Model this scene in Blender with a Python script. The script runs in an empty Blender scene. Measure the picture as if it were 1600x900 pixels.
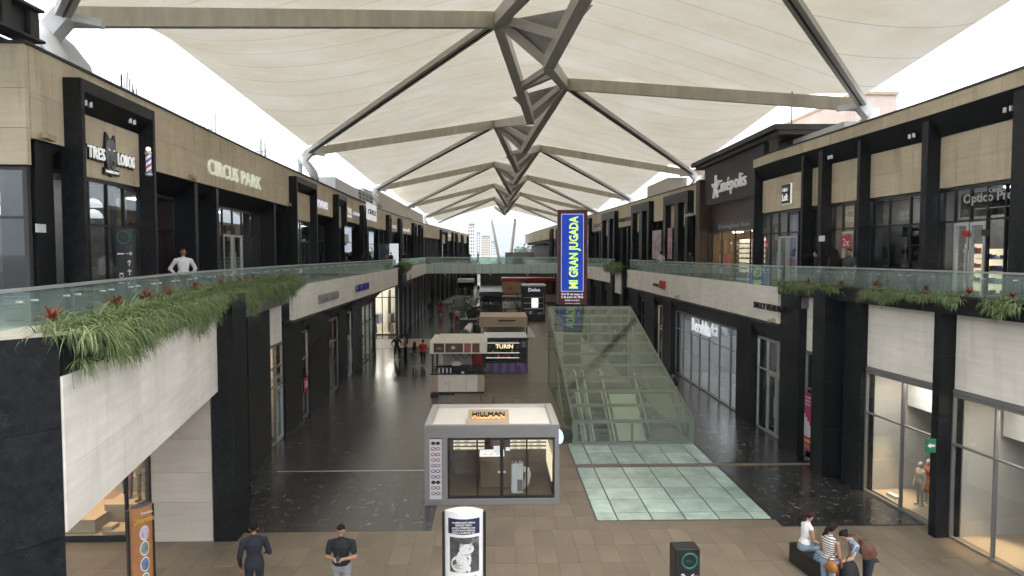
import bpy, bmesh, math, random
from mathutils import Vector, Matrix, Euler
SC = bpy.context.scene
R = math.radians
rnd = random.Random(7)

# ------------------------------------------------------------------ camera, sky, sun, exposure
FPX, CAM_H = 1067.0, 7.2
PITCH, YAW = math.atan(53 / FPX), math.atan(28 / FPX)
cam_data = bpy.data.cameras.new('camera')
cam = bpy.data.objects.new('camera', cam_data)
SC.collection.objects.link(cam)
cam.location = (0, 0, CAM_H)
cam.rotation_euler = (math.pi / 2 - PITCH, 0, -YAW)
cam_data.sensor_width = 36.0
cam_data.lens = FPX / 1600 * 36.0
cam_data.clip_start, cam_data.clip_end = 0.1, 12000
SC.camera = cam

world = bpy.data.worlds.new('World'); SC.world = world
world.use_nodes = True
wn, wl = world.node_tree.nodes, world.node_tree.links
wn.clear()
w_out = wn.new('ShaderNodeOutputWorld'); w_bg = wn.new('ShaderNodeBackground')
sky = wn.new('ShaderNodeTexSky'); sky.sky_type = 'NISHITA'; sky.sun_disc = False
SUN_EL, SUN_AZ = R(62), R(150)
sky.sun_elevation, sky.sun_rotation = SUN_EL, SUN_AZ
sky.altitude = 500; sky.air_density = 1.0; sky.dust_density = 4.0; sky.ozone_density = 1.0
cl_tc = wn.new('ShaderNodeTexCoord'); cl_map = wn.new('ShaderNodeMapping')
cl_map.inputs['Scale'].default_value = (1.0, 1.0, 3.0)
cl_n = wn.new('ShaderNodeTexNoise'); cl_n.inputs['Scale'].default_value = 1.6; cl_n.inputs['Detail'].default_value = 5
cl_r = wn.new('ShaderNodeValToRGB')
cl_r.color_ramp.elements[0].position = 0.30; cl_r.color_ramp.elements[0].color = (0.55, 0.55, 0.55, 1)
cl_r.color_ramp.elements[1].position = 0.55; cl_r.color_ramp.elements[1].color = (0.97, 0.97, 0.97, 1)
cl_m = wn.new('ShaderNodeMix'); cl_m.data_type = 'RGBA'
cl_m.inputs[7].default_value = (13.6, 14.2, 14.8, 1)      # thin bright overcast, in the sky texture's own units
wl.new(cl_tc.outputs['Generated'], cl_map.inputs['Vector']); wl.new(cl_map.outputs['Vector'], cl_n.inputs['Vector'])
wl.new(cl_n.outputs['Fac'], cl_r.inputs['Fac']); wl.new(cl_r.outputs['Color'], cl_m.inputs[0])
wl.new(sky.outputs['Color'], cl_m.inputs[6]); wl.new(cl_m.outputs[2], w_bg.inputs['Color'])
w_bg.inputs['Strength'].default_value = 0.15
wl.new(w_bg.outputs['Background'], w_out.inputs['Surface'])

sun_d = bpy.data.lights.new('sun', 'SUN'); sun_d.energy = 1.4; sun_d.angle = R(14); sun_d.color = (1.0, 0.96, 0.9)
sun = bpy.data.objects.new('sun', sun_d); SC.collection.objects.link(sun)
sun.rotation_euler = (R(90) - SUN_EL, 0, math.pi - SUN_AZ)
sun.location = (0, 0, 60)

SC.view_settings.view_transform = 'Standard'
SC.view_settings.look = 'None'
SC.view_settings.exposure = 0.7
SC.view_settings.gamma = 1.0
SC.view_settings.use_curve_mapping = False
SC.cycles.use_denoising = True
SC.cycles.use_adaptive_sampling = True
SC.cycles.adaptive_threshold = 0.045
SC.cycles.adaptive_min_samples = 16
SC.cycles.max_bounces = 6
SC.cycles.diffuse_bounces = 3
SC.cycles.glossy_bounces = 3
SC.cycles.transmission_bounces = 8
SC.cycles.transparent_max_bounces = 16
SC.cycles.sample_clamp_indirect = 6.0
SC.cycles.caustics_reflective = False
SC.cycles.caustics_refractive = False

# ------------------------------------------------------------------ measuring: pixel of the photograph -> point at a known depth
_f = Vector((math.sin(YAW) * math.cos(PITCH), math.cos(YAW) * math.cos(PITCH), -math.sin(PITCH)))
_r = Vector((math.cos(YAW), -math.sin(YAW), 0))
_u = _r.cross(_f)
def ray(u, v): return _f + _r * ((u - 800) / FPX) + _u * ((450 - v) / FPX)
def at_z(u, v, z=0.0):
    d = ray(u, v); t = (z - CAM_H) / d.z; return Vector((d.x * t, d.y * t, z))
def at_y(u, v, Y):
    d = ray(u, v); t = Y / d.y; return Vector((d.x * t, Y, CAM_H + d.z * t))

# ------------------------------------------------------------------ materials
MATS = {}
def new_mat(name):
    m = bpy.data.materials.new(name); m.use_nodes = True
    MATS[name] = m
    return m, m.node_tree.nodes, m.node_tree.links, m.node_tree.nodes['Principled BSDF']
def ramp(n, pts):
    r = n.new('ShaderNodeValToRGB'); e = r.color_ramp.elements
    while len(e) < len(pts): e.new(0.5)
    for i, (p, c) in enumerate(pts):
        e[i].position = p; e[i].color = (c, c, c, 1) if not hasattr(c, '__len__') else (*c, 1)
    return r
def mat(name, col, rough=0.6, metal=0.0, vary=0.12, scale=3.0, bump=0.0, obj_rand=0.0, spec=0.5, grain=None, stretch=(1, 1, 1), coat=0.0):
    """plain painted/mineral surface: two-scale noise in the colour, per-object tone, fine bump"""
    m, n, l, b = new_mat(name)
    tc = n.new('ShaderNodeTexCoord'); mp = n.new('ShaderNodeMapping'); mp.inputs['Scale'].default_value = stretch
    l.new(tc.outputs['Object'], mp.inputs['Vector'])
    geo = n.new('ShaderNodeNewGeometry')
    wm = n.new('ShaderNodeMapping'); wm.inputs['Scale'].default_value = stretch
    l.new(geo.outputs['Position'], wm.inputs['Vector'])
    n1 = n.new('ShaderNodeTexNoise'); n1.inputs['Scale'].default_value = scale; n1.inputs['Detail'].default_value = 6
    n1.inputs['Roughness'].default_value = 0.65
    l.new(wm.outputs['Vector'], n1.inputs['Vector'])
    rp = ramp(n, [(0.25, 1 - vary), (0.75, 1 + vary)])
    l.new(n1.outputs['Fac'], rp.inputs['Fac'])
    mul = n.new('ShaderNodeMix'); mul.data_type = 'RGBA'; mul.blend_type = 'MULTIPLY'; mul.inputs[0].default_value = 1
    mul.inputs[6].default_value = (*col, 1)
    l.new(rp.outputs['Color'], mul.inputs[7])
    last = mul.outputs[2]
    if obj_rand:
        oi = n.new('ShaderNodeObjectInfo'); r2 = ramp(n, [(0.0, 1 - obj_rand), (1.0, 1 + obj_rand)])
        l.new(oi.outputs['Random'], r2.inputs['Fac'])
        m2 = n.new('ShaderNodeMix'); m2.data_type = 'RGBA'; m2.blend_type = 'MULTIPLY'; m2.inputs[0].default_value = 1
        l.new(last, m2.inputs[6]); l.new(r2.outputs['Color'], m2.inputs[7]); last = m2.outputs[2]
    l.new(last, b.inputs['Base Color'])
    rr = n.new('ShaderNodeMapRange'); rr.inputs['To Min'].default_value = max(0.02, rough - 0.08); rr.inputs['To Max'].default_value = min(1, rough + 0.1)
    l.new(n1.outputs['Fac'], rr.inputs['Value']); l.new(rr.outputs['Result'], b.inputs['Roughness'])
    b.inputs['Metallic'].default_value = metal
    b.inputs['Specular IOR Level'].default_value = spec
    b.inputs['Coat Weight'].default_value = coat
    if bump:
        n2 = n.new('ShaderNodeTexNoise'); n2.inputs['Scale'].default_value = grain or scale * 12; n2.inputs['Detail'].default_value = 3
        l.new(wm.outputs['Vector'], n2.inputs['Vector'])
        bp = n.new('ShaderNodeBump'); bp.inputs['Strength'].default_value = bump; bp.inputs['Distance'].default_value = 0.01
        l.new(n2.outputs['Fac'], bp.inputs['Height']); l.new(bp.outputs['Normal'], b.inputs['Normal'])
    return m
def emit(name, col, strength):
    m, n, l, b = new_mat(name)
    b.inputs['Base Color'].default_value = (*col, 1)
    b.inputs['Emission Color'].default_value = (*col, 1); b.inputs['Emission Strength'].default_value = strength
    if strength < 3: m.cycles.emission_sampling = 'NONE'
    return m
def glass(name, tint, refl=1.0, base_refl=0.04, haze=0.0, rough=0.01):
    """architectural pane: clear tinted transmission with a Fresnel mirror on top"""
    m, n, l, b = new_mat(name)
    n.remove(b); out = n['Material Output']
    tr = n.new('ShaderNodeBsdfTransparent'); tr.inputs['Color'].default_value = (*tint, 1)
    gl = n.new('ShaderNodeBsdfGlossy'); gl.inputs['Roughness'].default_value = rough; gl.inputs['Color'].default_value = (0.95, 0.97, 0.97, 1)
    gm_ = n.new('ShaderNodeNewGeometry'); dt = n.new('ShaderNodeVectorMath'); dt.operation = 'DOT_PRODUCT'
    l.new(gm_.outputs['Incoming'], dt.inputs[0]); l.new(gm_.outputs['Normal'], dt.inputs[1])
    ab = n.new('ShaderNodeMath'); ab.operation = 'ABSOLUTE'; l.new(dt.outputs['Value'], ab.inputs[0])
    iv = n.new('ShaderNodeMath'); iv.operation = 'SUBTRACT'; iv.inputs[0].default_value = 1.0; iv.use_clamp = True; l.new(ab.outputs[0], iv.inputs[1])
    pw = n.new('ShaderNodeMath'); pw.operation = 'POWER'; pw.inputs[1].default_value = 5.0; l.new(iv.outputs[0], pw.inputs[0])
    mr = n.new('ShaderNodeMath'); mr.operation = 'MULTIPLY_ADD'; mr.inputs[1].default_value = (1 - base_refl) * refl * 0.6; mr.inputs[2].default_value = base_refl * 0.6
    mr.use_clamp = True
    l.new(pw.outputs[0], mr.inputs[0])
    mx = n.new('ShaderNodeMixShader'); l.new(mr.outputs['Value'], mx.inputs['Fac']); l.new(tr.outputs[0], mx.inputs[1]); l.new(gl.outputs[0], mx.inputs[2])
    last = mx.outputs[0]
    if haze:
        df = n.new('ShaderNodeBsdfDiffuse'); df.inputs['Color'].default_value = (*[min(1, c * 0.9) for c in tint], 1)
        tc = n.new('ShaderNodeNewGeometry'); no = n.new('ShaderNodeTexNoise'); no.inputs['Scale'].default_value = 1.3; no.inputs['Detail'].default_value = 6
        l.new(tc.outputs['Position'], no.inputs['Vector'])
        hr = n.new('ShaderNodeMapRange'); hr.inputs['From Min'].default_value = 0.3; hr.inputs['From Max'].default_value = 0.7
        hr.inputs['To Min'].default_value = haze * 0.6; hr.inputs['To Max'].default_value = haze * 1.4
        l.new(no.outputs['Fac'], hr.inputs['Value'])
        m2 = n.new('ShaderNodeMixShader'); l.new(hr.outputs['Result'], m2.inputs['Fac']); l.new(last, m2.inputs[1]); l.new(df.outputs[0], m2.inputs[2]); last = m2.outputs[0]
    l.new(last, out.inputs['Surface'])
    return m
def veined(name, base, vein, rough, vscale, amount, obj_rand=0.15, spec=0.5, patch=0.5, pscale=1.1):
    """dark stone with short pale veins and a polished skin"""
    m, n, l, b = new_mat(name)
    geo = n.new('ShaderNodeNewGeometry'); oi = n.new('ShaderNodeObjectInfo')
    off = n.new('ShaderNodeVectorMath'); off.operation = 'MULTIPLY_ADD'; off.inputs[1].default_value = (37, 53, 11)
    l.new(oi.outputs['Random'], off.inputs[0]); l.new(geo.outputs['Position'], off.inputs[2])
    nz = n.new('ShaderNodeTexNoise'); nz.inputs['Scale'].default_value = vscale; nz.inputs['Detail'].default_value = 7; nz.inputs['Distortion'].default_value = 1.6
    l.new(off.outputs[0], nz.inputs['Vector'])
    band = ramp(n, [(0.485, 0.0), (0.5, 1.0), (0.515, 0.0)])
    l.new(nz.outputs['Fac'], band.inputs['Fac'])
    gate = n.new('ShaderNodeTexNoise'); gate.inputs['Scale'].default_value = vscale * 2.2; gate.inputs['Detail'].default_value = 2
    l.new(geo.outputs['Position'], gate.inputs['Vector'])
    gr = ramp(n, [(0.5, 0.0), (0.62, 1.0)]); l.new(gate.outputs['Fac'], gr.inputs['Fac'])
    mm = n.new('ShaderNodeMath'); mm.operation = 'MULTIPLY'; l.new(band.outputs['Color'], mm.inputs[0]); l.new(gr.outputs['Color'], mm.inputs[1])
    m2 = n.new('ShaderNodeMath'); m2.operation = 'MULTIPLY'; m2.inputs[1].default_value = amount; l.new(mm.outputs[0], m2.inputs[0])
    cl = n.new('ShaderNodeTexNoise'); cl.inputs['Scale'].default_value = pscale; cl.inputs['Detail'].default_value = 8; cl.inputs['Roughness'].default_value = 0.7
    l.new(geo.outputs['Position'], cl.inputs['Vector'])
    cr = ramp(n, [(0.3, 1 - patch), (0.7, 1 + patch)]); l.new(cl.outputs['Fac'], cr.inputs['Fac'])
    r2 = ramp(n, [(0.0, 1 - obj_rand), (1.0, 1 + obj_rand)]); l.new(oi.outputs['Random'], r2.inputs['Fac'])
    a = n.new('ShaderNodeMix'); a.data_type = 'RGBA'; a.blend_type = 'MULTIPLY'; a.inputs[0].default_value = 1; a.inputs[6].default_value = (*base, 1); l.new(cr.outputs['Color'], a.inputs[7])
    c = n.new('ShaderNodeMix'); c.data_type = 'RGBA'; c.blend_type = 'MULTIPLY'; c.inputs[0].default_value = 1; l.new(a.outputs[2], c.inputs[6]); l.new(r2.outputs['Color'], c.inputs[7])
    d = n.new('ShaderNodeMix'); d.data_type = 'RGBA'; d.inputs[7].default_value = (*vein, 1); l.new(m2.outputs[0], d.inputs[0]); l.new(c.outputs[2], d.inputs[6])
    l.new(d.outputs[2], b.inputs['Base Color'])
    rr = n.new('ShaderNodeMapRange'); rr.inputs['From Min'].default_value = 0.3; rr.inputs['From Max'].default_value = 0.7
    rr.inputs['To Min'].default_value = rough * 0.92; rr.inputs['To Max'].default_value = rough * 1.1
    l.new(cl.outputs['Fac'], rr.inputs['Value']); l.new(rr.outputs['Result'], b.inputs['Roughness'])
    b.inputs['Specular IOR Level'].default_value = spec
    if spec >= 1: b.inputs['IOR'].default_value = 1.62
    return m
def limestone(name, col, stain, obj_rand=0.1, stain_amt=0.5, rough=0.75, cloud=0.08):
    """sawn limestone: soft horizontal bedding, cloudy tone, vertical rain streaks of its own shape"""
    m, n, l, b = new_mat(name)
    geo = n.new('ShaderNodeNewGeometry'); oi = n.new('ShaderNodeObjectInfo')
    off = n.new('ShaderNodeVectorMath'); off.operation = 'MULTIPLY_ADD'; off.inputs[1].default_value = (17, 23, 31)
    l.new(oi.outputs['Random'], off.inputs[0]); l.new(geo.outputs['Position'], off.inputs[2])
    s1 = n.new('ShaderNodeMapping'); s1.inputs['Scale'].default_value = (0.8, 0.8, 9.0); l.new(off.outputs[0], s1.inputs['Vector'])
    bed = n.new('ShaderNodeTexNoise'); bed.inputs['Scale'].default_value = 1.0; bed.inputs['Detail'].default_value = 6; l.new(s1.outputs[0], bed.inputs['Vector'])
    s2 = n.new('ShaderNodeMapping'); s2.inputs['Scale'].default_value = (2.6, 2.6, 0.28); l.new(geo.outputs['Position'], s2.inputs['Vector'])
    st = n.new('ShaderNodeTexNoise'); st.inputs['Scale'].default_value = 1.2; st.inputs['Detail'].default_value = 7; st.inputs['Roughness'].default_value = 0.7; l.new(s2.outputs[0], st.inputs['Vector'])
    cl = n.new('ShaderNodeTexNoise'); cl.inputs['Scale'].default_value = 0.7; cl.inputs['Detail'].default_value = 5; l.new(off.outputs[0], cl.inputs['Vector'])
    rb = ramp(n, [(0.3, 0.93), (0.7, 1.06)]); l.new(bed.outputs['Fac'], rb.inputs['Fac'])
    rc = ramp(n, [(0.3, 1 - cloud), (0.7, 1 + cloud)]); l.new(cl.outputs['Fac'], rc.inputs['Fac'])
    ro = ramp(n, [(0.0, 1 - obj_rand), (1.0, 1 + obj_rand)]); l.new(oi.outputs['Random'], ro.inputs['Fac'])
    last = None
    cur = n.new('ShaderNodeRGB'); cur.outputs[0].default_value = (*col, 1); last = cur.outputs[0]
    for r_ in (rb, rc, ro):
        x = n.new('ShaderNodeMix'); x.data_type = 'RGBA'; x.blend_type = 'MULTIPLY'; x.inputs[0].default_value = 1
        l.new(last, x.inputs[6]); l.new(r_.outputs['Color'], x.inputs[7]); last = x.outputs[2]
    rs = ramp(n, [(0.52, 0.0), (0.75, stain_amt)]); l.new(st.outputs['Fac'], rs.inputs['Fac'])
    x = n.new('ShaderNodeMix'); x.data_type = 'RGBA'; x.inputs[7].default_value = (*stain, 1); l.new(rs.outputs['Color'], x.inputs[0]); l.new(last, x.inputs[6])
    l.new(x.outputs[2], b.inputs['Base Color'])
    b.inputs['Roughness'].default_value = rough; b.inputs['Specular IOR Level'].default_value = 0.3
    bp = n.new('ShaderNodeBump'); bp.inputs['Strength'].default_value = 0.12; bp.inputs['Distance'].default_value = 0.01
    l.new(bed.outputs['Fac'], bp.inputs['Height']); l.new(bp.outputs['Normal'], b.inputs['Normal'])
    return m

M_GRAN = veined('dark_granite', (0.0088, 0.0098, 0.0115), (0.09, 0.09, 0.095), 0.42, 3.5, 0.30, 0.25, spec=0.28, patch=0.9, pscale=7)
M_LIME_LO = limestone('pale_limestone', (0.83, 0.78, 0.70), (0.5, 0.42, 0.33), 0.04, 0.4)
M_LIME_UP = limestone('tan_limestone', (0.64, 0.54, 0.385), (0.26, 0.19, 0.11), 0.09, 0.55)
M_LIME_SH = limestone('grey_limestone', (0.52, 0.46, 0.39), (0.30, 0.25, 0.2), 0.06, 0.3)
M_FLOOR_D = veined('black_floor_stone', (0.024, 0.0235, 0.023), (0.42, 0.4, 0.37), 0.24, 1.5, 0.7, 0.25, spec=1.0)
M_FLOOR_B = limestone('travertine_floor', (0.172, 0.137, 0.099), (0.2, 0.155, 0.11), 0.06, 0.6, 0.42, 0.17)
M_GROUT = mat('floor_bed', (0.10, 0.085, 0.07), 0.9)
M_GROUND = mat('ground_asphalt', (0.09, 0.088, 0.085), 0.9, scale=0.2)
M_STEEL = mat('canopy_steel', (0.56, 0.54, 0.50), 0.5, vary=0.14, scale=0.9, stretch=(1, 1, 0.6), bump=0.04)
M_STEEL_D = mat('canopy_steel_dirty', (0.60, 0.55, 0.46), 0.6, vary=0.24, scale=1.6, stretch=(1, 1, 0.25))
M_WHITE = mat('white_paint', (0.72, 0.72, 0.72), 0.45, vary=0.08)
M_WHITE_W = mat('warm_white_paint', (0.68, 0.62, 0.53), 0.6, vary=0.08)
M_BLACK = mat('black_paint', (0.012, 0.012, 0.013), 0.35, vary=0.2)
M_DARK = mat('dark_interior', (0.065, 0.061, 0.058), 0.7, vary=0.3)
M_SHOPI = mat('shop_lining', (0.20, 0.19, 0.18), 0.7, vary=0.2)
M_CHAR = mat('charcoal_cladding', (0.04, 0.039, 0.038), 0.6, vary=0.15)
M_GREY = mat('grey_aluminium', (0.20, 0.195, 0.19), 0.42, metal=0.2, vary=0.06)
M_ALU = mat('brushed_aluminium', (0.6, 0.6, 0.59), 0.38, metal=0.75, vary=0.06)
M_WOOD = mat('dark_walnut', (0.060, 0.032, 0.018), 0.5, vary=0.4, scale=1.5, stretch=(1.5, 1.5, 14))
M_WOODM = mat('oak_boards', (0.19, 0.115, 0.06), 0.5, vary=0.3, scale=1.5, stretch=(1.5, 1.5, 14))
M_TAN = mat('tan_laminate', (0.43, 0.33, 0.22), 0.55, vary=0.08)
M_CREAM = mat('cream_laminate', (0.72, 0.66, 0.57), 0.5, vary=0.06)
M_RED = mat('red_paint', (0.42, 0.02, 0.025), 0.4)
M_GLASS = glass('shop_glass', (0.92, 0.94, 0.93), 1.15, 0.10)
M_GLASS_D = glass('dark_shop_glass', (0.62, 0.63, 0.64), 1.3, 0.22)
M_GLASS_R = glass('reflective_shop_glass', (0.72, 0.75, 0.77), 1.5, 0.42)
M_GLASS_G = glass('green_railing_glass', (0.80, 0.91, 0.87), 1.1, 0.10, haze=0.13)
M_GLASS_E = glass('green_roof_glass', (0.86, 0.91, 0.82), 0.9, 0.06, haze=0.05)
M_FROST = mat('frosted_green_glass', (0.36, 0.46, 0.40), 0.16, vary=0.28, scale=1.4, obj_rand=0.13, spec=0.55, coat=0.35)
M_BRIDGE = mat('green_bridge_glass', (0.60, 0.72, 0.67), 0.2, vary=0.06, obj_rand=0.05)
M_LAMP = emit('warm_shop_lamp', (1.0, 0.80, 0.55), 24.0)
M_LAMPC = emit('cool_shop_lamp', (0.95, 0.97, 1.0), 18.0)
M_LAMPN = emit('neutral_shop_lamp', (1.0, 0.92, 0.82), 34.0)
M_LITW = emit('lit_white', (1.0, 0.98, 0.93), 0.65)
M_LITC = emit('lit_cream_shelf', (1.0, 0.86, 0.62), 0.55)

# membrane: translucent coated fabric with welded seams every couple of metres
def membrane():
    m, n, l, b = new_mat('tent_membrane'); n.remove(b); out = n['Material Output']
    geo = n.new('ShaderNodeNewGeometry'); sx = n.new('ShaderNodeSeparateXYZ'); l.new(geo.outputs['Position'], sx.inputs[0])
    md = n.new('ShaderNodeMath'); md.operation = 'PINGPONG'; md.inputs[1].default_value = 1.15; l.new(sx.outputs['Y'], md.inputs[0])
    seam = ramp(n, [(0.0, 0.62), (0.018, 0.68), (0.035, 1.0)]); l.new(md.outputs[0], seam.inputs['Fac'])
    mp = n.new('ShaderNodeMapping'); mp.inputs['Scale'].default_value = (0.25, 0.5, 0.25); l.new(geo.outputs['Position'], mp.inputs['Vector'])
    no = n.new('ShaderNodeTexNoise'); no.inputs['Scale'].default_value = 1.0; no.inputs['Detail'].default_value = 7; no.inputs['Roughness'].default_value = 0.65
    l.new(mp.outputs[0], no.inputs['Vector'])
    dirt = ramp(n, [(0.3, (0.94, 0.91, 0.84)), (0.65, (1.0, 0.99, 0.97))]); l.new(no.outputs['Fac'], dirt.inputs['Fac'])
    mu = n.new('ShaderNodeMix'); mu.data_type = 'RGBA'; mu.blend_type = 'MULTIPLY'; mu.inputs[0].default_value = 1
    # every welded strip has aged a little differently; grime gathers in patches
    st_i = n.new('ShaderNodeMath'); st_i.operation = 'MULTIPLY'; st_i.inputs[1].default_value = 1 / 2.3; l.new(sx.outputs['Y'], st_i.inputs[0])
    st_o = n.new('ShaderNodeMath'); st_o.operation = 'ADD'; st_o.inputs[1].default_value = 0.0; l.new(st_i.outputs[0], st_o.inputs[0])
    st_f = n.new('ShaderNodeMath'); st_f.operation = 'FLOOR'; l.new(st_o.outputs[0], st_f.inputs[0])
    wn_ = n.new('ShaderNodeTexWhiteNoise'); wn_.noise_dimensions = '1D'; l.new(st_f.outputs[0], wn_.inputs['W'])
    strip = ramp(n, [(0.0, 0.972), (1.0, 1.015)]); l.new(wn_.outputs['Value'], strip.inputs['Fac'])
    gn = n.new('ShaderNodeTexNoise'); gn.inputs['Scale'].default_value = 0.22; gn.inputs['Detail'].default_value = 8; gn.inputs['Roughness'].default_value = 0.7; l.new(geo.outputs['Position'], gn.inputs['Vector'])
    grime = ramp(n, [(0.35, (0.90, 0.87, 0.80)), (0.6, (1.0, 1.0, 1.0))]); l.new(gn.outputs['Fac'], grime.inputs['Fac'])
    ms = n.new('ShaderNodeMix'); ms.data_type = 'RGBA'; ms.blend_type = 'MULTIPLY'; ms.inputs[0].default_value = 1; l.new(seam.outputs['Color'], ms.inputs[6]); l.new(strip.outputs['Color'], ms.inputs[7])
    mg = n.new('ShaderNodeMix'); mg.data_type = 'RGBA'; mg.blend_type = 'MULTIPLY'; mg.inputs[0].default_value = 1; l.new(ms.outputs[2], mg.inputs[6]); l.new(grime.outputs['Color'], mg.inputs[7])
    l.new(mg.outputs[2], mu.inputs[6]); l.new(dirt.outputs['Color'], mu.inputs[7])
    c1 = n.new('ShaderNodeMix'); c1.data_type = 'RGBA'; c1.blend_type = 'MULTIPLY'; c1.inputs[0].default_value = 1; c1.inputs[6].default_value = (0.68, 0.655, 0.61, 1); l.new(mu.outputs[2], c1.inputs[7])
    c2 = n.new('ShaderNodeMix'); c2.data_type = 'RGBA'; c2.blend_type = 'MULTIPLY'; c2.inputs[0].default_value = 1; c2.inputs[6].default_value = (0.555, 0.52, 0.46, 1); l.new(mu.outputs[2], c2.inputs[7])
    df = n.new('ShaderNodeBsdfDiffuse'); l.new(c1.outputs[2], df.inputs['Color'])
    tl = n.new('ShaderNodeBsdfTranslucent'); l.new(c2.outputs[2], tl.inputs['Color'])
    mx = n.new('ShaderNodeMixShader'); mx.inputs['Fac'].default_value = 0.35; l.new(df.outputs[0], mx.inputs[1]); l.new(tl.outputs[0], mx.inputs[2])
    l.new(mx.outputs[0], out.inputs['Surface'])
    return m
M_MEMB = membrane()

# ------------------------------------------------------------------ mesh building
COL = SC.collection
class MB:
    """collects polygons in world coordinates, links them as ONE mesh object"""
    def __init__(s): s.v, s.f, s.m = [], [], []
    def pts(s, ps, faces, mi=0):
        o = len(s.v); s.v += [Vector(p) for p in ps]
        for f in faces: s.f.append([o + i for i in f]); s.m.append(mi)
        return s
    def hexa(s, p, mi=0):   # 4 bottom (ccw), 4 top
        return s.pts(p, [(3, 2, 1, 0), (4, 5, 6, 7), (0, 1, 5, 4), (1, 2, 6, 5), (2, 3, 7, 6), (3, 0, 4, 7)], mi)
    def box(s, x0, x1, y0, y1, z0, z1, mi=0):
        return s.hexa([(x0, y0, z0), (x1, y0, z0), (x1, y1, z0), (x0, y1, z0), (x0, y0, z1), (x1, y0, z1), (x1, y1, z1), (x0, y1, z1)], mi)
    def prism(s, poly, z0, z1, mi=0):
        n = len(poly); a = sum(poly[i][0] * poly[(i + 1) % n][1] - poly[(i + 1) % n][0] * poly[i][1] for i in range(n))
        if a < 0: poly = poly[::-1]
        return s.pts([(p[0], p[1], z0) for p in poly] + [(p[0], p[1], z1) for p in poly],
                     [tuple(range(n))[::-1], tuple(range(n, 2 * n))] + [(i, (i + 1) % n, n + (i + 1) % n, n + i) for i in range(n)], mi)
    def bar(s, p, q, w, h, up=(0, 0, 1), mi=0, w2=None, h2=None):
        p, q = Vector(p), Vector(q); d = (q - p).normalized(); up = Vector(up)
        sd = d.cross(up)
        if sd.length < 1e-4: sd = d.cross(Vector((0, 1, 0)))
        sd.normalize(); t = sd.cross(d)
        w2, h2 = w2 or w, h2 or h
        a = [p + sd * (-w / 2) - t * (h / 2), p + sd * (w / 2) - t * (h / 2), p + sd * (w / 2) + t * (h / 2), p - sd * (w / 2) + t * (h / 2)]
        b = [q + sd * (-w2 / 2) - t * (h2 / 2), q + sd * (w2 / 2) - t * (h2 / 2), q + sd * (w2 / 2) + t * (h2 / 2), q - sd * (w2 / 2) + t * (h2 / 2)]
        return s.pts(a + b, [(0, 1, 2, 3), (7, 6, 5, 4), (4, 5, 1, 0), (5, 6, 2, 1), (6, 7, 3, 2), (7, 4, 0, 3)], mi)
    def tube(s, ps, rs, n=10, mi=0, flat=(1, 1)):
        ps = [Vector(p) for p in ps]
        if not hasattr(rs, '__len__'): rs = [rs] * len(ps)
        o = len(s.v); pd = None
        for i, p in enumerate(ps):
            d = (ps[min(i + 1, len(ps) - 1)] - ps[max(i - 1, 0)]).normalized()
            if pd is None:
                a = d.orthogonal().normalized() if abs(d.z) < 0.9 else (Vector((1, 0, 0)) - d * d.x).normalized()
            else:
                a = (pa - d * pa.dot(d)).normalized()
            pa, pd = a, d; b = d.cross(a)
            for k in range(n):
                t = 2 * math.pi * k / n
                s.v.append(p + (a * math.cos(t) * flat[0] + b * math.sin(t) * flat[1]) * rs[i])
        for i in range(len(ps) - 1):
            for k in range(n):
                s.f.append([o + i * n + k, o + i * n + (k + 1) % n, o + (i + 1) * n + (k + 1) % n, o + (i + 1) * n + k]); s.m.append(mi)
        s.f.append([o + k for k in range(n)][::-1]); s.m.append(mi)
        s.f.append([o + (len(ps) - 1) * n + k for k in range(n)]); s.m.append(mi)
        return s
    def ball(s, c, r, n=10, m=7, mi=0):
        c = Vector(c); r = Vector(r) if hasattr(r, '__len__') else Vector((r, r, r)); o = len(s.v)
        for i in range(m + 1):
            th = math.pi * i / m
            for k in range(n):
                ph = 2 * math.pi * k / n
                s.v.append(c + Vector((r.x * math.sin(th) * math.cos(ph), r.y * math.sin(th) * math.sin(ph), r.z * math.cos(th))))
        for i in range(m):
            for k in range(n):
                s.f.append([o + i * n + k, o + (i + 1) * n + k, o + (i + 1) * n + (k + 1) % n, o + i * n + (k + 1) % n]); s.m.append(mi)
        return s
    def lathe(s, c, prof, n=14, mi=0):
        c = Vector(c); o = len(s.v)
        for (r, z) in prof:
            for k in range(n):
                t = 2 * math.pi * k / n; s.v.append(c + Vector((r * math.cos(t), r * math.sin(t), z)))
        for i in range(len(prof) - 1):
            for k in range(n):
                s.f.append([o + i * n + k, o + i * n + (k + 1) % n, o + (i + 1) * n + (k + 1) % n, o + (i + 1) * n + k]); s.m.append(mi)
        s.f.append([o + k for k in range(n)][::-1]); s.m.append(mi)
        s.f.append([o + (len(prof) - 1) * n + k for k in range(n)]); s.m.append(mi)
        return s
    def make(s, name, mats, parent=None, smooth=False, local=False, bevel=0.0):
        me = bpy.data.meshes.new(name)
        org = Vector((0, 0, 0)) if (parent is None or local) else ORG[parent.name]
        me.from_pydata([tuple(p - org) for p in s.v], [], s.f)
        mats = mats if isinstance(mats, (list, tuple)) else [mats]
        for m_ in mats:
            if m_ is not None: me.materials.append(m_)
        if len(mats) > 1: me.polygons.foreach_set('material_index', s.m)
        if smooth: me.polygons.foreach_set('use_smooth', [True] * len(me.polygons))
        o = bpy.data.objects.new(name, me); COL.objects.link(o)
        if parent is not None: o.parent = parent; ORG[o.name] = org
        if bevel:
            bv = o.modifiers.new('edge', 'BEVEL'); bv.width = bevel; bv.segments = 2; bv.limit_method = 'ANGLE'
        return o
ORG = {}
def tag(o, label=None, cat=None, group=None, kind=None):
    if label: o['label'] = label
    if cat: o['category'] = cat
    if group: o['group'] = group
    if kind: o['kind'] = kind
    return o
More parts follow.
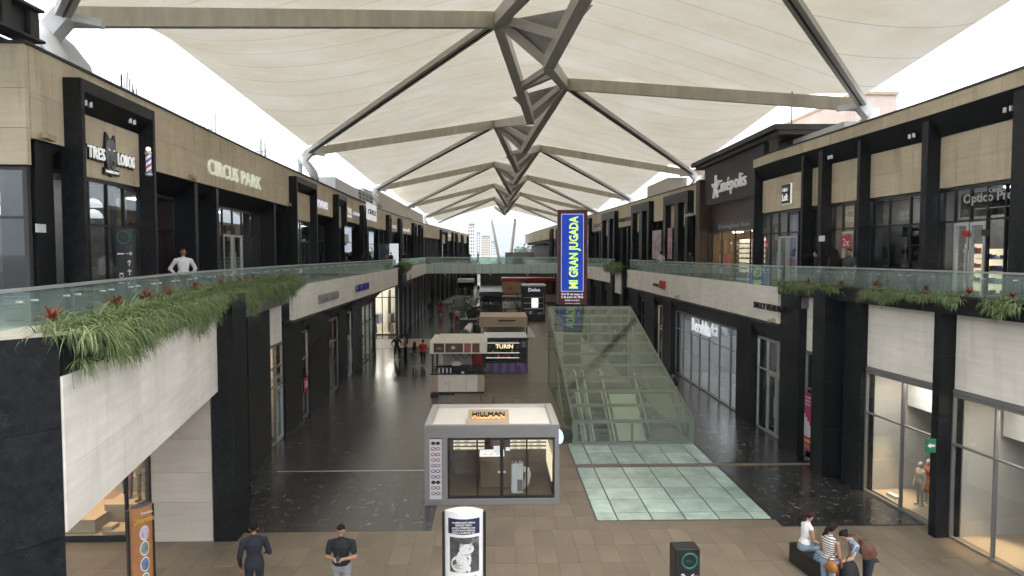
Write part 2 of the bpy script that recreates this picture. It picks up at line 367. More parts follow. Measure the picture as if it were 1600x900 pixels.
def thing(name, label, cat, loc=(0, 0, 0), rz=0.0, group=None, kind=None):
    o = bpy.data.objects.new(name, None); COL.objects.link(o); o.empty_display_size = 0.3
    o.location = loc; o.rotation_euler = (0, 0, rz); ORG[o.name] = Vector(loc)
    return tag(o, label, cat, group, kind)
def solo(o, loc):
    """give a single-mesh thing its origin at loc (vertices already in world coordinates)"""
    loc = Vector(loc); o.data.transform(Matrix.Translation(-loc)); o.location = loc; ORG[o.name] = loc
    return o

def lettering(body, org, right, up, h, m, parent, width=None, depth=0.03, name='lettering', align='CENTER', bold=0.0, shear=0.0, local=False, spacing=1.0, maxw=None):
    """flat or raised letters: org = middle of the baseline, right/up = reading directions"""
    cu = bpy.data.curves.new('t', 'FONT'); cu.body = body; cu.size = 1.0; cu.align_x = align
    cu.extrude = 0.5; cu.offset = bold; cu.shear = shear; cu.resolution_u = 2; cu.space_character = spacing
    tmp = bpy.data.objects.new('t', cu); COL.objects.link(tmp)
    me = bpy.data.meshes.new_from_object(tmp); bpy.data.objects.remove(tmp); bpy.data.curves.remove(cu)
    me.name = name
    xs = [v.co.x for v in me.vertices]
    if not xs: return None
    w0 = max(xs) - min(xs); sx = sy = h / 0.72
    if width: sx = width / w0
    if maxw and w0 * sx > maxw: sx = maxw / w0
    right, up = Vector(right).normalized(), Vector(up).normalized(); nrm = right.cross(up)
    org = Vector(org)
    po = Vector((0, 0, 0)) if (parent is None or local) else ORG[parent.name]
    for v in me.vertices:
        c = v.co.copy()
        v.co = org - po + right * (c.x * sx) + up * (c.y * sy) + nrm * ((c.z + 0.5) * depth)
    me.materials.clear(); me.materials.append(m)
    o = bpy.data.objects.new(name, me); COL.objects.link(o)
    if parent is not None: o.parent = parent
    return o

class Wall:
    """a facade line in plan, parametrised by Y; side=+1 faces +X (left of the mall), -1 faces -X"""
    def __init__(s, pts, side): s.p, s.side = pts, side
    def x(s, y):
        p = s.p
        for i in range(len(p) - 1):
            if y <= p[i + 1][1] or i == len(p) - 2:
                t = (y - p[i][1]) / (p[i + 1][1] - p[i][1]); return p[i][0] + t * (p[i + 1][0] - p[i][0])
    def y(s, u, off=0.0, v=400):
        """Y at which the sight line through pixel column u meets the wall (off metres in front of it)"""
        d = ray(u, v); lo, hi = 3.0, 200.0
        g = lambda yy: (s.x(yy) + s.side * off) - d.x / d.y * yy
        a = g(lo)
        for _ in range(60):
            mid = (lo + hi) / 2
            if (g(mid) > 0) == (a > 0): lo = mid
            else: hi = mid
        return lo
    def plan(s, y0, y1, o0, o1):
        a, b = Vector((s.x(y0), y0)), Vector((s.x(y1), y1)); d = (b - a).normalized(); n = Vector((d.y, -d.x)) * s.side
        return [a + n * o0, b + n * o0, b + n * o1, a + n * o1]
    def pt(s, y, z, off=0.0): 
        return Vector((s.x(y) + s.side * off, y, z))
    def box(s, mb, y0, y1, z0, z1, o0, o1, mi=0): return mb.prism([(q.x, q.y) for q in s.plan(y0, y1, o0, o1)], z0, z1, mi)
    def part(s, name, m, parent, y0, y1, z0, z1, o0, o1): return s.box(MB(), y0, y1, z0, z1, o0, o1).make(name, m, parent)
    def right(s): return Vector((0, 1, 0)) if s.side > 0 else Vector((0, -1, 0))
    def rdir(s, y):
        d = Vector((s.x(y + 1) - s.x(y - 1), 2, 0)).normalized(); return d if s.side > 0 else -d

def clad(w, parent, m, y0, y1, z0, z1, o0, o1, cols, rows, gap=0.006, name='stone_panel', jitter=0.0):
    """stone cladding: every slab its own object with an open joint"""
    for i in range(cols):
        for j in range(rows):
            a, b = y0 + (y1 - y0) * i / cols, y0 + (y1 - y0) * (i + 1) / cols
            c, d = z0 + (z1 - z0) * j / rows, z0 + (z1 - z0) * (j + 1) / rows
            w.part(name, m, parent, a + gap / 2, b - gap / 2, c + gap / 2, d - gap / 2, o0, o1 + rnd.uniform(0, 0.006))

def storefront(w, parent, y0, y1, z0, z1, off, nv, transoms=(), gm=None, fm=None, fw=0.05, doors=(), bot=0.06, name='window_pane'):
    """glazed bay: panes one by one, frame bars joined as one window_frame; doors = (column, height)"""
    gm, fm = gm or M_GLASS, fm or M_BLACK
    fr = MB()
    zs = [z0 + bot] + list(transoms) + [z1]
    ys = [y0 + (y1 - y0) * i / nv for i in range(nv + 1)]
    w.box(fr, y0, y1, z0, z0 + bot, off - 0.04, off + 0.04)
    w.box(fr, y0, y1, z1, z1 + 0.08, off - 0.05, off + 0.05)
    for i, yy in enumerate(ys): w.box(fr, yy - fw / 2, yy + fw / 2, z0 + bot, z1, off - 0.045, off + 0.045)
    for t in transoms:
        for i in range(nv): w.box(fr, ys[i] + fw / 2, ys[i + 1] - fw / 2, t - fw / 2, t + fw / 2, off - 0.04, off + 0.04)
    fr.make('window_frame', fm, parent)
    dcols = {d[0]: d[1] for d in doors}
    for i in range(nv):
        for j in range(len(zs) - 1):
            a, b = ys[i] + fw / 2, ys[i + 1] - fw / 2; c, d = zs[j] + (fw / 2 if j else 0), zs[j + 1] - (fw / 2 if j < len(zs) - 2 else 0)
            if j == 0 and i in dcols:
                dh = z0 + dcols[i]; df = MB(); q = 0.09
                w.box(df, a, a + q, z0 + 0.02, dh, off - 0.03, off + 0.06); w.box(df, b - q, b, z0 + 0.02, dh, off - 0.03, off + 0.06)
                w.box(df, a + q, b - q, dh - q, dh, off - 0.03, off + 0.06); w.box(df, a + q, b - q, z0 + 0.02, z0 + 0.14, off - 0.03, off + 0.06)
                do = df.make('door', M_ALU if dcols[i] > 0 else fm, parent); ORG[do.name] = ORG[parent.name]
                w.part('pane', gm, do, a + q, b - q, z0 + 0.14, dh - q, off + 0.0, off + 0.012)
                hy = b - q / 2 if i % 2 == 0 else a + q / 2
                MB().tube([w.pt(hy, z0 + 0.8, off + 0.1), w.pt(hy, z0 + 1.6, off + 0.1)], 0.016, 6).make('handle', M_ALU, do)
                if dh + fw < d: w.part(name, gm, parent, a, b, dh + 0.01, d, off - 0.006, off + 0.006)
            else:
                w.part(name, gm, parent, a, b, c, d, off - 0.006, off + 0.006)
# ------------------------------------------------------------------ ground, floors
PIT = (3.05, 7.5, 25.75, 36.5)          # escalator well (x0, x1, y0, y1)
g = MB()
B = 9000
def frame_quads(mb, z, X0, X1, Y0, Y1, h):
    x0, x1, y0, y1 = h
    for (a, b, c, d) in ((X0, X1, Y0, y0), (X0, X1, y1, Y1), (X0, x0, y0, y1), (x1, X1, y0, y1)):
        mb.pts([(a, c, z), (b, c, z), (b, d, z), (a, d, z)], [(0, 1, 2, 3)])
frame_quads(g, -0.05, -B, B, -B, B, PIT)
tag(g.make('ground', M_GROUND), kind='structure')

def brick_floor(name, c1, c2, w, h, rough):
    m, n, l, b = new_mat(name)
    geo = n.new('ShaderNodeNewGeometry'); br = n.new('ShaderNodeTexBrick')
    br.inputs['Color1'].default_value = (*c1, 1); br.inputs['Color2'].default_value = (*c2, 1); br.inputs['Mortar'].default_value = (*[c * 0.5 for c in c1], 1)
    br.inputs['Scale'].default_value = 1.0; br.inputs['Brick Width'].default_value = w; br.inputs['Row Height'].default_value = h; br.inputs['Mortar Size'].default_value = 0.006
    l.new(geo.outputs['Position'], br.inputs['Vector'])
    no = n.new('ShaderNodeTexNoise'); no.inputs['Scale'].default_value = 0.9; no.inputs['Detail'].default_value = 7; l.new(geo.outputs['Position'], no.inputs['Vector'])
    rp = ramp(n, [(0.3, 0.8), (0.7, 1.2)]); l.new(no.outputs['Fac'], rp.inputs['Fac'])
    x = n.new('ShaderNodeMix'); x.data_type = 'RGBA'; x.blend_type = 'MULTIPLY'; x.inputs[0].default_value = 1
    l.new(br.outputs['Color'], x.inputs[6]); l.new(rp.outputs['Color'], x.inputs[7]); l.new(x.outputs[2], b.inputs['Base Color'])
    b.inputs['Roughness'].default_value = rough
    return m
M_FAR_B = brick_floor('far_travertine', (0.18, 0.144, 0.104), (0.165, 0.132, 0.095), 0.5, 1.0, 0.4)
M_FAR_D = brick_floor('far_black_stone', (0.019, 0.0185, 0.018), (0.013, 0.0125, 0.0125), 0.6, 0.9, 0.19)

fl = thing('floor', 'travertine and black stone floor of the mall', 'floor', kind='structure')
bed = MB(); frame_quads(bed, -0.022, -16, 16, 5, 175, PIT); bed.make('screed', M_GROUT, fl)
_tm = {}
def slab(parent, x0, x1, y0, y1, m, name, top=0.0, gap=0.005):
    w, l = round(x1 - x0 - gap, 3), round(y1 - y0 - gap, 3)
    if w < 0.03 or l < 0.03: return
    k = (w, l, m.name)
    if k not in _tm:
        b = MB().box(-w / 2, w / 2, -l / 2, l / 2, -0.02, 0.0); me = bpy.data.meshes.new(name)
        me.from_pydata([tuple(p) for p in b.v], [], b.f); me.materials.append(m); _tm[k] = me
    o = bpy.data.objects.new(name, _tm[k]); COL.objects.link(o); o.parent = parent
    o.location = ((x0 + x1) / 2, (y0 + y1) / 2, top + rnd.uniform(-0.0008, 0.0008))
def pave(parent, x0, x1, y0, y1, w, l, m, name, bond=0.5):
    r = 0; y = y0
    while y < y1 - 1e-6:
        ye = min(y + l, y1); x = x0 - (w * bond if r % 2 else 0)
        while x < x1 - 1e-6:
            slab(parent, max(x, x0), min(x + w, x1), y, ye, m, name); x += w
        y = ye; r += 1
tb = thing('travertine_paving', 'beige travertine slabs across the near floor and down the middle', 'floor', kind='structure')
pave(tb, -11.5, 12.2, 14.6, 17.5, 0.5, 0.97, M_FLOOR_B, 'slab', 0.0)
pave(tb, -1.65, 2.75, 17.5, 19.3, 0.55, 0.9, M_FLOOR_B, 'slab', 0.0)
pave(tb, -2.05, 2.75, 19.3, 25.7, 0.6, 1.07, M_FLOOR_B, 'slab', 0.0)
pave(tb, -2.05, 3.0, 25.7, 38.0, 0.84, 1.23, M_FLOOR_B, 'slab', 0.0)
td = thing('black_stone_paving', 'polished black stone slabs with white veins along the west shops', 'floor', kind='structure')
pave(td, -8.9, -2.05, 17.5, 40.0, 0.685, 0.98, M_FLOOR_D, 'slab', 0.0)
pave(td, -2.05, -1.65, 17.5, 19.3, 0.4, 0.9, M_FLOOR_D, 'slab', 0.0)
te = thing('black_stone_paving', 'polished black stone slabs along the east shops', 'floor', kind='structure')
pave(te, 7.62, 11.6, 17.6, 40.0, 0.663, 0.98, M_FLOOR_D, 'slab', 0.0)
def sheet(name, m, x0, x1, y0, y1, z=0.0):
    MB().box(x0, x1, y0, y1, -0.02, z).make(name, m, fl)
sheet('near_strip', M_FAR_B, -14, 14, 8.0, 14.6)
sheet('middle_strip', M_FAR_B, -2.05, 3.0, 38.0, 172)
sheet('west_strip', M_FAR_D, -8.9, -2.05, 40.0, 52.5)
sheet('west_crossing', M_FAR_B, -16, -2.05, 52.5, 58.0)
sheet('west_strip', M_FAR_D, -12.5, -2.05, 58.0, 100)
sheet('west_crossing', M_FAR_B, -12.5, -2.05, 100.0, 172)
sheet('middle_strip', M_FAR_B, 3.0, 7.6, 37.9, 172)
sheet('east_strip', M_FAR_D, 7.6, 11.6, 40.0, 172)
# margins under the shops
sheet('shop_floor', M_FAR_B, 11.6, 16, 17.5, 100)
sheet('shop_floor', M_FAR_D, -16, -8.9, 17.5, 52.5)
jt = MB().box(-7.2, -2.1, 22.46, 22.54, -0.01, 0.004).make('joint_strip', M_ALU, fl)
jt = MB().box(1.95, 11.2, 22.72, 22.98, -0.01, 0.005).make('joint_strip', mat('brown_joint_cover', (0.16, 0.12, 0.09), 0.5), fl)

# glazed floor lights
gf = thing('glass_floor', 'pale green glass floor panels in front of the escalator house', 'floor', kind='structure')
XS = [2.77, 3.35, 4.30, 5.21, 6.13, 7.06, 7.57]
for rows in ([25.6, 24.35, 23.03], [22.68, 21.6, 20.62, 19.65, 18.6, 18.08]):
    for j in range(len(rows) - 1):
        for i in range(6):
            slab(gf, XS[i], XS[i + 1], rows[j + 1], rows[j], M_FROST, 'glass_panel', 0.002, 0.035)
MB().box(2.7, 7.62, 18.02, 25.7, -0.02, -0.008).make('frame', M_BLACK, gf)
sheet('east_edge', M_FLOOR_B, 2.75, 7.62, 17.5, 18.02)
# ------------------------------------------------------------------ the two shop buildings
UF, PAR = 5.7, 11.75                      # upper floor level, parapet top
WB = thing('shopping_arcade', 'two storey black stone and limestone shop building beneath the barber shop sign', 'building', (-11, 40, 0))
EB = thing('shopping_arcade', 'two storey black stone and limestone shop building beneath the cinema sign', 'building', (13, 40, 0))

# ---- west lower storey
LG = Wall([(-7.2, 17.9), (-7.95, 21.9), (-8.25, 25.0), (-8.4, 33), (-8.6, 45), (-8.7, 52)], 1)
LF = Wall([(-7.9, 27.0), (-8.0, 50), (-8.3, 62), (-9.0, 92), (-6.6, 120), (-3.2, 168)], 1)
def col(w, parent, y0, y1, z0, z1, o0, o1, m=None, name='column'):
    """stone pier clad in stacked slabs with shadow joints"""
    n = max(1, round((z1 - z0) / 1.55)); 
    for k in range(n):
        a, b = z0 + (z1 - z0) * k / n, z0 + (z1 - z0) * (k + 1) / n
        w.part(name if n == 1 else 'column_slab', m or M_GRAN, parent, y0, y1, a + 0.002, b - 0.002, o0, o1 + rnd.uniform(0, 0.003))
# near pier that carries the planter corner (turned to the camera)
def turned_pier(parent, A, dirv, w, d, z0, z1, cuts, m):
    dv = Vector(dirv).normalized(); nv = Vector((dv.y, -dv.x)); A = Vector(A)
    zs = [z0] + cuts + [z1]
    for k in range(len(zs) - 1):
        MB().prism([tuple(A), tuple(A + dv * w), tuple(A + dv * w - nv * d), tuple(A - nv * d)], zs[k] + 0.003, zs[k + 1] - 0.003).make('column_slab', m, parent)
turned_pier(WB, (-5.24, 8.32), (-0.62, -0.78), 0.74, -1.1, 0.0, 6.22, [1.0, 2.35, 3.75, 5.1], M_GRAN)
MB().prism([(-5.0, 8.6), (-5.82, 7.62), (-6.6, 8.3), (-5.9, 9.3)], 6.22, 6.26).make('planter_rim', M_LIME_SH, WB)
# slanted balcony front: three courses of big slabs
NP = Wall([(-5.22, 8.32), (-6.88, 17.12)], 1)
for (za, zb) in ((3.8, 4.58), (4.58, 5.58), (5.58, 5.72)):
    for i in range(3):
        a = 8.34 + (17.0 - 8.34) * i / 3; b = 8.34 + (17.0 - 8.34) * (i + 1) / 3
        NP.part('stone_panel', M_LIME_LO, WB, a + 0.0015, b - 0.0015, za + 0.002, zb - 0.002, -0.12, 0.0 + rnd.uniform(0, 0.002))
NP.part('fascia_band', M_GRAN, WB, 8.34, 17.0, 5.72, 6.22, -0.12, -0.02)
MB().prism([(-5.55, 9.0), (-6.98, 17.05), (-13, 17.05), (-13, 9.0)], 3.9, 4.0).make('ceiling', M_WHITE_W, WB)
MB().prism([(-5.55, 9.0), (-6.98, 17.05), (-13, 17.05), (-13, 9.0)], 5.55, UF).make('walkway_slab', M_GREY, WB)
# end wall with the swimwear window
MB().box(-8.56, -7.04, 17.1, 17.35, 0.0, 3.9).make('wall_core', M_LIME_SH, WB)
for (a, b, c, d) in ((-8.56, -7.05, 0, 1.0), (-8.56, -7.05, 1.0, 1.75), (-8.56, -7.05, 1.75, 2.6), (-8.56, -7.05, 2.6, 3.88)):
    n_ = 1 if c != 2.6 else 2
    for i in range(n_):
        MB().box(a + (b - a) * i / n_ + 0.003, a + (b - a) * (i + 1) / n_ - 0.003, 17.0, 17.1, c + 0.003, d - 0.003).make('stone_panel', M_LIME_SH, WB)
MB().box(-8.62, -8.56, 16.98, 17.1, 0, 3.9).make('window_frame', M_BLACK, WB)
SW = thing('swimwear_shop', 'warm lit window display with stepped plinths under the slanted balcony', 'shop window', (-11, 18.5, 0))
bb = MB().box(-13.5, -8.62, 17.06, 17.1, 0.1, 0.14).box(-9.26, -9.18, 17.06, 17.12, 0.14, 3.88).box(-13.5, -8.62, 17.02, 17.1, 0.0, 0.1)
bb.make('window_frame', M_BLACK, SW)
MB().box(-13.4, -9.26, 17.075, 17.087, 0.14, 3.88).make('window_pane', M_GLASS, SW)
MB().box(-9.18, -8.62, 17.075, 17.087, 0.14, 3.88).make('window_pane', M_GLASS, SW)
M_PEACH = mat('peach_backdrop', (0.55, 0.34, 0.22), 0.7)
MB().box(-14, -8.4, 19.9, 20.0, 0.0, 3.88).make('back_wall', M_PEACH, SW)
MB().box(-8.46, -8.4, 17.36, 19.9, 0.0, 3.88).make('side_wall', M_PEACH, SW)
MB().box(-14, -8.46, 17.2, 19.9, 0.002, 0.06).make('display_floor', M_TAN, SW)
for (a, b, c, d, e, h) in ((-12.6, -10.2, 17.4, 18.6, 0.06, 0.42), (-10.3, -9.45, 18.0, 19.3, 0.06, 0.6), (-10.1, -9.35, 18.9, 19.8, 0.06, 1.05), (-10.0, -9.75, 17.35, 17.7, 0.06, 0.25), (-9.9, -9.3, 17.3, 17.9, .06, .16)):
    MB().box(a, b, c, d, e, h).make('plinth', M_TAN, SW, bevel=0.01)
MB().box(-13.2, -10.8, 17.45, 18.35, 0.52, 0.57).bar((-11.6, 17.9, .42), (-11.6, 17.9, .52), .5, .06).make('table_top', M_WOODM, SW)
MB().box(-10.9, -9.6, 19.6, 19.85, 0.4, 1.9).make('mirror_panel', mat('olive_board', (0.30, 0.29, 0.2), 0.6), SW)
MB().prism([(-10.7, 19.58), (-9.7, 19.58), (-9.7, 19.6), (-10.7, 19.6)], 1.2, 1.6).make('dark_stripe', M_BLACK, SW)
for x in (-12.0, -10.9, -9.8): MB().lathe((x, 18.0, 3.78), [(0.11, 0), (0.12, 0.08)], 12).make('ceiling_spot', M_LAMP, SW)
lt = bpy.data.lights.new('swimwear_spot', 'AREA'); lt.energy = 120; lt.size = 1.6; lt.color = (1.0, 0.72, 0.45)
lo = bpy.data.objects.new('swimwear_spot', lt); COL.objects.link(lo); lo.location = (-10.9, 18.3, 3.6)
# pier at the corner, then bays
MB().box(-7.02, -6.46, 16.97, 17.9, 0.0, 1.2).make('column_slab', M_GRAN, WB)
MB().box(-7.02, -6.46, 16.97, 17.9, 1.204, 3.5).make('column_slab', M_GRAN, WB)
MB().box(-7.02, -6.46, 16.97, 17.9, 3.504, 6.2).make('column_slab', M_GRAN, WB)
storefront(LG, WB, 17.95, 21.9, 0, 3.72, -0.05, 3, (2.7,), M_GLASS_D, M_GREY)
clad(LG, WB, M_LIME_LO, 17.95, 21.9, 3.8, 5.72, -0.15, -0.02, 1, 1)
col(LG, WB, 21.9, 24.95, 0, 6.2, -0.3, 0.09)
storefront(LG, WB, 24.95, 26.8, 0, 3.72, -0.05, 2, (2.2, 2.9), M_GLASS, M_GREY, doors=((1, 2.1),))
clad(LG, WB, M_LIME_LO, 24.95, 26.8, 3.8, 5.72, -0.15, -0.02, 1, 1)
col(LG, WB, 26.8, 29.4, 0, 4.6, -0.3, 0.08)
storefront(LG, WB, 29.4, 30.7, 0, 3.75, -0.05, 1, (2.6,), M_GLASS, M_GREY)
col(LG, WB, 30.7, 32.7, 0, 4.6, -0.3, 0.08); col(LG, WB, 32.7, 34.9, 0, 4.6, -0.3, 0.02)
storefront(LG, WB, 34.9, 37.1, 0, 3.75, -0.05, 2, (2.6,), M_GLASS_D, M_GREY)
col(LG, WB, 37.1, 39.4, 0, 4.6, -0.3, 0.06)
storefront(LG, WB, 39.4, 40.8, 0, 3.75, -0.05, 1, (2.4,), M_GLASS_D, M_ALU, doors=((0, 2.3),))
col(LG, WB, 40.8, 44.2, 0, 4.6, -0.3, 0.06)
storefront(LG, WB, 44.2, 49.4, 0, 3.75, -0.05, 3, (2.6,), M_GLASS, M_BLACK)
col(LG, WB, 49.4, 49.8, 0, 4.6, -0.3, 0.05)
# folded dark lintel under the fascia
for (a, b) in ((29.4, 30.7), (34.9, 37.1), (39.4, 40.8), (44.2, 49.4)):
    p0, p1 = LG.pt(a, 3.85, -0.1), LG.pt(b, 3.85, -0.1); q0, q1 = LF.pt(a, 4.58, 0.0), LF.pt(b, 4.58, 0.0)
    m_ = MB(); m_.pts([p0, p1, q1, q0, p0 + Vector((-.2, 0, .9)), p1 + Vector((-.2, 0, .9)), q1 + Vector((-.2, 0, .05)), q0 + Vector((-.2, 0, .05))],
          [(0, 1, 2, 3), (7, 6, 5, 4), (4, 5, 1, 0), (5, 6, 2, 1), (6, 7, 3, 2), (7, 4, 0, 3)]); m_.make('soffit', M_CHAR, WB)
# fascia: long limestone panels, then the upstand
ys = [27.0, 31.5, 36.0, 40.5, 45.0, 49.6, 54.0, 58.5]
for i in range(len(ys) - 1):
    LF.part('stone_panel', M_LIME_LO, WB, ys[i] + 0.004, ys[i + 1] - 0.004, 4.6, 5.93, -0.15, rnd.uniform(0, 0.004))
LF.part('fascia_edge', M_CHAR, WB, 27.0, 58.5, 4.5, 4.597, -0.3, 0.05)
for (a, b) in ((17.05, 27), (27.0, 60), (60, 92), (92, 120), (120, 165)):
    w_ = LF if a >= 27 else Wall([(-6.95, 17.05), (-7.9, 27)], 1)
    w_.part('walkway_slab', M_GREY, WB, a, b, 5.3, UF, -4.6, -0.16)
LF.part('ceiling', M_DARK, WB, 27.0, 50, 4.45, 4.5, -4.6, -0.3)
# shop interiors behind the lower glass
def interior(w, parent, y0, y1, z0, z1, depth, wallm, off=-0.25, floorm=None, lamp=None, nl=2):
    w.part('back_wall', wallm, parent, y0, y1, z0 + 0.01, z1, off - depth - 0.1, off - depth)
    w.part('partition', wallm, parent, y0 - 0.05, y0 + 0.05, z0 + 0.01, z1, off - depth, off)
    w.part('partition', wallm, parent, y1 - 0.05, y1 + 0.05, z0 + 0.01, z1, off - depth, off)
    w.part('shop_ceiling', wallm, parent, y0, y1, z1, z1 + 0.08, off - depth, off)
    if floorm: w.part('shop_floor', floorm, parent, y0, y1, z0 + 0.004, z0 + 0.012, off - depth, off)
    if lamp:
        for i in range(nl):
            yy = y0 + (y1 - y0) * (i + 0.5) / nl
            w.part('ceiling_lamp', lamp, parent, yy - 0.35, yy + 0.35, z1 - 0.05, z1 - 0.01, off - depth * 0.6, off - depth * 0.6 + 0.4)
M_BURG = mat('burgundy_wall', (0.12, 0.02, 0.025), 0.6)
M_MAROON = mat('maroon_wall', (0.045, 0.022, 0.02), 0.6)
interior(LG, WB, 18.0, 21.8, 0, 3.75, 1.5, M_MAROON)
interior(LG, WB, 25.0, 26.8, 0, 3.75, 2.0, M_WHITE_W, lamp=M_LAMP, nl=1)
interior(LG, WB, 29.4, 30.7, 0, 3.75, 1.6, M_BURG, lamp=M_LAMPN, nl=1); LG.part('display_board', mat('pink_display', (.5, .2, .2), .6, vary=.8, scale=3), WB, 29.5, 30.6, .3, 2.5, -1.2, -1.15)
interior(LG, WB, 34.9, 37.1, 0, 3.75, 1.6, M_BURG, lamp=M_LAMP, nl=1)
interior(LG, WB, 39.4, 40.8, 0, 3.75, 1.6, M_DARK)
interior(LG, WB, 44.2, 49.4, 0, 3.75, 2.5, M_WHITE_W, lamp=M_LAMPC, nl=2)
# corner shop beyond the passage, facing the camera
CS = thing('corner_shop', 'bright clothing shop window facing the crossing under the fascia', 'shop window', (-10.5, 61, 0))
z_ = lambda v: at_y(600, v, 61.0).z
MB().box(-11.6, -8.6, 61.0, 61.08, 0, 0.08).box(-11.6, -11.52, 61, 61.08, .08, 4.3).box(-10.02, -9.94, 61, 61.08, .08, 4.3).box(-8.66, -8.58, 61, 61.08, .08, 4.3).box(-11.52, -8.66, 61, 61.07, 3.3, 3.38).make('window_frame', M_BLACK, CS)
for (a, b) in ((-11.52, -10.02), (-9.94, -8.66)):
    MB().box(a, b, 61.03, 61.042, 0.08, 3.3).make('window_pane', M_GLASS, CS); MB().box(a, b, 61.03, 61.042, 3.38, 4.25).make('window_pane', M_GLASS, CS)
MB().box(-13.5, -8.5, 65, 65.1, 0, 4.4).make('back_wall', M_WHITE_W, CS); MB().box(-8.58, -8.5, 61.1, 65, 0, 4.4).make('side_wall', M_WHITE_W, CS)
MB().box(-13.5, -8.5, 61.1, 65, 4.3, 4.4).make('shop_ceiling', M_WHITE, CS); MB().box(-13.5, -11.6, 60.6, 61.2, 0, 4.6).make('pier', M_WHITE_W, CS)
MB().box(-13.4, -8.6, 61.1, 65, 0.003, 0.012).make('shop_floor', M_TAN, CS)
for x in (-11, -9.6): MB().box(x - .3, x + .3, 62, 63.5, 4.2, 4.28).make('ceiling_lamp', M_LAMPN, CS)
for k, (x, z, m_) in enumerate(((-10.95, 1.5, M_WHITE), (-10.6, 1.45, M_BLACK), (-10.35, 1.5, M_WHITE), (-9.5, 1.5, M_WHITE_W), (-9.2, 1.5, M_DARK), (-10.8, 0.6, M_BLACK), (-9.3, .55, M_TAN))):
    MB().hexa([(x - .2, 62, z - .55), (x + .2, 62, z - .55), (x + .2, 62.2, z - .55), (x - .2, 62.2, z - .55), (x - .13, 62, z + .3), (x + .13, 62, z + .3), (x + .13, 62.15, z + .3), (x - .13, 62.15, z + .3)]).make('garment', m_, CS)
MB().bar((-11.3, 62.1, 1.85), (-10.1, 62.1, 1.85), .04, .04).bar((-9.7, 62.1, 1.85), (-8.9, 62.1, 1.85), .04, .04).bar((-11.3, 62.1, 0), (-11.3, 62.1, 1.85), .03, .03).bar((-8.9, 62.1, 0), (-8.9, 62.1, 1.85), .03, .03).make('clothes_rail', M_BLACK, CS)
# far west lower wall: row of dark piers and dim bays
LW = Wall([(-8.45, 61), (-9.2, 92), (-6.9, 120), (-3.4, 168)], 1)
y = 61.2; k = 0
while y < 160:
    w1, w2 = 2.0 + (k % 3) * 0.7, 1.5 + (k % 2) * 0.7
    LW.part('column', M_GRAN, WB, y, y + w1, 0, 4.62, -0.4, 0.22)
    LW.part('window_pane', M_GLASS_D, WB, y + w1, y + w1 + w2, 0.05, 3.8, -0.1, -0.08)
    LW.part('back_wall', [M_DARK, M_MAROON, M_WHITE_W, M_DARK, M_TAN][k % 5], WB, y + w1, y + w1 + w2, 0, 3.9, -1.3, -1.2)
    if k % 5 in (2, 4): LW.part('ceiling_lamp', M_LAMP, WB, y + w1 + .3, y + w1 + w2 - .3, 3.7, 3.78, -0.8, -0.6)
    LW.part('lintel', M_CHAR, WB, y + w1, y + w1 + w2, 3.8, 4.62, -0.3, -0.05)
    y += w1 + w2; k += 1
for (a, b) in ((58.5, 66), (66.0, 74), (74, 82), (82, 90.5)): LF.part('stone_panel', M_LIME_LO, WB, a, b - 0.01, 4.64, 5.93, -0.15, 0)
for (a, b) in ((95.5, 106), (106.0, 118), (118, 130), (130, 142), (142, 160)): LF.part('stone_panel', M_LIME_LO, WB, a, b - 0.01, 4.64, 5.93, -0.15, 0)

# ---- east lower storey
RG = Wall([(11.95, 12.5), (11.0, 23.5), (11.0, 46), (10.9, 60), (9.6, 95), (8.0, 168)], -1)
RF = Wall([(10.6, 24), (10.6, 54), (10.4, 60), (9.1, 95), (7.5, 168)], -1)
M_ZW = mat('pale_grey_shop_wall', (0.44, 0.42, 0.395), 0.7, vary=0.04)
M_ZF = mat('beige_shop_floor', (0.33, 0.27, 0.22), 0.35, vary=0.1)
storefront(RG, EB, 12.8, 16.72, 0, 3.62, 0.0, 3, (2.42,), M_GLASS, M_GREY)
col(RG, EB, 16.74, 16.98, 0, 6.2, -0.3, 0.42)
storefront(RG, EB, 17.0, 20.2, 0, 3.62, 0.0, 2, (2.42,), M_GLASS, M_GREY)
clad(RG, EB, M_LIME_LO, 12.8, 16.72, 3.82, 5.72, -0.15, 0.02, 1, 1)
clad(RG, EB, M_LIME_LO, 17.0, 20.2, 3.82, 5.72, -0.15, 0.02, 1, 1)
for (a, b) in ((12.8, 16.72), (17.0, 20.2)): RG.part('head_rail', M_GREY, EB, a, b, 3.71, 3.81, -0.1, 0.06)
col(RG, EB, 20.22, 21.1, 0, 5.72, -0.3, 0.2)
RG.part('recess_wall', M_BLACK, EB, 21.1, 21.5, 0, 3.82, -0.5, -0.4)
RG.part('stone_panel', M_LIME_LO, EB, 21.1, 21.5, 3.84, 5.72, -0.5, -0.1)
col(RG, EB, 21.5, 22.2, 0, 6.2, -0.3, 0.62)
storefront(RG, EB, 22.2, 23.6, 0, 3.72, 0.0, 1, (2.5,), M_GLASS, M_GREY)
clad(RG, EB, M_LIME_LO, 22.2, 23.6, 3.82, 5.72, -0.15, 0.02, 1, 1)
col(RG, EB, 23.6, 25.15, 0, 6.2, -0.3, 0.3)
storefront(RG, EB, 25.15, 28.1, 0, 3.72, -0.05, 3, (2.5,), M_GLASS, M_ALU, doors=((0, 2.45), (1, 2.45)))
col(RG, EB, 28.1, 29.8, 0, 4.6, -0.3, 0.28)
storefront(RG, EB, 29.8, 41.0, 0, 3.72, -0.05, 7, (2.75,), M_GLASS_R, M_GREY, fw=0.03)
col(RG, EB, 41.0, 43.1, 0, 4.6, -0.3, 0.28)
storefront(RG, EB, 43.1, 45.4, 0, 3.72, -0.05, 2, (2.45,), M_GLASS, M_ALU, doors=((0, 2.3), (1, 2.3)))
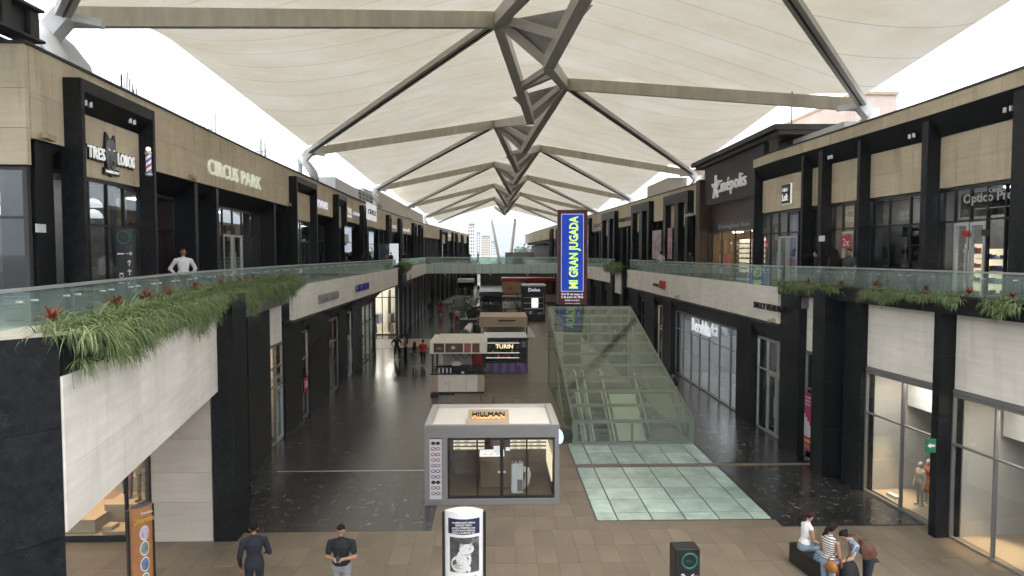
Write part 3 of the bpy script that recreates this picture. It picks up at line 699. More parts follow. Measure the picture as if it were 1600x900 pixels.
col(RG, EB, 45.4, 48.4, 0, 4.6, -0.3, 0.28)
storefront(RG, EB, 48.4, 50.5, 0, 3.72, -0.05, 1, (2.6,), M_GLASS_D, M_GREY)
col(RG, EB, 50.5, 54.2, 0, 4.6, -0.3, 0.28)
for (a, b) in ((25.15, 28.1), (29.8, 41.0), (43.1, 45.4), (48.4, 50.5)):
    p0, p1 = RG.pt(a, 3.82, -0.05), RG.pt(b, 3.82, -0.05); q0, q1 = RF.pt(a, 4.58, 0), RF.pt(b, 4.58, 0)
    e_ = Vector((.2, 0, .7)); e2 = Vector((.2, 0, .06))
    MB().pts([p0, p1, q1, q0, p0 + e_, p1 + e_, q1 + e2, q0 + e2], [(0, 1, 2, 3), (7, 6, 5, 4), (4, 5, 1, 0), (5, 6, 2, 1), (6, 7, 3, 2), (7, 4, 0, 3)]).make('soffit', M_CHAR, EB)
ys = [25.16, 30.2, 35.4, 40.6, 45.8, 50.0, 54.2]
for i in range(len(ys) - 1):
    RF.part('stone_panel', M_LIME_LO, EB, ys[i] + 0.004, ys[i + 1] - 0.004, 4.6, 5.95, -0.15, rnd.uniform(0, 0.004))
RF.part('fascia_edge', M_CHAR, EB, 25.16, 54.2, 4.5, 4.597, -0.3, 0.05)
for (a, b) in ((12.5, 23.5), (23.5, 60), (60, 95), (95, 165)):
    (RG if b < 24 else RF).part('walkway_slab', M_GREY, EB, a, b, 5.3, UF, -4.4, -0.16)
RF.part('ceiling', M_DARK, EB, 25.2, 54, 4.4, 4.5, -4.4, -0.3)
# pier box with planter
col(RF, EB, 54.2, 54.9, 0, 6.0, -0.3, 0.3); col(RF, EB, 58.3, 59.3, 0, 6.0, -0.3, 0.3)
RF.part('stone_panel', M_LIME_LO, EB, 54.9, 58.3, 3.9, 5.75, -0.2, 0.1)
storefront(RG, EB, 54.9, 58.3, 0, 3.85, 0.0, 2, (2.6,), M_GLASS_D, M_GREY)
interior(RG, EB, 54.9, 58.3, 0, 3.85, 1.5, M_MAROON, lamp=M_LAMP, nl=1)
y = 59.3; k = 0
while y < 160:
    w1, w2 = 2.4 + (k % 2) * 0.8, 1.8 + (k % 3) * 0.6
    RG.part('window_pane', M_GLASS_D, EB, y, y + w2, 0.05, 3.8, -0.1, -0.08)
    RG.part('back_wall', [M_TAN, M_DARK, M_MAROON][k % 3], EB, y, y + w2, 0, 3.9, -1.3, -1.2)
    if k % 3 == 0: RG.part('ceiling_lamp', M_LAMP, EB, y + .3, y + w2 - .3, 3.7, 3.78, -0.8, -0.6)
    RG.part('lintel', M_CHAR, EB, y, y + w2, 3.8, 4.62, -0.3, -0.05)
    RG.part('column', M_GRAN, EB, y + w2, y + w2 + w1, 0, 4.62, -0.4, 0.25)
    y += w1 + w2; k += 1
for (a, b) in ((59.3, 68), (68.0, 78), (78, 90), (95.5, 110), (110.0, 126), (126, 160)): RF.part('stone_panel', M_LIME_LO, EB, a, b - 0.01, 4.64, 5.93, -0.15, 0)
# clothing shop on the corner: pale walls, warm wall washers, track lights
interior(RG, EB, 12.8, 16.75, 0, 3.7, 3.2, M_ZW, floorm=M_ZF)
interior(RG, EB, 16.9, 20.25, 0, 3.7, 3.2, M_ZW, floorm=M_ZF)
def washer(y, z0=3.55, off=-0.75, e=16):
    o = RG.pt(y, z0, off)
    d = bpy.data.lights.new('wall_washer', 'SPOT'); d.energy = e * 45; d.color = (1.0, 0.74, 0.42); d.spot_size = R(38); d.spot_blend = 0.8; d.shadow_soft_size = 0.05
    l_ = bpy.data.objects.new('wall_washer', d); COL.objects.link(l_); l_.location = o; l_.rotation_euler = (0, R(6), 0)
    MB().lathe(o + Vector((0, 0, .02)), [(0.05, 0), (0.06, 0.12)], 10).make('ceiling_spot', M_LAMP, EB)
washer(19.65, e=18); washer(15.9, e=18)
for (a, b) in ((12.9, 16.6), (17.4, 20.1)):
    RG.part('bulkhead', M_WHITE, EB, a, b, 2.62, 3.66, -1.4, -1.25)
    yy = (a + b) / 2
    ld = bpy.data.lights.new('track_light', 'AREA'); ld.energy = 60; ld.size = 1.4; ld.color = (1.0, 0.90, 0.80)
    l_ = bpy.data.objects.new('track_light', ld); COL.objects.link(l_); l_.location = RG.pt(yy, 3.6, -0.7)
for (b0, n_) in ((17.65, 4), (13.6, 5), (15.6, 2)):
    for i in range(n_):
        p = RG.pt(b0 + i * 0.17, 2.62, -1.18)
        MB().tube([p, p + Vector((-0.10, -0.04, -0.22))], 0.05, 10).bar(p + Vector((0, 0, -.02)), p + Vector((.1, 0, .05)), .03, .03).make('track_spot', M_WHITE, EB)
for yy in (17.7, 18.4, 19.7): 
    pass
MB().bar(RG.pt(19.75, 0.05, -0.45), RG.pt(19.35, 0.05, -0.45), 0.16, 0.12).make('floor_projector', M_WHITE, EB)
MB().bar(RG.pt(15.0, 0.05, -0.9), RG.pt(14.3, 0.05, -0.9), 0.16, 0.1).make('floor_projector', M_WHITE, EB)
interior(RG, EB, 22.2, 23.6, 0, 3.75, 1.6, M_DARK, lamp=M_LAMPC, nl=1)
interior(RG, EB, 25.15, 28.1, 0, 3.75, 2.4, M_DARK, lamp=M_LAMPC, nl=2)
interior(RG, EB, 29.8, 41.0, 0, 3.75, 4.0, M_WHITE, floorm=mat('pale_shop_floor', (0.6, 0.6, 0.6), 0.25), lamp=M_LAMPC, nl=8)
interior(RG, EB, 43.1, 45.4, 0, 3.75, 2.0, M_WHITE_W, lamp=M_LAMP, nl=1)
interior(RG, EB, 48.4, 50.5, 0, 3.75, 2.0, M_DARK)
# ---- upper storeys
UL = Wall([(-10.15, 15.4), (-10.85, 32), (-11.75, 66), (-11.0, 96), (-5.7, 168)], 1)
UR = Wall([(13.45, 12.0), (13.45, 20.6), (12.95, 30), (13.15, 44), (12.4, 58), (11.2, 82), (8.4, 140), (7.4, 168)], -1)
ZB, ZT, ZI, ZP = 9.75, 11.38, 10.7, 9.12      # beige bottom, portal top, portal inner top, portal panel bottom
def ucol(w, parent, uL, uR, z0=UF, z1=ZI, depth=0.42, back=0.0, m=None, thick=0.16):
    """stone fin between pixel columns uL and uR: near side face and front edge as seen"""
    y0 = w.y(uL if w.side > 0 else uR, back); y1 = w.y(uR if w.side > 0 else uL, back + depth)
    y1 = max(y1, y0 + thick)
    w.part('pier', m or M_GRAN, parent, y0, y1, z0, z1, back - 0.1, back + depth)
    return y0, y1
def portal(w, parent, y0, y1, nv=3, cols=2, gm=None, proud=0.42, j=0.14, zt=ZT, glaz=True, doors=()):
    w.part('portal_jamb', M_GRAN, parent, y0, y0 + j, UF, zt, -0.1, proud)
    w.part('portal_jamb', M_GRAN, parent, y1 - j, y1, UF, zt, -0.1, proud)
    # folded head: slopes up from the recessed panel to the outer edge
    a, b = y0 + j, y1 - j
    i0, i1, o0, o1 = w.pt(a, ZI, 0.03), w.pt(b, ZI, 0.03), w.pt(a, zt - 0.3, proud), w.pt(b, zt - 0.3, proud)
    t0, t1, s0, s1 = w.pt(a, zt, 0.03), w.pt(b, zt, 0.03), w.pt(a, zt, proud), w.pt(b, zt, proud)
    MB().pts([i0, i1, o1, o0, t0, t1, s1, s0], [(0, 1, 2, 3), (7, 6, 5, 4), (4, 5, 1, 0), (5, 6, 2, 1), (6, 7, 3, 2), (7, 4, 0, 3)]).make('portal_head', M_GRAN, parent)
    clad(w, parent, M_LIME_UP, a, b, ZP + 0.03, ZI - 0.005, -0.12, -0.0, cols, 1 if b - a < 2.2 else 2)
    if glaz: storefront(w, parent, a, b, UF, ZP - 0.07, -0.06, nv, (UF + 2.25,), gm or M_GLASS, M_BLACK, doors=doors)
def fins(w, parent, ys, z1=ZB, depth=0.72, th=0.28):
    for y in ys: w.part('pier', M_GRAN, parent, y, y + th, UF, z1, -0.85, -0.85 + depth + 0.1)
def soffit(w, parent, y0, y1, zi=9.2):
    q = [w.pt(y0, zi, -0.8), w.pt(y1, zi, -0.8), w.pt(y1, ZB - .005, 0.0), w.pt(y0, ZB - .005, 0.0)]
    t = [w.pt(y0, ZB + .15, -0.8), w.pt(y1, ZB + .15, -0.8), w.pt(y1, ZB + .1, -0.14), w.pt(y0, ZB + .1, -0.14)]
    MB().pts(q + t, [(0, 1, 2, 3), (7, 6, 5, 4), (4, 5, 1, 0), (5, 6, 2, 1), (6, 7, 3, 2), (7, 4, 0, 3)]).make('soffit', M_GRAN, parent)
def band(w, parent, y0, y1, z0=ZB, z1=PAR, step=2.6):
    n = max(1, round((y1 - y0) / step)); clad(w, parent, M_LIME_UP, y0, y1, z0, z1, -0.15, 0.0, n, 2 if z1 - z0 > 1.2 else 1)
def coping(w, parent, y0, y1, z=PAR): w.part('coping', M_CHAR, parent, y0, y1, z, z + 0.06, -0.35, 0.05)

# west upper: block face towards the camera
yc = 15.4
for (a, b, c, d) in ((-12.0, -10.16, 9.15, 9.95), (-12.0, -10.16, 9.95, 10.8), (-12.0, -10.16, 10.8, 11.75), (-14, -12.0, 9.15, 10.4), (-14, -12.0, 10.4, 11.75)):
    MB().box(a + .004, b - .004, yc - .13, yc, c + .004, d - .004).make('stone_panel', M_LIME_UP, WB)
MB().box(-14, -10.1, yc - .18, yc + .2, 11.75, 11.81).make('coping', M_CHAR, WB)
MB().box(-10.36, -10.26, yc - .02, yc + .1, UF, 9.13).box(-14, -10.36, yc - .02, yc + .04, 9.05, 9.13).box(-14, -10.36, yc - .02, yc + .04, UF + 2.28, UF + 2.34).box(-12.0, -11.94, yc - .02, yc + .04, UF, 9.05).make('window_frame', M_CHAR, WB)
for (a, b) in ((-14, -12.0), (-11.94, -10.36)):
    for (c, d) in ((UF + .05, UF + 2.28), (UF + 2.34, 9.05)): MB().box(a, b, yc, yc + .012, c, d).make('window_pane', M_GLASS, WB)
MB().box(-14, -10.36, yc + 2.2, yc + 2.3, UF, 9.1).make('back_wall', M_DARK, WB)
MB().box(-14, -10.36, yc + .1, yc + 2.2, 9.06, 9.12).make('shop_ceiling', M_DARK, WB)
MB().box(-13.8, -12.6, yc + .6, yc + 1.0, UF, UF + .9).box(-11.6, -11.0, yc + .8, yc + 1.4, UF, UF + 1.1).make('barber_chair', M_BLACK, WB)
MB().box(-12.4, -11.0, yc + 1.2, yc + 1.5, 8.98, 9.04).make('ceiling_lamp', M_LAMPC, WB); MB().box(-11.9, -11.2, yc + 2.12, yc + 2.18, 6.6, 7.5).make('mirror', M_ALU, WB)

p1a, p1b = UL.y(106), UL.y(247, .42)
band(UL, WB, 15.42, p1a); soffit(UL, WB, 15.6, p1a)
UL.part('pier', M_GRAN, WB, 15.56, UL.y(86, -.05), UF, ZB - .01, -0.8, -0.03)
storefront(UL, WB, UL.y(86, -.05), p1a, UF, 9.15, -0.8, 1, (UF + 2.3,), M_GLASS_D, M_BLACK, doors=((0, 2.2),))
portal(UL, WB, p1a, p1b, 4, 2, M_GLASS)
band(UL, WB, p1a, p1b, ZT + .005, PAR)
p2a, p2b = UL.y(453), UL.y(497, .42)
p3a, p3b = UL.y(521), UL.y(543, .42)
p4a, p4b = UL.y(562), UL.y(574, .42)
e5 = UL.y(590)
for (a, b) in ((p1b, p2a), (p2b, p3a), (p3b, p4a), (p4b, e5)):
    band(UL, WB, a, b); soffit(UL, WB, a, b)
for (a, b) in ((p2a, p2b), (p3a, p3b), (p4a, p4b)):
    portal(UL, WB, a, b, 2, 1, M_GLASS_R); band(UL, WB, a, b, ZT + .005, PAR)
fs = [UL.y(u, -.8) for u in (272, 308, 405, 426, 506, 514, 549, 555)]
fins(UL, WB, fs)
g0 = p1b
def glz(a, b, n, gm=M_GLASS_D, doors=()): storefront(UL, WB, a, b, UF, 9.12, -0.8, n, (UF + 2.35,), gm, M_BLACK, doors=doors)
glz(p1b, fs[0], 2); glz(fs[0] + .28, fs[1], 2, doors=((0, 2.3),)); glz(fs[1] + .28, fs[2], 6, M_GLASS_R, doors=((2, 2.35), (3, 2.35)))
glz(fs[2] + .28, fs[3], 1, M_GLASS_D); glz(fs[3] + .28, p2a, 2, M_GLASS_D, doors=((0, 2.3),))
glz(p2b, fs[4], 2, M_GLASS_D, doors=((0, 2.3),)); glz(fs[4] + .28, fs[5], 1); glz(fs[5] + .28, p3a, 1)
glz(p3b, fs[6], 2, M_GLASS_D, doors=((0, 2.3),)); glz(fs[6] + .28, fs[7], 1); glz(fs[7] + .28, p4a, 1)
coping(UL, WB, 15.4, 32); coping(UL, WB, 32, e5)
for (a, b, m_, lm) in ((17.9, p1b, M_SHOPI, M_LAMPC), (p1b, fs[1], M_SHOPI, M_LAMPC), (fs[1], fs[2] + .3, M_BURG, M_LAMP), (fs[2] + .3, p2b, M_SHOPI, M_LAMPC), (p2b, p3b, M_SHOPI, M_LAMPC), (p3b, e5, M_DARK, None)):
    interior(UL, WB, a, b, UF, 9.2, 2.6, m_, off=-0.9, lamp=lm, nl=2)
for (a, b) in ((15.7, 32), (32, e5)): UL.part('wall_core', M_DARK, WB, a, b, 9.3, PAR - .05, -3.5, -0.7)
# far west upper
far_p = [(603, 612), (621, 627), (643, 652), (653, 662), (687, 700), (705, 710), (711, 716), (720, 725), (729, 733)]
prev = e5
for i, (ua, ub) in enumerate(far_p):
    a, b = UL.y(ua), UL.y(ub, .42)
    a = max(a, prev + .1); b = max(b, a + 1.4)
    band(UL, WB, prev, a, step=4); soffit(UL, WB, prev, a); UL.part('window_pane', M_GLASS_D, WB, prev, a, UF + .05, 9.15, -0.8, -0.79)
    yy = prev + .8
    while yy < a - .5: UL.part('pier', M_GRAN, WB, yy, yy + .3, UF, ZB, -0.8, -0.05); yy += 2.6
    UL.part('back_wall', M_WHITE_W if i in (4,) else M_DARK, WB, prev, a, UF, 9.2, -2.3, -2.2)
    if i == 4: UL.part('ceiling_lamp', M_LAMPC, WB, prev + 1, a - 1, 9.05, 9.12, -2, -1.4)
    portal(UL, WB, a, b, 1, 1, M_GLASS_R, j=0.25); band(UL, WB, a, b, ZT + .005, PAR)
    UL.part('back_wall', M_WHITE_W if i == 4 else M_DARK, WB, a, b, UF, 9.2, -1.5, -1.4)
    prev = b
band(UL, WB, prev, 165, step=6); coping(UL, WB, e5, 96); coping(UL, WB, 96, 165); soffit(UL, WB, prev, 165)
yy = prev + .5
while yy < 164: UL.part('pier', M_GRAN, WB, yy, yy + .5, UF, ZB, -0.8, -0.05); yy += 3.0
UL.part('back_wall', M_DARK, WB, prev, 165, UF, 9.2, -1.5, -1.4)

# east upper: one long portal with fins, then the cinema block, then bays
e0, e1 = 12.2, UR.y(1175, .42)
for (a, b) in ((e0, 20.6), (20.6, 30), (30, e1)): UR.part('coping', M_CHAR, EB, a, b, PAR, PAR + 0.06, -0.35, 0.47)
n_ = 8
for i in range(n_):
    a, b = e0 + (e1 - e0) * i / n_, e0 + (e1 - e0) * (i + 1) / n_
    UR.part('stone_panel', M_LIME_UP, EB, a + .004, b - .004, ZT - .03, PAR - .004, -0.1, 0.44)
def uhead(a, b):
    i0, i1, o0, o1 = UR.pt(a, ZI, 0.03), UR.pt(b, ZI, 0.03), UR.pt(a, ZT - .05, .43), UR.pt(b, ZT - .05, .43)
    t0, t1, s0, s1 = UR.pt(a, ZT - .035, 0.03), UR.pt(b, ZT - .035, 0.03), UR.pt(a, ZT - .035, .43), UR.pt(b, ZT - .035, .43)
    MB().pts([i0, i1, o1, o0, t0, t1, s1, s0], [(0, 1, 2, 3), (7, 6, 5, 4), (4, 5, 1, 0), (5, 6, 2, 1), (6, 7, 3, 2), (7, 4, 0, 3)]).make('portal_head', M_GRAN, EB)
yb = UR.y(1598)
uhead(e0, 20.5); uhead(20.5, 30.0); uhead(30.0, e1)
cols_ = [(1435, 1465), (1342, 1357), (1275, 1297), (1255, 1267), (1175, 1190)]
edges = [(yb - .2, yb)]
for (uL, uR_) in cols_: edges.append(ucol(UR, EB, uL, uR_, UF, ZI + .5, depth=0.4))
UR.part('pier', M_GRAN, EB, yb - .45, yb - .02, UF, ZT - .05, -0.1, 0.4)
def ebay(a, b, cols, nv, gm, doors=(), tr=UF + 2.45, rows=2):
    clad(UR, EB, M_LIME_UP, a, b, ZP + .05, ZI, -0.12, 0.0, cols, rows)
    storefront(UR, EB, a, b, UF, ZP - .08, -0.06, nv, (tr,), gm, M_BLACK, doors=doors)
ebay(yb, edges[1][0], 2, 5, M_GLASS, doors=((2, 2.4), (3, 2.4)))
ebay(edges[1][1], edges[2][0], 2, 3, M_GLASS_D)
ebay(edges[2][1], edges[3][0], 1, 3, M_GLASS, doors=((1, 2.35),))
ebay(edges[3][1], edges[4][0], 1, 1, M_GLASS_D, rows=1)
ebay(edges[4][1], edges[5][0], 3, 5, M_GLASS, doors=((2, 2.3), (1, 2.3)))
ebay(12.2, yb - .45, 2, 3, M_GLASS)
M_NAVY = mat('navy_wall', (0.02, 0.024, 0.035), 0.6)
for (a, b, m_, lm) in ((12.2, yb, M_SHOPI, M_LAMPC), (yb, edges[1][0], M_SHOPI, M_LAMPC), (edges[1][1], edges[2][0], M_SHOPI, M_LAMPC), (edges[2][1], edges[3][0], M_SHOPI, M_LAMP), (edges[4][1], edges[5][0], M_SHOPI, M_LAMPC)):
    interior(UR, EB, a, b, UF, 9.2, 3.0, m_, off=-0.2, lamp=lm, nl=2)
for (a, b) in ((e0, 20.6), (20.6, 30), (30, e1)): UR.part('wall_core', M_DARK, EB, a, b, 9.3, PAR - .05, -3.5, -0.4)
# lit shelves of goods in the optician, homeware and fashion bays
rs = random.Random(3)
M_GOODS = [mat('goods_white', (0.6, 0.6, 0.58), 0.5), mat('goods_red', (0.4, 0.03, 0.04), 0.5), mat('goods_blue', (0.05, 0.10, 0.3), 0.5), mat('goods_tan', (0.4, 0.28, 0.16), 0.6), mat('goods_black', (0.02, 0.02, 0.02), 0.4), mat('goods_green', (0.05, 0.16, 0.07), 0.6), mat('goods_pink', (0.5, 0.16, 0.2), 0.5)]
def shelf(name, label, w, y0, y1, zs, off, depth=0.3, lit=False, n=7, hmax=0.28, group=None, pal=(0, 1, 2, 3, 4)):
    """rack of goods: back board, shelves, items one by one"""
    t = thing(name, label, 'shelf', w.pt((y0 + y1) / 2, zs[0], off), group=group)
    w.part('back_board', M_LITC if lit else M_CHAR, t, y0, y1, zs[0], zs[-1] + 0.3, off - depth, off - depth + 0.02)
    for z in zs:
        w.part('shelf_board', M_WHITE if lit else M_BLACK, t, y0, y1, z, z + 0.025, off - depth + .02, off)
        for i in range(n):
            a = y0 + (y1 - y0) * (i + .15 + .1 * rs.random()) / n; b = a + (y1 - y0) / n * rs.uniform(.45, .75); h = hmax * rs.uniform(.4, 1)
            w.part('item', M_GOODS[rs.choice(pal)], t, a, b, z + .025, z + .025 + h, off - depth + .06, off - .06)
    return t
ob = edges[1][0]
shelf('display_shelf', 'rack of spectacles behind the optician glass doors', UR, (yb + ob) / 2 - .9, (yb + ob) / 2 + 1.0, [UF + .3, UF + .65, UF + 1.0, UF + 1.35], -0.7, 0.25, True, 9, .16, pal=(0, 0, 2, 4))
shelf('display_shelf', 'rack of frames left of the optician doors', UR, ob - .95, ob - .15, [UF + .3, UF + .7, UF + 1.1, UF + 1.5], -0.5, 0.25, True, 4, .2, pal=(0, 3, 6))
shelf('display_shelf', 'homeware shelf with white crockery above the planter', UR, edges[1][1] + .4, edges[2][0] - .3, [UF + .5, UF + 1.0, UF + 1.5, UF + 2.1], -0.9, 0.35, False, 6, .35, pal=(0, 5, 5, 4))
shelf('display_shelf', 'fashion shelf behind the bay under the square sign', UR, edges[4][1] + .5, edges[5][0] - .4, [UF + .4, UF + .9, UF + 1.4], -1.2, 0.35, False, 6, .35, pal=(0, 1, 4, 6))
shelf('display_shelf', 'toy shelf behind the red number poster', UR, edges[2][1] + .3, edges[3][0] - .3, [UF + .4, UF + .9, UF + 1.5], -1.2, 0.3, False, 4, .3, pal=(1, 3, 6))
# lower east cosmetics shelves
shelf('display_shelf', 'cosmetics rack inside the beauty shop doors', RG, 25.5, 27.8, [.3, .75, 1.2, 1.65, 2.1], -0.7, .3, False, 10, .28, pal=(0, 2, 4, 6, 0))
shelf('display_shelf', 'tall cosmetics rack behind the pink poster', RG, 22.35, 23.5, [.3, .75, 1.2, 1.65, 2.1], -0.6, .3, False, 5, .28, pal=(0, 2, 4, 3))
# cinema block
c0, c1 = e1, UR.y(1090)
BL = UR
BL.part('sign_board', M_CHAR, EB, c0 - .05, UR.y(1098), 10.2, 12.55, -0.3, -0.05)
BL.part('roof_edge', M_CHAR, EB, c0 - 2.6, c1 + .2, 12.75, 13.0, -3.0, 0.45)
BL.part('roof_soffit', M_WOOD, EB, c0 - 2.5, c1, 12.56, 12.745, -3.0, 0.2)
BL.part('wood_jamb', M_WOOD, EB, UR.y(1098), UR.y(1085, .3), UF, PAR + .1, -3.0, 0.25)
BL.part('wood_wall', M_WOOD, EB, c0, UR.y(1098), 9.05, 10.2, -0.6, -0.5)
storefront(UR, EB, c0 + .1, UR.y(1099), UF, 8.5, -.4, 4, (), M_GLASS, M_BLACK)
BL.part('shop_header', M_BLACK, EB, c0 + .1, UR.y(1099), 8.58, 9.04, -.5, -.35)
interior(UR, EB, c0 + .1, UR.y(1099), UF, 8.55, 2.0, M_WOODM, off=-.6, lamp=M_LAMP, nl=3)
for i in range(3):
    a = c0 + .4 + i * (UR.y(1099) - c0 - .6) / 3; b = a + (UR.y(1099) - c0 - .6) / 3 - .3
    shelf('display_shelf', ['sunglasses shelf at the near end of the eyewear shop', 'sunglasses shelf in the middle of the eyewear shop', 'sunglasses shelf at the far end of the eyewear shop'][i], UR, a, b, [UF + .3, UF + .6, UF + .9, UF + 1.2, UF + 1.5, UF + 1.8, UF + 2.1], -1.9, .2, True, 8, .1, pal=(4, 4, 3))
# bays beyond the cinema
prev = c1
for i, (ua, ub) in enumerate([(1035, 1083), (985, 1021), (939, 966), (900, 925), (880, 895), (868, 878), (858, 865)]):
    a, b = UR.y(ub), UR.y(ua, .42)
    a = max(a, prev + .1); b = max(b, a + 1.6)
    band(UR, EB, prev, a, step=3.4); soffit(UR, EB, prev, a)
    UR.part('window_pane', M_GLASS_D, EB, prev, a, UF + .05, 9.15, -0.8, -0.79); UR.part('back_wall', M_DARK, EB, prev, a, UF, 9.2, -2.3, -2.2)
    yy = prev + .6
    while yy < a - .4: UR.part('pier', M_GRAN, EB, yy, yy + .5, UF, ZB, -0.8, -0.05); yy += 2.2
    if i < 3:
        m1, m2 = a + (b - a) * .36, a + (b - a) * .68
        UR.part('portal_jamb', M_GRAN, EB, a, a + .5, UF, ZT, -0.1, .42); UR.part('portal_jamb', M_GRAN, EB, b - .6, b, UF, ZT, -0.1, .42)
        UR.part('pier', M_GRAN, EB, m1, m1 + .9, UF, ZI + .3, -0.1, .4)
        UR.part('portal_head', M_GRAN, EB, a + .5, b - .6, ZI, ZT, -0.1, .42)
        for (p, q) in ((a + .5, m1), (m1 + .9, b - .6)):
            clad(UR, EB, M_LIME_UP, p, q, ZP, ZI, -0.12, 0.0, 1, 1); storefront(UR, EB, p, q, UF, ZP - .1, -0.06, 2, (UF + 2.4,), M_GLASS_D, M_BLACK, doors=((0, 2.3),))
        band(UR, EB, a, b, ZT + .005, PAR); UR.part('back_wall', M_DARK, EB, a, b, UF, 9.2, -1.6, -1.5)
    else:
        portal(UR, EB, a, b, 1, 1, M_GLASS_D, j=.3); band(UR, EB, a, b, ZT + .005, PAR); UR.part('back_wall', M_DARK, EB, a, b, UF, 9.2, -1.6, -1.5)
    prev = b
band(UR, EB, prev, 165, step=6); coping(UR, EB, c1, 58); coping(UR, EB, 58, 82); coping(UR, EB, 82, 140); coping(UR, EB, 140, 165); UR.part('back_wall', M_DARK, EB, prev, 165, UF, 9.2, -1.6, -1.5)
for (a, b) in ((c1, 58), (58, 82), (82, 140), (140, 165)): UR.part('wall_core', M_DARK, EB, a, b, 9.3, PAR - .05, -3.5, -0.5)
for (a, b) in ((e5, 96), (96, 165)): UL.part('wall_core', M_DARK, WB, a, b, 9.3, PAR - .05, -3.5, -0.7)
# flat roofs behind the parapets keep the shops dark
for (a, b) in ((15.5, 32), (32, 66), (66, 96), (96, 166)): UL.part('roof_deck', M_CHAR, WB, a, b, PAR - .3, PAR - .2, -9, -0.3)
for (a, b) in ((12.3, 20.6), (20.6, 30), (30, e1 - .2), (c1 + .3, 58), (58, 82), (82, 140), (140, 166)): UR.part('roof_deck', M_CHAR, EB, a, b, PAR - .3, PAR - .2, -9, -0.3)
# downlights in the portal heads and cctv
def downlight(w, parent, y, z, off):
    p = w.pt(y, z, off); MB().tube([p, p + Vector((0, 0, -.13))], 0.05, 8).tube([p + Vector((0, .22, 0)), p + Vector((0, .22, -.13))], 0.05, 8).make('downlight', M_ALU, parent)
for u in (137, 206): downlight(UL, WB, UL.y(u, .2), 10.95, 0.25)
for u in (1575, 1425, 1298): downlight(UR, EB, UR.y(u, .2), 10.98, 0.25)
def cctv(w, y, z, off, label):
    p = w.pt(y, z, off); s_ = w.side
    t = thing('security_camera', label, 'camera', p)
    MB().bar(p + Vector((-s_ * .1, 0, .05)), p + Vector((s_ * .06, 0, 0)), .04, .04).make('bracket', M_TAN, t); MB().bar(p + Vector((s_ * .05, -.16, -.02)), p + Vector((s_ * .05, .16, -.06)), .12, .12).make('housing', M_TAN, t)
cctv(UL, UL.y(78, .1), 9.86, 0.12, 'tan floodlight on the wall near the block corner')
cctv(UL, UL.y(302, .1), 9.86, 0.12, 'tan floodlight under the green letter sign')
cctv(UL, UL.y(452, .1), 9.86, 0.12, 'tan floodlight at the second stone portal')
cctv(RF, RF.y(1212), 4.72, 0.1, 'small camera on the fascia edge by the black lettering')
cctv(RF, RF.y(1062), 4.8, 0.1, 'small camera on the fascia above the fashion shop')
# ------------------------------------------------------------------ tent canopy
PER = 26.25
M_GUS = mat('gusset_grey', (0.46, 0.46, 0.46), 0.6)
TC = thing('tent_canopy', 'cream tensioned fabric canopy on folded steel beams above the mall', 'canopy', (2, 80, 14))
def SL(k): return Vector((-12.5, 20.4 + PER * k, 14.2))
def SR(k): return Vector((16.6, 30.6 + PER * k, 14.05))
def AA(k): return Vector((0.2, 33.4 + PER * k, 18.6))
def BB(k): return Vector((4.5, 43.8 + PER * k, 18.15))
def NN(k): return Vector((2.5, 31.7 + PER * k, 16.1))
def MM(k): return Vector((2.4, 44.8 + PER * k, 16.1))
def patch(name, a, b, c, d, lift=0.28, n=14, sag=0.0):
    """tensioned bilinear sheet a-b-c-d"""
    mb = MB(); P = []
    for i in range(n + 1):
        for j in range(n + 1):
            s, t = i / n, j / n
            p = a * (1 - s) * (1 - t) + b * s * (1 - t) + c * s * t + d * (1 - s) * t
            p = p + Vector((0, 0, lift + sag * 16 * s * (1 - s) * t * (1 - t))); P.append(p)
    mb.pts(P, [(i * (n + 1) + j, (i + 1) * (n + 1) + j, (i + 1) * (n + 1) + j + 1, i * (n + 1) + j + 1) for i in range(n) for j in range(n)])
    mb.make(name, M_MEMB, TC, smooth=True)
K0, K1 = -1, 4
for k in range(K0, K1 + 1):
    a = AA(k); s0, s1 = SL(k), SL(k + 1)
    cl = Vector((-16.0, a.y, 17.6)); patch('membrane', a, s0, cl, s1)
    patch('membrane', a, s1, AA(k + 1), BB(k))
    b = BB(k); r0, r1 = SR(k), SR(k + 1)
    # outer east sheet hangs between SR(k) and SR(k+1), inner between B(k) and B(k+1)
    cr = Vector((19.8, b.y, 17.6)); patch('membrane', b, r0, cr, r1)
    patch('membrane', b, r1, BB(k + 1), AA(k + 1))
def beam(p, q, w, h, m=None, name='beam', w2=None, h2=None, d=-0.18):
    off = Vector((0, 0, d)); MB().bar(Vector(p) + off, Vector(q) + off, w, h, w2=w2, h2=h2).make(name, m or M_STEEL, TC)
def lerp(a, b, t): return a + (b - a) * t
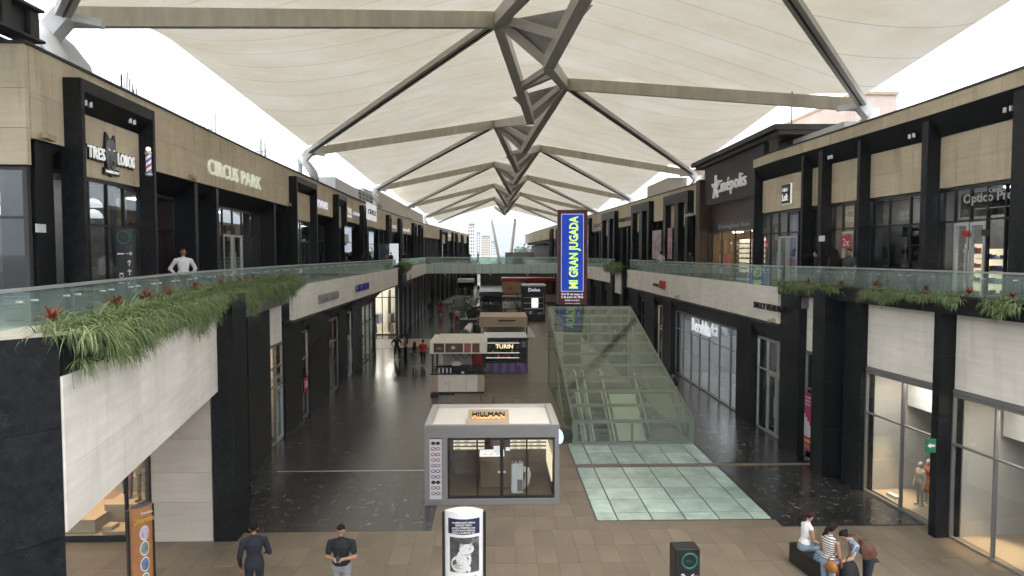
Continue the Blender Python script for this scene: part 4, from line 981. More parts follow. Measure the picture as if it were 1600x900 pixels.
for k in range(K0, K1 + 1):
    a, b = AA(k), BB(k)
    # long rafters: deep ones to the near support, slimmer twin-flange ones to the far support
    beam(a, lerp(a, SL(k), .985), .42, .72, M_STEEL_D, 'rafter', .36, .55)
    beam(b, lerp(b, SR(k), .985), .42, .72, M_STEEL_D, 'rafter', .36, .55)
    for (p, q) in ((a, SL(k + 1)), (b, SR(k + 1))):
        beam(p, lerp(p, q, .985), .52, .3, None, 'rafter', .4, .26); beam(p, lerp(p, q, .985), .07, .46, M_BLACK, 'rafter_gutter', .06, .36, d=-0.16)
    # zigzag spine
    beam(a, MM(k), .5, .6, None, 'spine_beam'); beam(MM(k), AA(k + 1), .5, .6, None, 'spine_beam')
    beam(BB(k - 1), NN(k), .5, .6, None, 'spine_beam'); beam(NN(k), b, .5, .6, None, 'spine_beam')
    beam(a, NN(k), .34, .42, None, 'tie_beam'); beam(b, MM(k), .34, .42, None, 'tie_beam')
    beam(a + Vector((0.1, 0, 0.1)), lerp(BB(k - 1), NN(k), .81), .3, .4, None, 'tie_beam')
    beam(lerp(a, MM(k), .6), lerp(NN(k), b, .12), .26, .3, None, 'tie_beam'); beam(lerp(a, MM(k), .62), lerp(NN(k), b, .4), .26, .3, None, 'tie_beam')
    beam(b + Vector((0, 0, .1)), lerp(a, MM(k), .9), .26, .3, None, 'tie_beam')
    # grey gusset sheets in the fold
    MB().pts([a + Vector((.3, 0, -.2)), NN(k) + Vector((0, 0, .1)), lerp(BB(k - 1), NN(k), .72) + Vector((.9, 0, .5)), a + Vector((.3, 0, -.24)), NN(k) + Vector((0, 0, .06)), lerp(BB(k - 1), NN(k), .72) + Vector((.9, 0, .46))],
             [(0, 1, 2), (5, 4, 3), (0, 3, 4, 1), (1, 4, 5, 2), (2, 5, 3, 0)]).make('gusset_sheet', M_GUS, TC)
    MB().pts([b + Vector((-.3, 0, -.2)), MM(k) + Vector((0, 0, .1)), lerp(a, MM(k), .85) + Vector((-.9, 0, .5)), b + Vector((-.3, 0, -.24)), MM(k) + Vector((0, 0, .06)), lerp(a, MM(k), .85) + Vector((-.9, 0, .46))],
             [(0, 1, 2), (5, 4, 3), (0, 3, 4, 1), (1, 4, 5, 2), (2, 5, 3, 0)]).make('gusset_sheet', M_GUS, TC)
# supports: round mast, curved arms with hydraulic-looking struts
def support(p, s, label, foot):
    t = thing('canopy_support', label, 'canopy support', (p.x - s * .3, p.y, foot), group='white steel supports along the parapets')
    x = p.x - s * 0.55
    MB().tube([(x, p.y, foot), (x, p.y, p.z - .3)], .16, 12).make('mast', M_WHITE, t)
    MB().bar((x, p.y, p.z - .9), (p.x + s * .15, p.y, p.z - .12), .5, .5).bar((p.x + s * .1, p.y, p.z - .15), (p.x + s * 1.1, p.y + .2, p.z - .3), .3, .22).make('head_bracket', M_WHITE, t)
    for dy in (-.55, .55):
        pts = [Vector((x + s * .1, p.y + dy * .5, p.z - .5)), Vector((x + s * .45, p.y + dy * .8, p.z - .95)), Vector((x + s * .85, p.y + dy, p.z - 1.5)), Vector((x + s * 1.0, p.y + dy * 1.1, p.z - 1.95))]
        MB().tube(pts, [.16, .24, .22, .14], 10, flat=(1, .55)).make('curved_arm', M_WHITE, t, smooth=True)
        e = pts[-1]
        MB().tube([e, e + Vector((-s * .55, 0, -.75))], .13, 12).tube([e + Vector((-s * .5, 0, -.7)), (e.x - s * .8, e.y, foot)], .09, 10).make('ram', M_WHITE, t)
        MB().tube([e + Vector((0, -.14, 0)), e + Vector((0, .14, 0))], .08, 10).make('pin', M_GREY, t)
    return t
WL = ['white support with curved arms over the near corner block', 'white support with curved arms above the second stone portal', 'white support beside the rooftop plant box', 'white support on the far west parapet before the bend', 'white support farthest along the west parapet']
for k in range(0, 5): support(SL(k), 1, WL[k], 11.0)
EL = ['white support by the pink building behind the east parapet', 'white support at the cinema roof corner', 'white support past the cinema on the east parapet', 'white support farthest along the east parapet']
for k in range(0, 4): support(SR(k), -1, EL[k], 11.3)
# end of the canopy: two leaning columns
for (u0, v0, u1, v1, lab) in ((768, 345, 781, 405, 'leaning pale end column on the west side of the far opening'), (805, 343, 797, 400, 'leaning pale end column on the east side of the far opening')):
    a, b = at_y(u0, v0, 166), at_y(u1, v1, 160)
    o = MB().tube([(b.x, b.y, 5.0), a], [.38, .34], 10).make('end_column', M_STEEL); tag(o, lab, 'column'); 
# ------------------------------------------------------------------ railings
M_RAIL = mat('satin_rail', (0.62, 0.64, 0.62), 0.3, metal=0.6, vary=0.05)
RLW = Wall([(-5.75, 5.0), (-5.95, 8.2), (-7.55, 17.0), (-8.15, 27.0), (-8.15, 50), (-8.45, 62), (-9.15, 92)], 1)
RLE = Wall([(12.6, 11.5), (12.35, 14.5), (11.65, 23.5), (10.75, 25.2), (10.75, 54), (10.55, 60), (9.3, 92)], -1)
def railing(w, label, ys, zb, zt=6.74):
    t = thing('glass_railing', label, 'railing', w.pt(ys[0], UF))
    st = MB()
    for i in range(len(ys) - 1):
        a, b = ys[i], ys[i + 1]
        w.part('glass_panel', M_GLASS_G, t, a + .012, b - .012, zb, zt - .02, -0.008, 0.008)
        for yy in (a + .2, b - .2):
            p = w.pt(yy, zt - .16, 0); st.tube([p + Vector((-w.side * .06, 0, 0)), p + Vector((w.side * .03, 0, 0))], .017, 8)
    st.make('standoffs', M_RAIL, t)
    hr = MB()
    for i in range(len(ys) - 1): hr.bar(w.pt(ys[i], zt, 0), w.pt(ys[i + 1], zt, 0), .06, .045)
    hr.make('handrail', M_RAIL, t)
    return t
def steps(a, b, s):
    n = max(1, round((b - a) / s)); return [a + (b - a) * i / n for i in range(n + 1)]
railing(RLW, 'green glass railing behind the long hanging planter', steps(5.0, 27.0, 1.35), 5.8)
railing(RLW, 'green glass railing above the silver fascia lettering', steps(27.02, 58.4, 1.5), 5.9)
railing(RLW, 'green glass railing between the small planter and the bridge, west', steps(62.6, 91.8, 2.2), 5.9)
railing(RLE, 'green glass railing behind the planter over the corner clothing shop', steps(11.5, 25.0, 1.35), 5.8)
railing(RLE, 'green glass railing above the cosmetics and fashion shops', steps(25.2, 53.8, 1.6), 5.9)
railing(RLE, 'green glass railing past the small east planter', steps(59.5, 91.8, 2.2), 5.9)

# ------------------------------------------------------------------ planters
M_SOIL = mat('soil', (0.04, 0.028, 0.02), 0.95)
def planter(w, y0, y1, label, front, back, zr=6.26):
    t = thing('stone_planter', label, 'planter', w.pt(y0, UF))
    for a, b in zip(steps(y0, y1, 2.9)[:-1], steps(y0, y1, 2.9)[1:]):
        w.part('front_slab', M_GRAN, t, a + .003, b - .003, 5.735, zr - .04, front - .06, front)
        w.part('rim', M_CHAR, t, a, b, zr - .04, zr, front - .07, front + .012)
        w.part('soil', M_SOIL, t, a, b, 6.0, zr - .06, back, front - .07)
    return t
PW = Wall([(-5.26, 8.36), (-6.9, 17.05), (-7.85, 27.2)], 1)
PE = Wall([(11.75, 12.0), (10.95, 23.5), (10.75, 25.1)], -1)
planter(PW, 8.4, 26.9, 'long black stone planter under the west glass railing', 0.03, -0.55)
planter(PE, 12.2, 24.9, 'long black stone planter over the corner clothing shop', 0.32, -0.35, 6.2)
t = planter(LF, 58.6, 62.4, 'small black planter box on the west fascia before the bridge', 0.35, -0.4, 6.3)
LF.part('front_slab', M_GRAN, t, 58.6, 62.4, 4.3, 5.735, 0.0, 0.35)
t = planter(RF, 54.2, 59.3, 'small black planter box on the east fascia behind the screen tower', 0.42, -0.4, 6.2)

# trailing spider plants: arching two-tone blades
def leaf_mat(name, c1, c2, trans=0.25):
    m, n, l, b = new_mat(name)
    geo = n.new('ShaderNodeNewGeometry')
    rp = ramp(n, [(0.0, c1), (0.45, c2), (0.8, tuple(min(1, c * 1.7) for c in c2)), (0.93, tuple(min(1, c * 2.1) for c in c2)), (1.0, (c2[0] * 2.4, c2[1] * 1.5, c2[2] * 1.3))]); l.new(geo.outputs['Random Per Island'], rp.inputs['Fac'])
    l.new(rp.outputs['Color'], b.inputs['Base Color']); b.inputs['Roughness'].default_value = 0.5
    b.inputs['Transmission Weight'].default_value = 0.0
    tl = n.new('ShaderNodeBsdfTranslucent'); l.new(rp.outputs['Color'], tl.inputs['Color'])
    mx = n.new('ShaderNodeMixShader'); mx.inputs['Fac'].default_value = trans; l.new(b.outputs[0], mx.inputs[1]); l.new(tl.outputs[0], mx.inputs[2])
    l.new(mx.outputs[0], n['Material Output'].inputs['Surface'])
    return m
M_LEAF = leaf_mat('spider_leaf', (0.075, 0.12, 0.038), (0.17, 0.225, 0.095))
M_BROM = leaf_mat('red_bromeliad', (0.07, 0.018, 0.012), (0.20, 0.04, 0.022))
M_OLIVE = leaf_mat('dark_leaf', (0.02, 0.05, 0.018), (0.05, 0.10, 0.035))
def blade(mb, o, az, el, L, w, droop, seg=4, rg=rnd):
    d = Vector((math.cos(az) * math.cos(el), math.sin(az) * math.cos(el), math.sin(el))); p = Vector(o)
    sd = Vector((-math.sin(az), math.cos(az), rg.uniform(-.4, .4))).normalized(); prev = None
    for i in range(seg + 1):
        t = i / seg; ww = w * (0.55 + 1.2 * t * (1 - t) * 2) * (1 - t ** 3 * .97)
        cur = (p - sd * ww / 2, p + sd * ww / 2)
        k = len(mb.v); mb.v += [cur[0], cur[1]]
        if i: mb.f.append([k - 2, k - 1, k + 1, k]); mb.m.append(0)
        p = p + d * (L / seg); d = (d + Vector((0, 0, -droop / seg))).normalized()
def rosette(mb, o, n, L, w, droop, az0, spread, el=(0.1, 1.2), rg=rnd):
    for _ in range(n):
        blade(mb, Vector(o) + Vector((rg.uniform(-.04, .04), rg.uniform(-.04, .04), 0)), az0 + rg.gauss(0, spread), rg.uniform(*el), L * rg.uniform(.55, 1.15), w * rg.uniform(.7, 1.3), droop * rg.uniform(.7, 1.3), rg=rg)
def trailing(w, y0, y1, label, front, zr, hang, dens, out, wl, rg, top=(0.2, 1.3), wb=0.016, gaps=0.0, sparse_to=None):
    mb = MB(); az = 0.0 if w.side > 0 else math.pi
    n = int((y1 - y0) * dens)
    for i in range(n):
        y = y0 + (y1 - y0) * (i + rg.random()) / n
        if gaps and math.sin(y * 2.7) + math.sin(y * 1.13 + 1) < gaps - 1: continue
        lean = 1.0 if sparse_to is None else min(1.0, max(0.0, (y - y0) / (sparse_to - y0)))
        # standing rosette on the rim
        if rg.random() < .55 + .45 * lean: rosette(mb, w.pt(y, zr - .04, front - rg.uniform(.0, .42)), 15, wl, wb, 2.1, az, 1.25, top, rg)
        # rosettes trailing over the front
        hm = hang * (0.5 + 0.5 * math.sin(y * 3.1) * math.sin(y * 1.7 + 2)) * (0.55 + .45 * rg.random()) * lean
        for j in range(int(3 * lean + rg.random())):
            d = hm * rg.uniform(.05, 1.0)
            rosette(mb, w.pt(y + rg.uniform(-.15, .15), zr - d, front + out * rg.uniform(.15, 1.0) * (1 - .35 * d / max(hang, .1))), 13, wl * .8, wb, 2.2, az, 1.1, (-.9, .7), rg)
    o = mb.make('trailing_plants', M_LEAF); tag(o, label, 'plants', kind='stuff'); return o
rg = random.Random(11)
trailing(PW, 8.0, 27.2, 'green spider plants trailing over the long west planter', 0.05, 6.27, .82, 27, .30, .46, rg, sparse_to=9.7, wb=.0115)
trailing(PE, 12.6, 24.8, 'green spider plants in tufts over the east planter', 0.34, 6.2, .45, 13, .2, .34, rg, top=(0.2, 1.2), gaps=.35, wb=.012)
trailing(LF, 58.6, 62.4, 'green plants in the small west planter box', 0.37, 6.3, .5, 7, .3, .7, rg, wb=.05)
trailing(RF, 54.2, 59.3, 'green plants in the small east planter box', 0.44, 6.2, .45, 6, .3, .7, rg, wb=.05)
# dangling runners at the near pier corner
mb = MB()
for (u, v, zl) in ((112, 545, 0), (104, 570, 0), (96, 585, 0)):
    p = PW.pt(8.55 + rg.random() * .3, 5.9 - rg.random() * .15, .12)
    rosette(mb, p, 26, .34, .014, 2.2, 0.0, 1.3, (-1.0, .4), rg)
for (y, z1) in ((8.42, 5.55), (8.7, 5.75)):
    pts = [PW.pt(y, 6.3, .05), PW.pt(y + .05, 6.1, .16), PW.pt(y - .05, z1 + .2, .14), PW.pt(y, z1, .13)]; mb.tube(pts, .004, 5)
tag(mb.make('dangling_runner', M_LEAF), 'spider plant runners dangling at the near corner of the west planter', 'plants', kind='stuff')
# red bromeliads
def bromeliad(p, label, r, sc=1.0):
    mb = MB()
    for i in range(26): blade(mb, p, 2 * math.pi * i / 26 + r.uniform(-.15, .15), r.uniform(.35, 1.35), .30 * sc * r.uniform(.7, 1.1), .05 * sc, 1.0, 4, r)
    o = mb.make('bromeliad', M_BROM); solo(o, p); tag(o, label, 'plant', 'red bromeliads in the planters')
for i, (u, lab) in enumerate([(78, 'red bromeliad at the near corner of the west planter'), (178, 'orange red bromeliad, second along the west planter'), (228, 'dark red bromeliad, third along the west planter'), (262, 'red bromeliad, fourth along the west planter'), (304, 'red bromeliad in front of the man in white'), (345, 'red bromeliad, sixth along the west planter'), (372, 'red bromeliad, seventh along the west planter'), (392, 'red bromeliad near the far end of the west planter')]):
    y = PW.y(u, -.3); bromeliad(PW.pt(y, 6.33, -.3), lab, random.Random(i), .8 + .3 * ((i * 7) % 5) / 5)
for i, (u, lab) in enumerate([(1268, 'dark bromeliad at the far end of the east planter'), (1320, 'red bromeliad below the three friends at the railing'), (1374, 'bright red bromeliad in the middle of the east planter'), (1454, 'red brown bromeliad below the wide black pier'), (1522, 'orange bromeliad below the optician doors'), (1590, 'red bromeliad at the near end of the east planter')]):
    y = PE.y(u, 0); bromeliad(PE.pt(y, 6.24, .08), lab, random.Random(20 + i), .62 + .3 * ((i * 7) % 5) / 5)

# ------------------------------------------------------------------ bridge
BR = thing('footbridge', 'green glass clad footbridge crossing the mall on the upper level', 'bridge', (0, 93, 4.7))
MB().box(-9.2, 9.4, 92.2, 95.4, 4.75, 5.72).make('deck', M_GREY, BR)
xs = steps(-9.15, 9.3, 1.06)
for a, b in zip(xs[:-1], xs[1:]):
    MB().box(a + .02, b - .02, 92.08, 92.14, 4.6, 5.85).make('glass_panel', M_BRIDGE, BR)
    MB().box(a + .02, b - .02, 92.1, 92.12, 5.9, 6.72).make('railing_panel', M_GLASS_G, BR)
    MB().box(a + .02, b - .02, 95.3, 95.32, 5.9, 6.72).make('railing_panel', M_GLASS_G, BR)
MB().bar((-9.2, 92.11, 6.76), (9.3, 92.11, 6.76), .08, .06).make('handrail', M_RAIL, BR)
MB().bar((-9.2, 95.31, 6.76), (9.3, 95.31, 6.76), .08, .06).make('handrail', M_RAIL, BR)
MB().box(-9.2, 9.4, 92.16, 95.3, 4.5, 4.75).make('soffit', M_DARK, BR)
for x in (-6.6, -0.5, 4.5):
    MB().box(x - .12, x + .12, 92.1, 92.4, 4.35, 4.5).make('downlight', M_WHITE, BR)
tag(MB().box(2.6, 13.5, 160, 161, 4.5, 7.6).make('end_wall', mat('grey_render', (0.34, 0.33, 0.33), 0.8)), 'low grey wall closing the far end of the upper level', 'wall')
tag(MB().box(-3.2, 12, 158, 164, 0, 4.5).box(-3.2, 12, 158, 166, 4.5, 4.9).make('end_block', M_DARK), 'dark lower end wall of the mall beneath the far opening', 'wall')

# ------------------------------------------------------------------ rooftops and city
def rebar(u0, u1, v, Y, label):
    mb = MB(); r = random.Random(u0)
    for i in range(9):
        p = at_y(u0 + (u1 - u0) * i / 8 + r.uniform(-1, 1), v, Y); mb.tube([(p.x, p.y, 11.7), (p.x + .02, p.y, p.z + r.uniform(-.1, .7))], .018, 5)
    for i in range(2): 
        a, b = at_y(u0, v, Y), at_y(u1, v, Y); mb.tube([(a.x, a.y, 12.0 + i * .2), (b.x, b.y, 12.0 + i * .2)], .012, 5)
    tag(mb.make('rebar', mat('rusty_rebar', (0.16, 0.12, 0.09), 0.8) if 'rusty_rebar' not in MATS else MATS['rusty_rebar']), label, 'rebar')
rebar(188, 212, 145, 22.5, 'starter bars standing on the parapet past the wolf sign')
rebar(290, 337, 196, 28.0, 'starter bars standing on the parapet above the green letters')
rebar(400, 416, 236, 34, 'starter bars on the parapet before the second support')
rebar(513, 524, 284, 56, 'starter bars on the parapet before the plant box')
# steel frame over the near corner block
SF = thing('roof_frame', 'brown steel roof frame with louvres over the near corner block', 'roof frame', (-12.5, 17, 11.8))
MB().bar((-10.85, 16.4, 12.45), (-10.95, 12.0, 12.45), .3, .7).make('edge_beam', M_CHAR, SF); MB().bar((-10.66, 16.42, 12.8), (-10.76, 12.0, 12.8), .5, .06).make('upper_flange', M_CHAR, SF); MB().bar((-10.66, 16.42, 12.1), (-10.76, 12.0, 12.1), .5, .06).make('lower_flange', M_CHAR, SF)
MB().box(-14.5, -11.1, 12.0, 16.3, 11.95, 12.1).make('louvre_deck', M_DARK, SF)
for i in range(5): MB().bar((-10.62, 16.3 - i * .9, 12.13), (-10.62, 16.3 - i * .9, 12.77), .1, .3).make('web_stiffener', M_CHAR, SF)
for i in range(6): MB().bar((-11.1 - i * .5, 12.0, 11.9), (-11.1 - i * .5, 16.25, 11.9), .06, .1).make('louvre_blade', M_CHAR, SF)
# rooftop plant box
pa, pb = UL.y(532), UL.y(588)
RP = thing('rooftop_plant', 'white rooftop equipment box with open louvred end on the west parapet', 'roof equipment', UL.pt(pa, PAR, -.5))
UL.part('casing', M_WHITE, RP, pa, UL.y(566), PAR - .1, PAR + 1.1, -2.5, -.3); UL.part('louvre_box', M_BLACK, RP, UL.y(566), pb, PAR - .1, PAR + 1.2, -2.3, -.35)
for i in range(4): UL.part('louvre_rail', M_WHITE, RP, UL.y(566), pb, PAR + .05 + i * .3, PAR + .12 + i * .3, -.36, -.28)
for i in range(5):
    y_ = UL.y(566) + i * (pb - UL.y(566)) / 4.0; UL.part('louvre_post', M_WHITE, RP, y_ - .08, y_ + .08, PAR - .1, PAR + 1.2, -.34, -.26)
q0, q1 = UL.y(589), UL.y(611)
tag(UL.part('tilted_panel', M_WHITE, None, q0, q0 + 4, PAR - .5, PAR + 2.0, -1.6, -1.2), 'tilted white panel standing behind the west parapet', 'roof panel')
o = MB().box(-16, -12.4, 74, 120, 11.0, 14.0).make('rear_block', M_WHITE_W); tag(o, 'pale rooftop block behind the far west parapet', 'building')
# east rooftops
PB = thing('pink_building', 'pinkish rooftop building behind the east parapet', 'building', (24, 48, 0))
M_PINK = limestone('pink_render', (0.62, 0.50, 0.44), (0.45, 0.3, 0.22), 0.05, 0.3)
MB().box(25.4, 28.4, 48, 60, 8, 18.4).make('wall', M_PINK, PB); MB().box(28.4, 31, 48.2, 60, 8, 17.4).make('wall', M_PINK, PB); MB().box(18.6, 25.4, 50, 64, 8, 15.1).make('wall', M_PINK, PB)
MB().box(25.3, 28.5, 47.9, 60.1, 18.4, 18.6).make('coping', M_TAN, PB)
tag(MB().box(14.8, 16.4, 58, 66, 9, 13.7).make('rear_block', M_WHITE_W), 'pale rooftop wall behind the parapet past the cinema', 'building')
a0 = UR.pt(19.0, PAR, -1.2)
tag(solo(MB().box(a0.x, a0.x + 1, 18.4, 19.5, PAR - .1, PAR + .45).make('rooftop_unit', M_GREY), (a0.x, 18.4, PAR)), 'small grey unit on the east roof near the frame edge', 'roof equipment')
DU = thing('duct_hood', 'galvanised duct hood on the roof beside the cinema', 'roof equipment', UR.pt(30, PAR, -1))
UR.part('hood', M_WHITE, DU, 27.2, 31.6, PAR - .1, PAR + .75, -3.0, -.9); UR.part('grille', M_DARK, DU, 31.7, 32.8, PAR - .1, PAR + .9, -2.6, -.7)
tag(MB().tube([(14.6, 33.5, 12), (14.6, 33.5, 15.2)], .03, 6).make('antenna', M_GREY), 'thin antenna rod on the east roof', 'antenna')
# far city and mountain
def tower(u0, u1, v0, Y, label, m, nx, nz, depth=18):
    a, b = at_y(u0, 400, Y), at_y(u1, 400, Y); zt = at_y((u0 + u1) / 2, v0, Y).z
    t = thing('apartment_tower', label, 'building', ((a.x + b.x) / 2, Y, 0))
    MB().box(a.x, b.x, Y, Y + depth, -1, zt).make('wall', m, t); MB().box(a.x + .3, b.x - .3, Y + 1, Y + depth - 1, zt, zt + 1.2).make('roof', M_GREY, t)
    wn_ = MB(); W = (b.x - a.x) / nx; H_ = (zt - 6) / nz
    for i in range(nx):
        for j in range(nz): wn_.box(a.x + W * (i + .25), a.x + W * (i + .75), Y - .1, Y + .05, 6 + H_ * (j + .3), 6 + H_ * (j + .75))
    o = wn_.make('windows', M_CHAR, t); o['kind'] = 'stuff'
tower(731, 742, 353, 320, 'tall white apartment tower seen past the far west end', M_WHITE, 3, 9)
tower(744, 751, 366, 420, 'slim white tower behind the tall one', M_WHITE, 2, 8)
tower(752, 766, 371, 500, 'white apartment block in the distance beside the leaning column', M_WHITE_W, 5, 8)
tower(767, 776, 379, 640, 'pale far block between the leaning columns', M_WHITE, 4, 5)
tower(840, 843, 371, 1400, 'thin distant tower near the mountain foot', M_WHITE, 2, 12)
tower(803, 838, 390, 900, 'low pale blocks in front of the mountain', M_WHITE_W, 14, 3)
tower(846, 866, 391, 800, 'low white sheds behind the screen tower', M_WHITE, 8, 2)
mt = MB(); N = 26; r = random.Random(5)
def ridge(u):   # skyline height in pixels above the horizon
    return max(2, 54 - abs(u - 787) * (.62 if u > 787 else .75)) + 2.5 * math.sin(u * .31) + 1.5 * math.sin(u * .83)
top = [at_y(690 + 220 * i / N, 397 - ridge(690 + 220 * i / N), 6500) for i in range(N + 1)]
mt.pts([p for p in top] + [(p.x, 5200, -2) for p in top] + [(p.x, 7800, -2) for p in top],
       [(i, i + N + 1, i + N + 2, i + 1) for i in range(N)] + [(i + 1, i + 2 * N + 3, i + 2 * N + 2, i) for i in range(N)])
tag(mt.make('mountain', mat('mountain_slope', (0.10, 0.12, 0.10), 0.9, vary=0.3, scale=0.004)), kind='structure')
def far_tree(u, v, Y, h, label, s):
    p = at_y(u, v, Y); r = random.Random(s); t = thing('tree', label, 'tree', (p.x, Y, 0))
    zt = p.z; MB().tube([(p.x, Y, 0), (p.x, Y, zt - h * .3)], [.4, .2], 6).make('trunk', M_WOOD, t)
    mb = MB()
    for _ in range(260):
        d = Vector((r.gauss(0, 1), r.gauss(0, 1), r.gauss(0, .8))).normalized() * h * .5 * r.random() ** .4
        c = Vector((p.x, Y, zt - h * .45)) + d; s_ = h * .07
        mb.pts([c + Vector((r.uniform(-s_, s_), r.uniform(-s_, s_), r.uniform(-s_, s_))) for _ in range(4)], [(0, 1, 2, 3)])
    mb.make('crown', M_OLIVE, t)
far_tree(816, 382, 330, 9, 'small dark tree beyond the far end wall', 1); far_tree(825, 384, 330, 8, 'small rounded tree right of the other one beyond the end wall', 2); far_tree(856, 383, 330, 9, 'small tree beside the screen tower in the distance', 3)

# ------------------------------------------------------------------ air: thin even haze over the whole place
hz_ = MB().box(-9400, 9400, -9400, 9400, -8, 420).make('haze', None); hz_.data.materials.clear()
hm_ = bpy.data.materials.new('haze_air'); hm_.use_nodes = True; hn = hm_.node_tree.nodes; hn.clear()
ho = hn.new('ShaderNodeOutputMaterial'); hv = hn.new('ShaderNodeVolumePrincipled'); hv.inputs['Color'].default_value = (0.90, 0.94, 1.0, 1); hv.inputs['Density'].default_value = 0.00028; hv.inputs['Anisotropy'].default_value = 0.2
hm_.node_tree.links.new(hv.outputs['Volume'], ho.inputs['Volume']); hz_.data.materials.append(hm_)
tag(hz_, 'thin pale haze over the city and the mall', 'haze', kind='stuff')
# ------------------------------------------------------------------ escalator house
X0, X1, YF, YB, ZF, ZBK = 2.99, 7.54, 25.5, 37.7, 0.93, 4.3
EH = thing('escalator_house', 'sloping green glass house over the escalators', 'escalator house', (5.2, 31, 0))
M_EFR = mat('green_grey_frame', (0.17, 0.20, 0.17), 0.4, metal=0.3, vary=0.08)
zr = lambda y: ZF + (ZBK - ZF) * (y - YF) / (YB - YF)
rows = 10; xm = [X0 + .03, X0 + 1.55, X0 + 3.1, X1 - .03]
for i in range(rows):
    a, b = YF + (YB - YF) * i / rows, YF + (YB - YF) * (i + 1) / rows
    for j in range(3):
        p, q = xm[j] + .008, xm[j + 1] - .008
        MB().hexa([(p, a + .01, zr(a)), (q, a + .01, zr(a)), (q, b - .01, zr(b)), (p, b - .01, zr(b)), (p, a + .01, zr(a) + .016), (q, a + .01, zr(a) + .016), (q, b - .01, zr(b) + .016), (p, b - .01, zr(b) + .016)]).make('roof_pane', M_GLASS_E, EH)
    MB().bar((X0, a + .02, zr(a) - .07), (X1, a + .02, zr(a) - .07), .05, .11).make('rafter', M_EFR, EH)
    for x in (X0, X1):
        MB().pts([(x - .006, a + .01, 0.02), (x - .006, b - .01, 0.02), (x - .006, b - .01, zr(b) - .03), (x - .006, a + .01, zr(a) - .03), (x + .006, a + .01, 0.02), (x + .006, b - .01, 0.02), (x + .006, b - .01, zr(b) - .03), (x + .006, a + .01, zr(a) - .03)],
                 [(3, 2, 1, 0), (4, 5, 6, 7), (0, 1, 5, 4), (1, 2, 6, 5), (2, 3, 7, 6), (3, 0, 4, 7)]).make('side_pane', M_GLASS_E, EH)
    for x in xm[1:3]:
        MB().lathe((x, a + .12, zr(a + .12) - .02), [(.03, 0), (.03, .05)], 8).make('glass_bolt', M_ALU, EH)
for x in (X0, X1): MB().bar((x, YF, ZF - .02), (x, YB, ZBK - .02), .09, .09).make('edge_beam', M_EFR, EH)
MB().box(X0 - .04, X0 + .16, YF - .06, YF + .04, 0, ZF).box(X1 - .16, X1 + .04, YF - .06, YF + .04, 0, ZF).box(X0 + .16, X1 - .16, YF - .06, YF + .04, ZF - .12, ZF).box(X0 + .16, X1 - .16, YF - .06, YF + .04, 0, .1).box(5.2, 5.28, YF - .05, YF + .03, .1, ZF - .12).make('front_frame', M_EFR, EH)
for (a, b) in ((X0 + .16, 5.2), (5.28, X1 - .16)): MB().box(a, b, YF - .012, YF, .1, ZF - .12).make('front_pane', M_GLASS_E, EH)
MB().box(X0, X0 + .1, YB - .1, YB, 0, ZBK).box(X1 - .1, X1, YB - .1, YB, 0, ZBK).box(X0 + .1, X1 - .1, YB - .1, YB, ZBK - .16, ZBK).make('rear_frame', M_EFR, EH)
# well and escalators
PT = thing('escalator_well', 'pale lined well below the escalator house', 'well', (5.2, 31, -5.6), kind='structure')
x0, x1, y0, y1 = PIT
M_WELL = mat('well_lining', (0.17, 0.155, 0.13), 0.7)
MB().box(x0 - .1, x0, y0, y1, -5.6, -.055).make('lining', M_WELL, PT); MB().box(x1, x1 + .1, y0, y1, -5.6, -.055).make('lining', M_WELL, PT)
MB().box(x0 - .1, x1 + .1, y0 - .1, y0, -5.6, -.055).make('lining', M_WELL, PT); MB().box(x0 - .1, x1 + .1, y1, y1 + .1, -5.6, -.055).make('lining', M_WELL, PT)
MB().box(x0 - .1, x1 + .1, y0 - .1, y1 + .1, -5.7, -5.6).make('floor', M_WELL, PT)
def escalator(xa, xb, label):
    t = thing('escalator', label, 'escalator', ((xa + xb) / 2, 31, -5.6)); sl = math.tan(R(30))
    zz = lambda y: min(0.02, (y - 35.2) * sl)
    k = 0; y = 35.2
    while y > 25.9:
        MB().box(xa + .12, xb - .12, y - .36, y, zz(y - .36) - .3, zz(y) - .02).make('step', M_CHAR, t); y -= .36
    for x in (xa, xb - .1):
        MB().hexa([(x, 25.85, zz(25.85) - .5), (x + .1, 25.85, zz(25.85) - .5), (x + .1, 35.3, -.35), (x, 35.3, -.35), (x, 25.85, zz(25.85) + .12), (x + .1, 25.85, zz(25.85) + .12), (x + .1, 35.3, .16), (x, 35.3, .16)]).make('skirt', M_ALU, t)
        MB().pts([(x + .04, 25.9, zz(25.9) + .12), (x + .06, 25.9, zz(25.9) + .12), (x + .06, 36.3, .1), (x + .04, 36.3, .1), (x + .04, 25.9, zz(25.9) + .95), (x + .06, 25.9, zz(25.9) + .95), (x + .06, 36.3, .95), (x + .04, 36.3, .95)],
                 [(3, 2, 1, 0), (4, 5, 6, 7), (0, 1, 5, 4), (1, 2, 6, 5), (2, 3, 7, 6), (3, 0, 4, 7)]).make('balustrade_glass', M_GLASS, t)
        MB().tube([(x + .05, 25.9, zz(25.9) + .98), (x + .05, 35.4, 1.0), (x + .05, 36.3, .98), (x + .05, 36.5, .8)], .045, 8).make('handrail', M_WHITE, t)
escalator(3.25, 4.3, 'escalator with dark steps beside the beige walk'); escalator(4.6, 5.65, 'escalator with dark steps in the middle of the well')
ST = thing('white_ramp', 'white sloping stair flank beside the escalators', 'ramp', (6.5, 31, -5.6))
MB().hexa([(5.95, 25.8, -5.5), (7.3, 25.8, -5.5), (7.3, 35.0, -.5), (5.95, 35.0, -.5), (5.95, 25.8, -5.1), (7.3, 25.8, -5.1), (7.3, 35.0, -.06), (5.95, 35.0, -.06)]).make('slab', M_WHITE, ST)
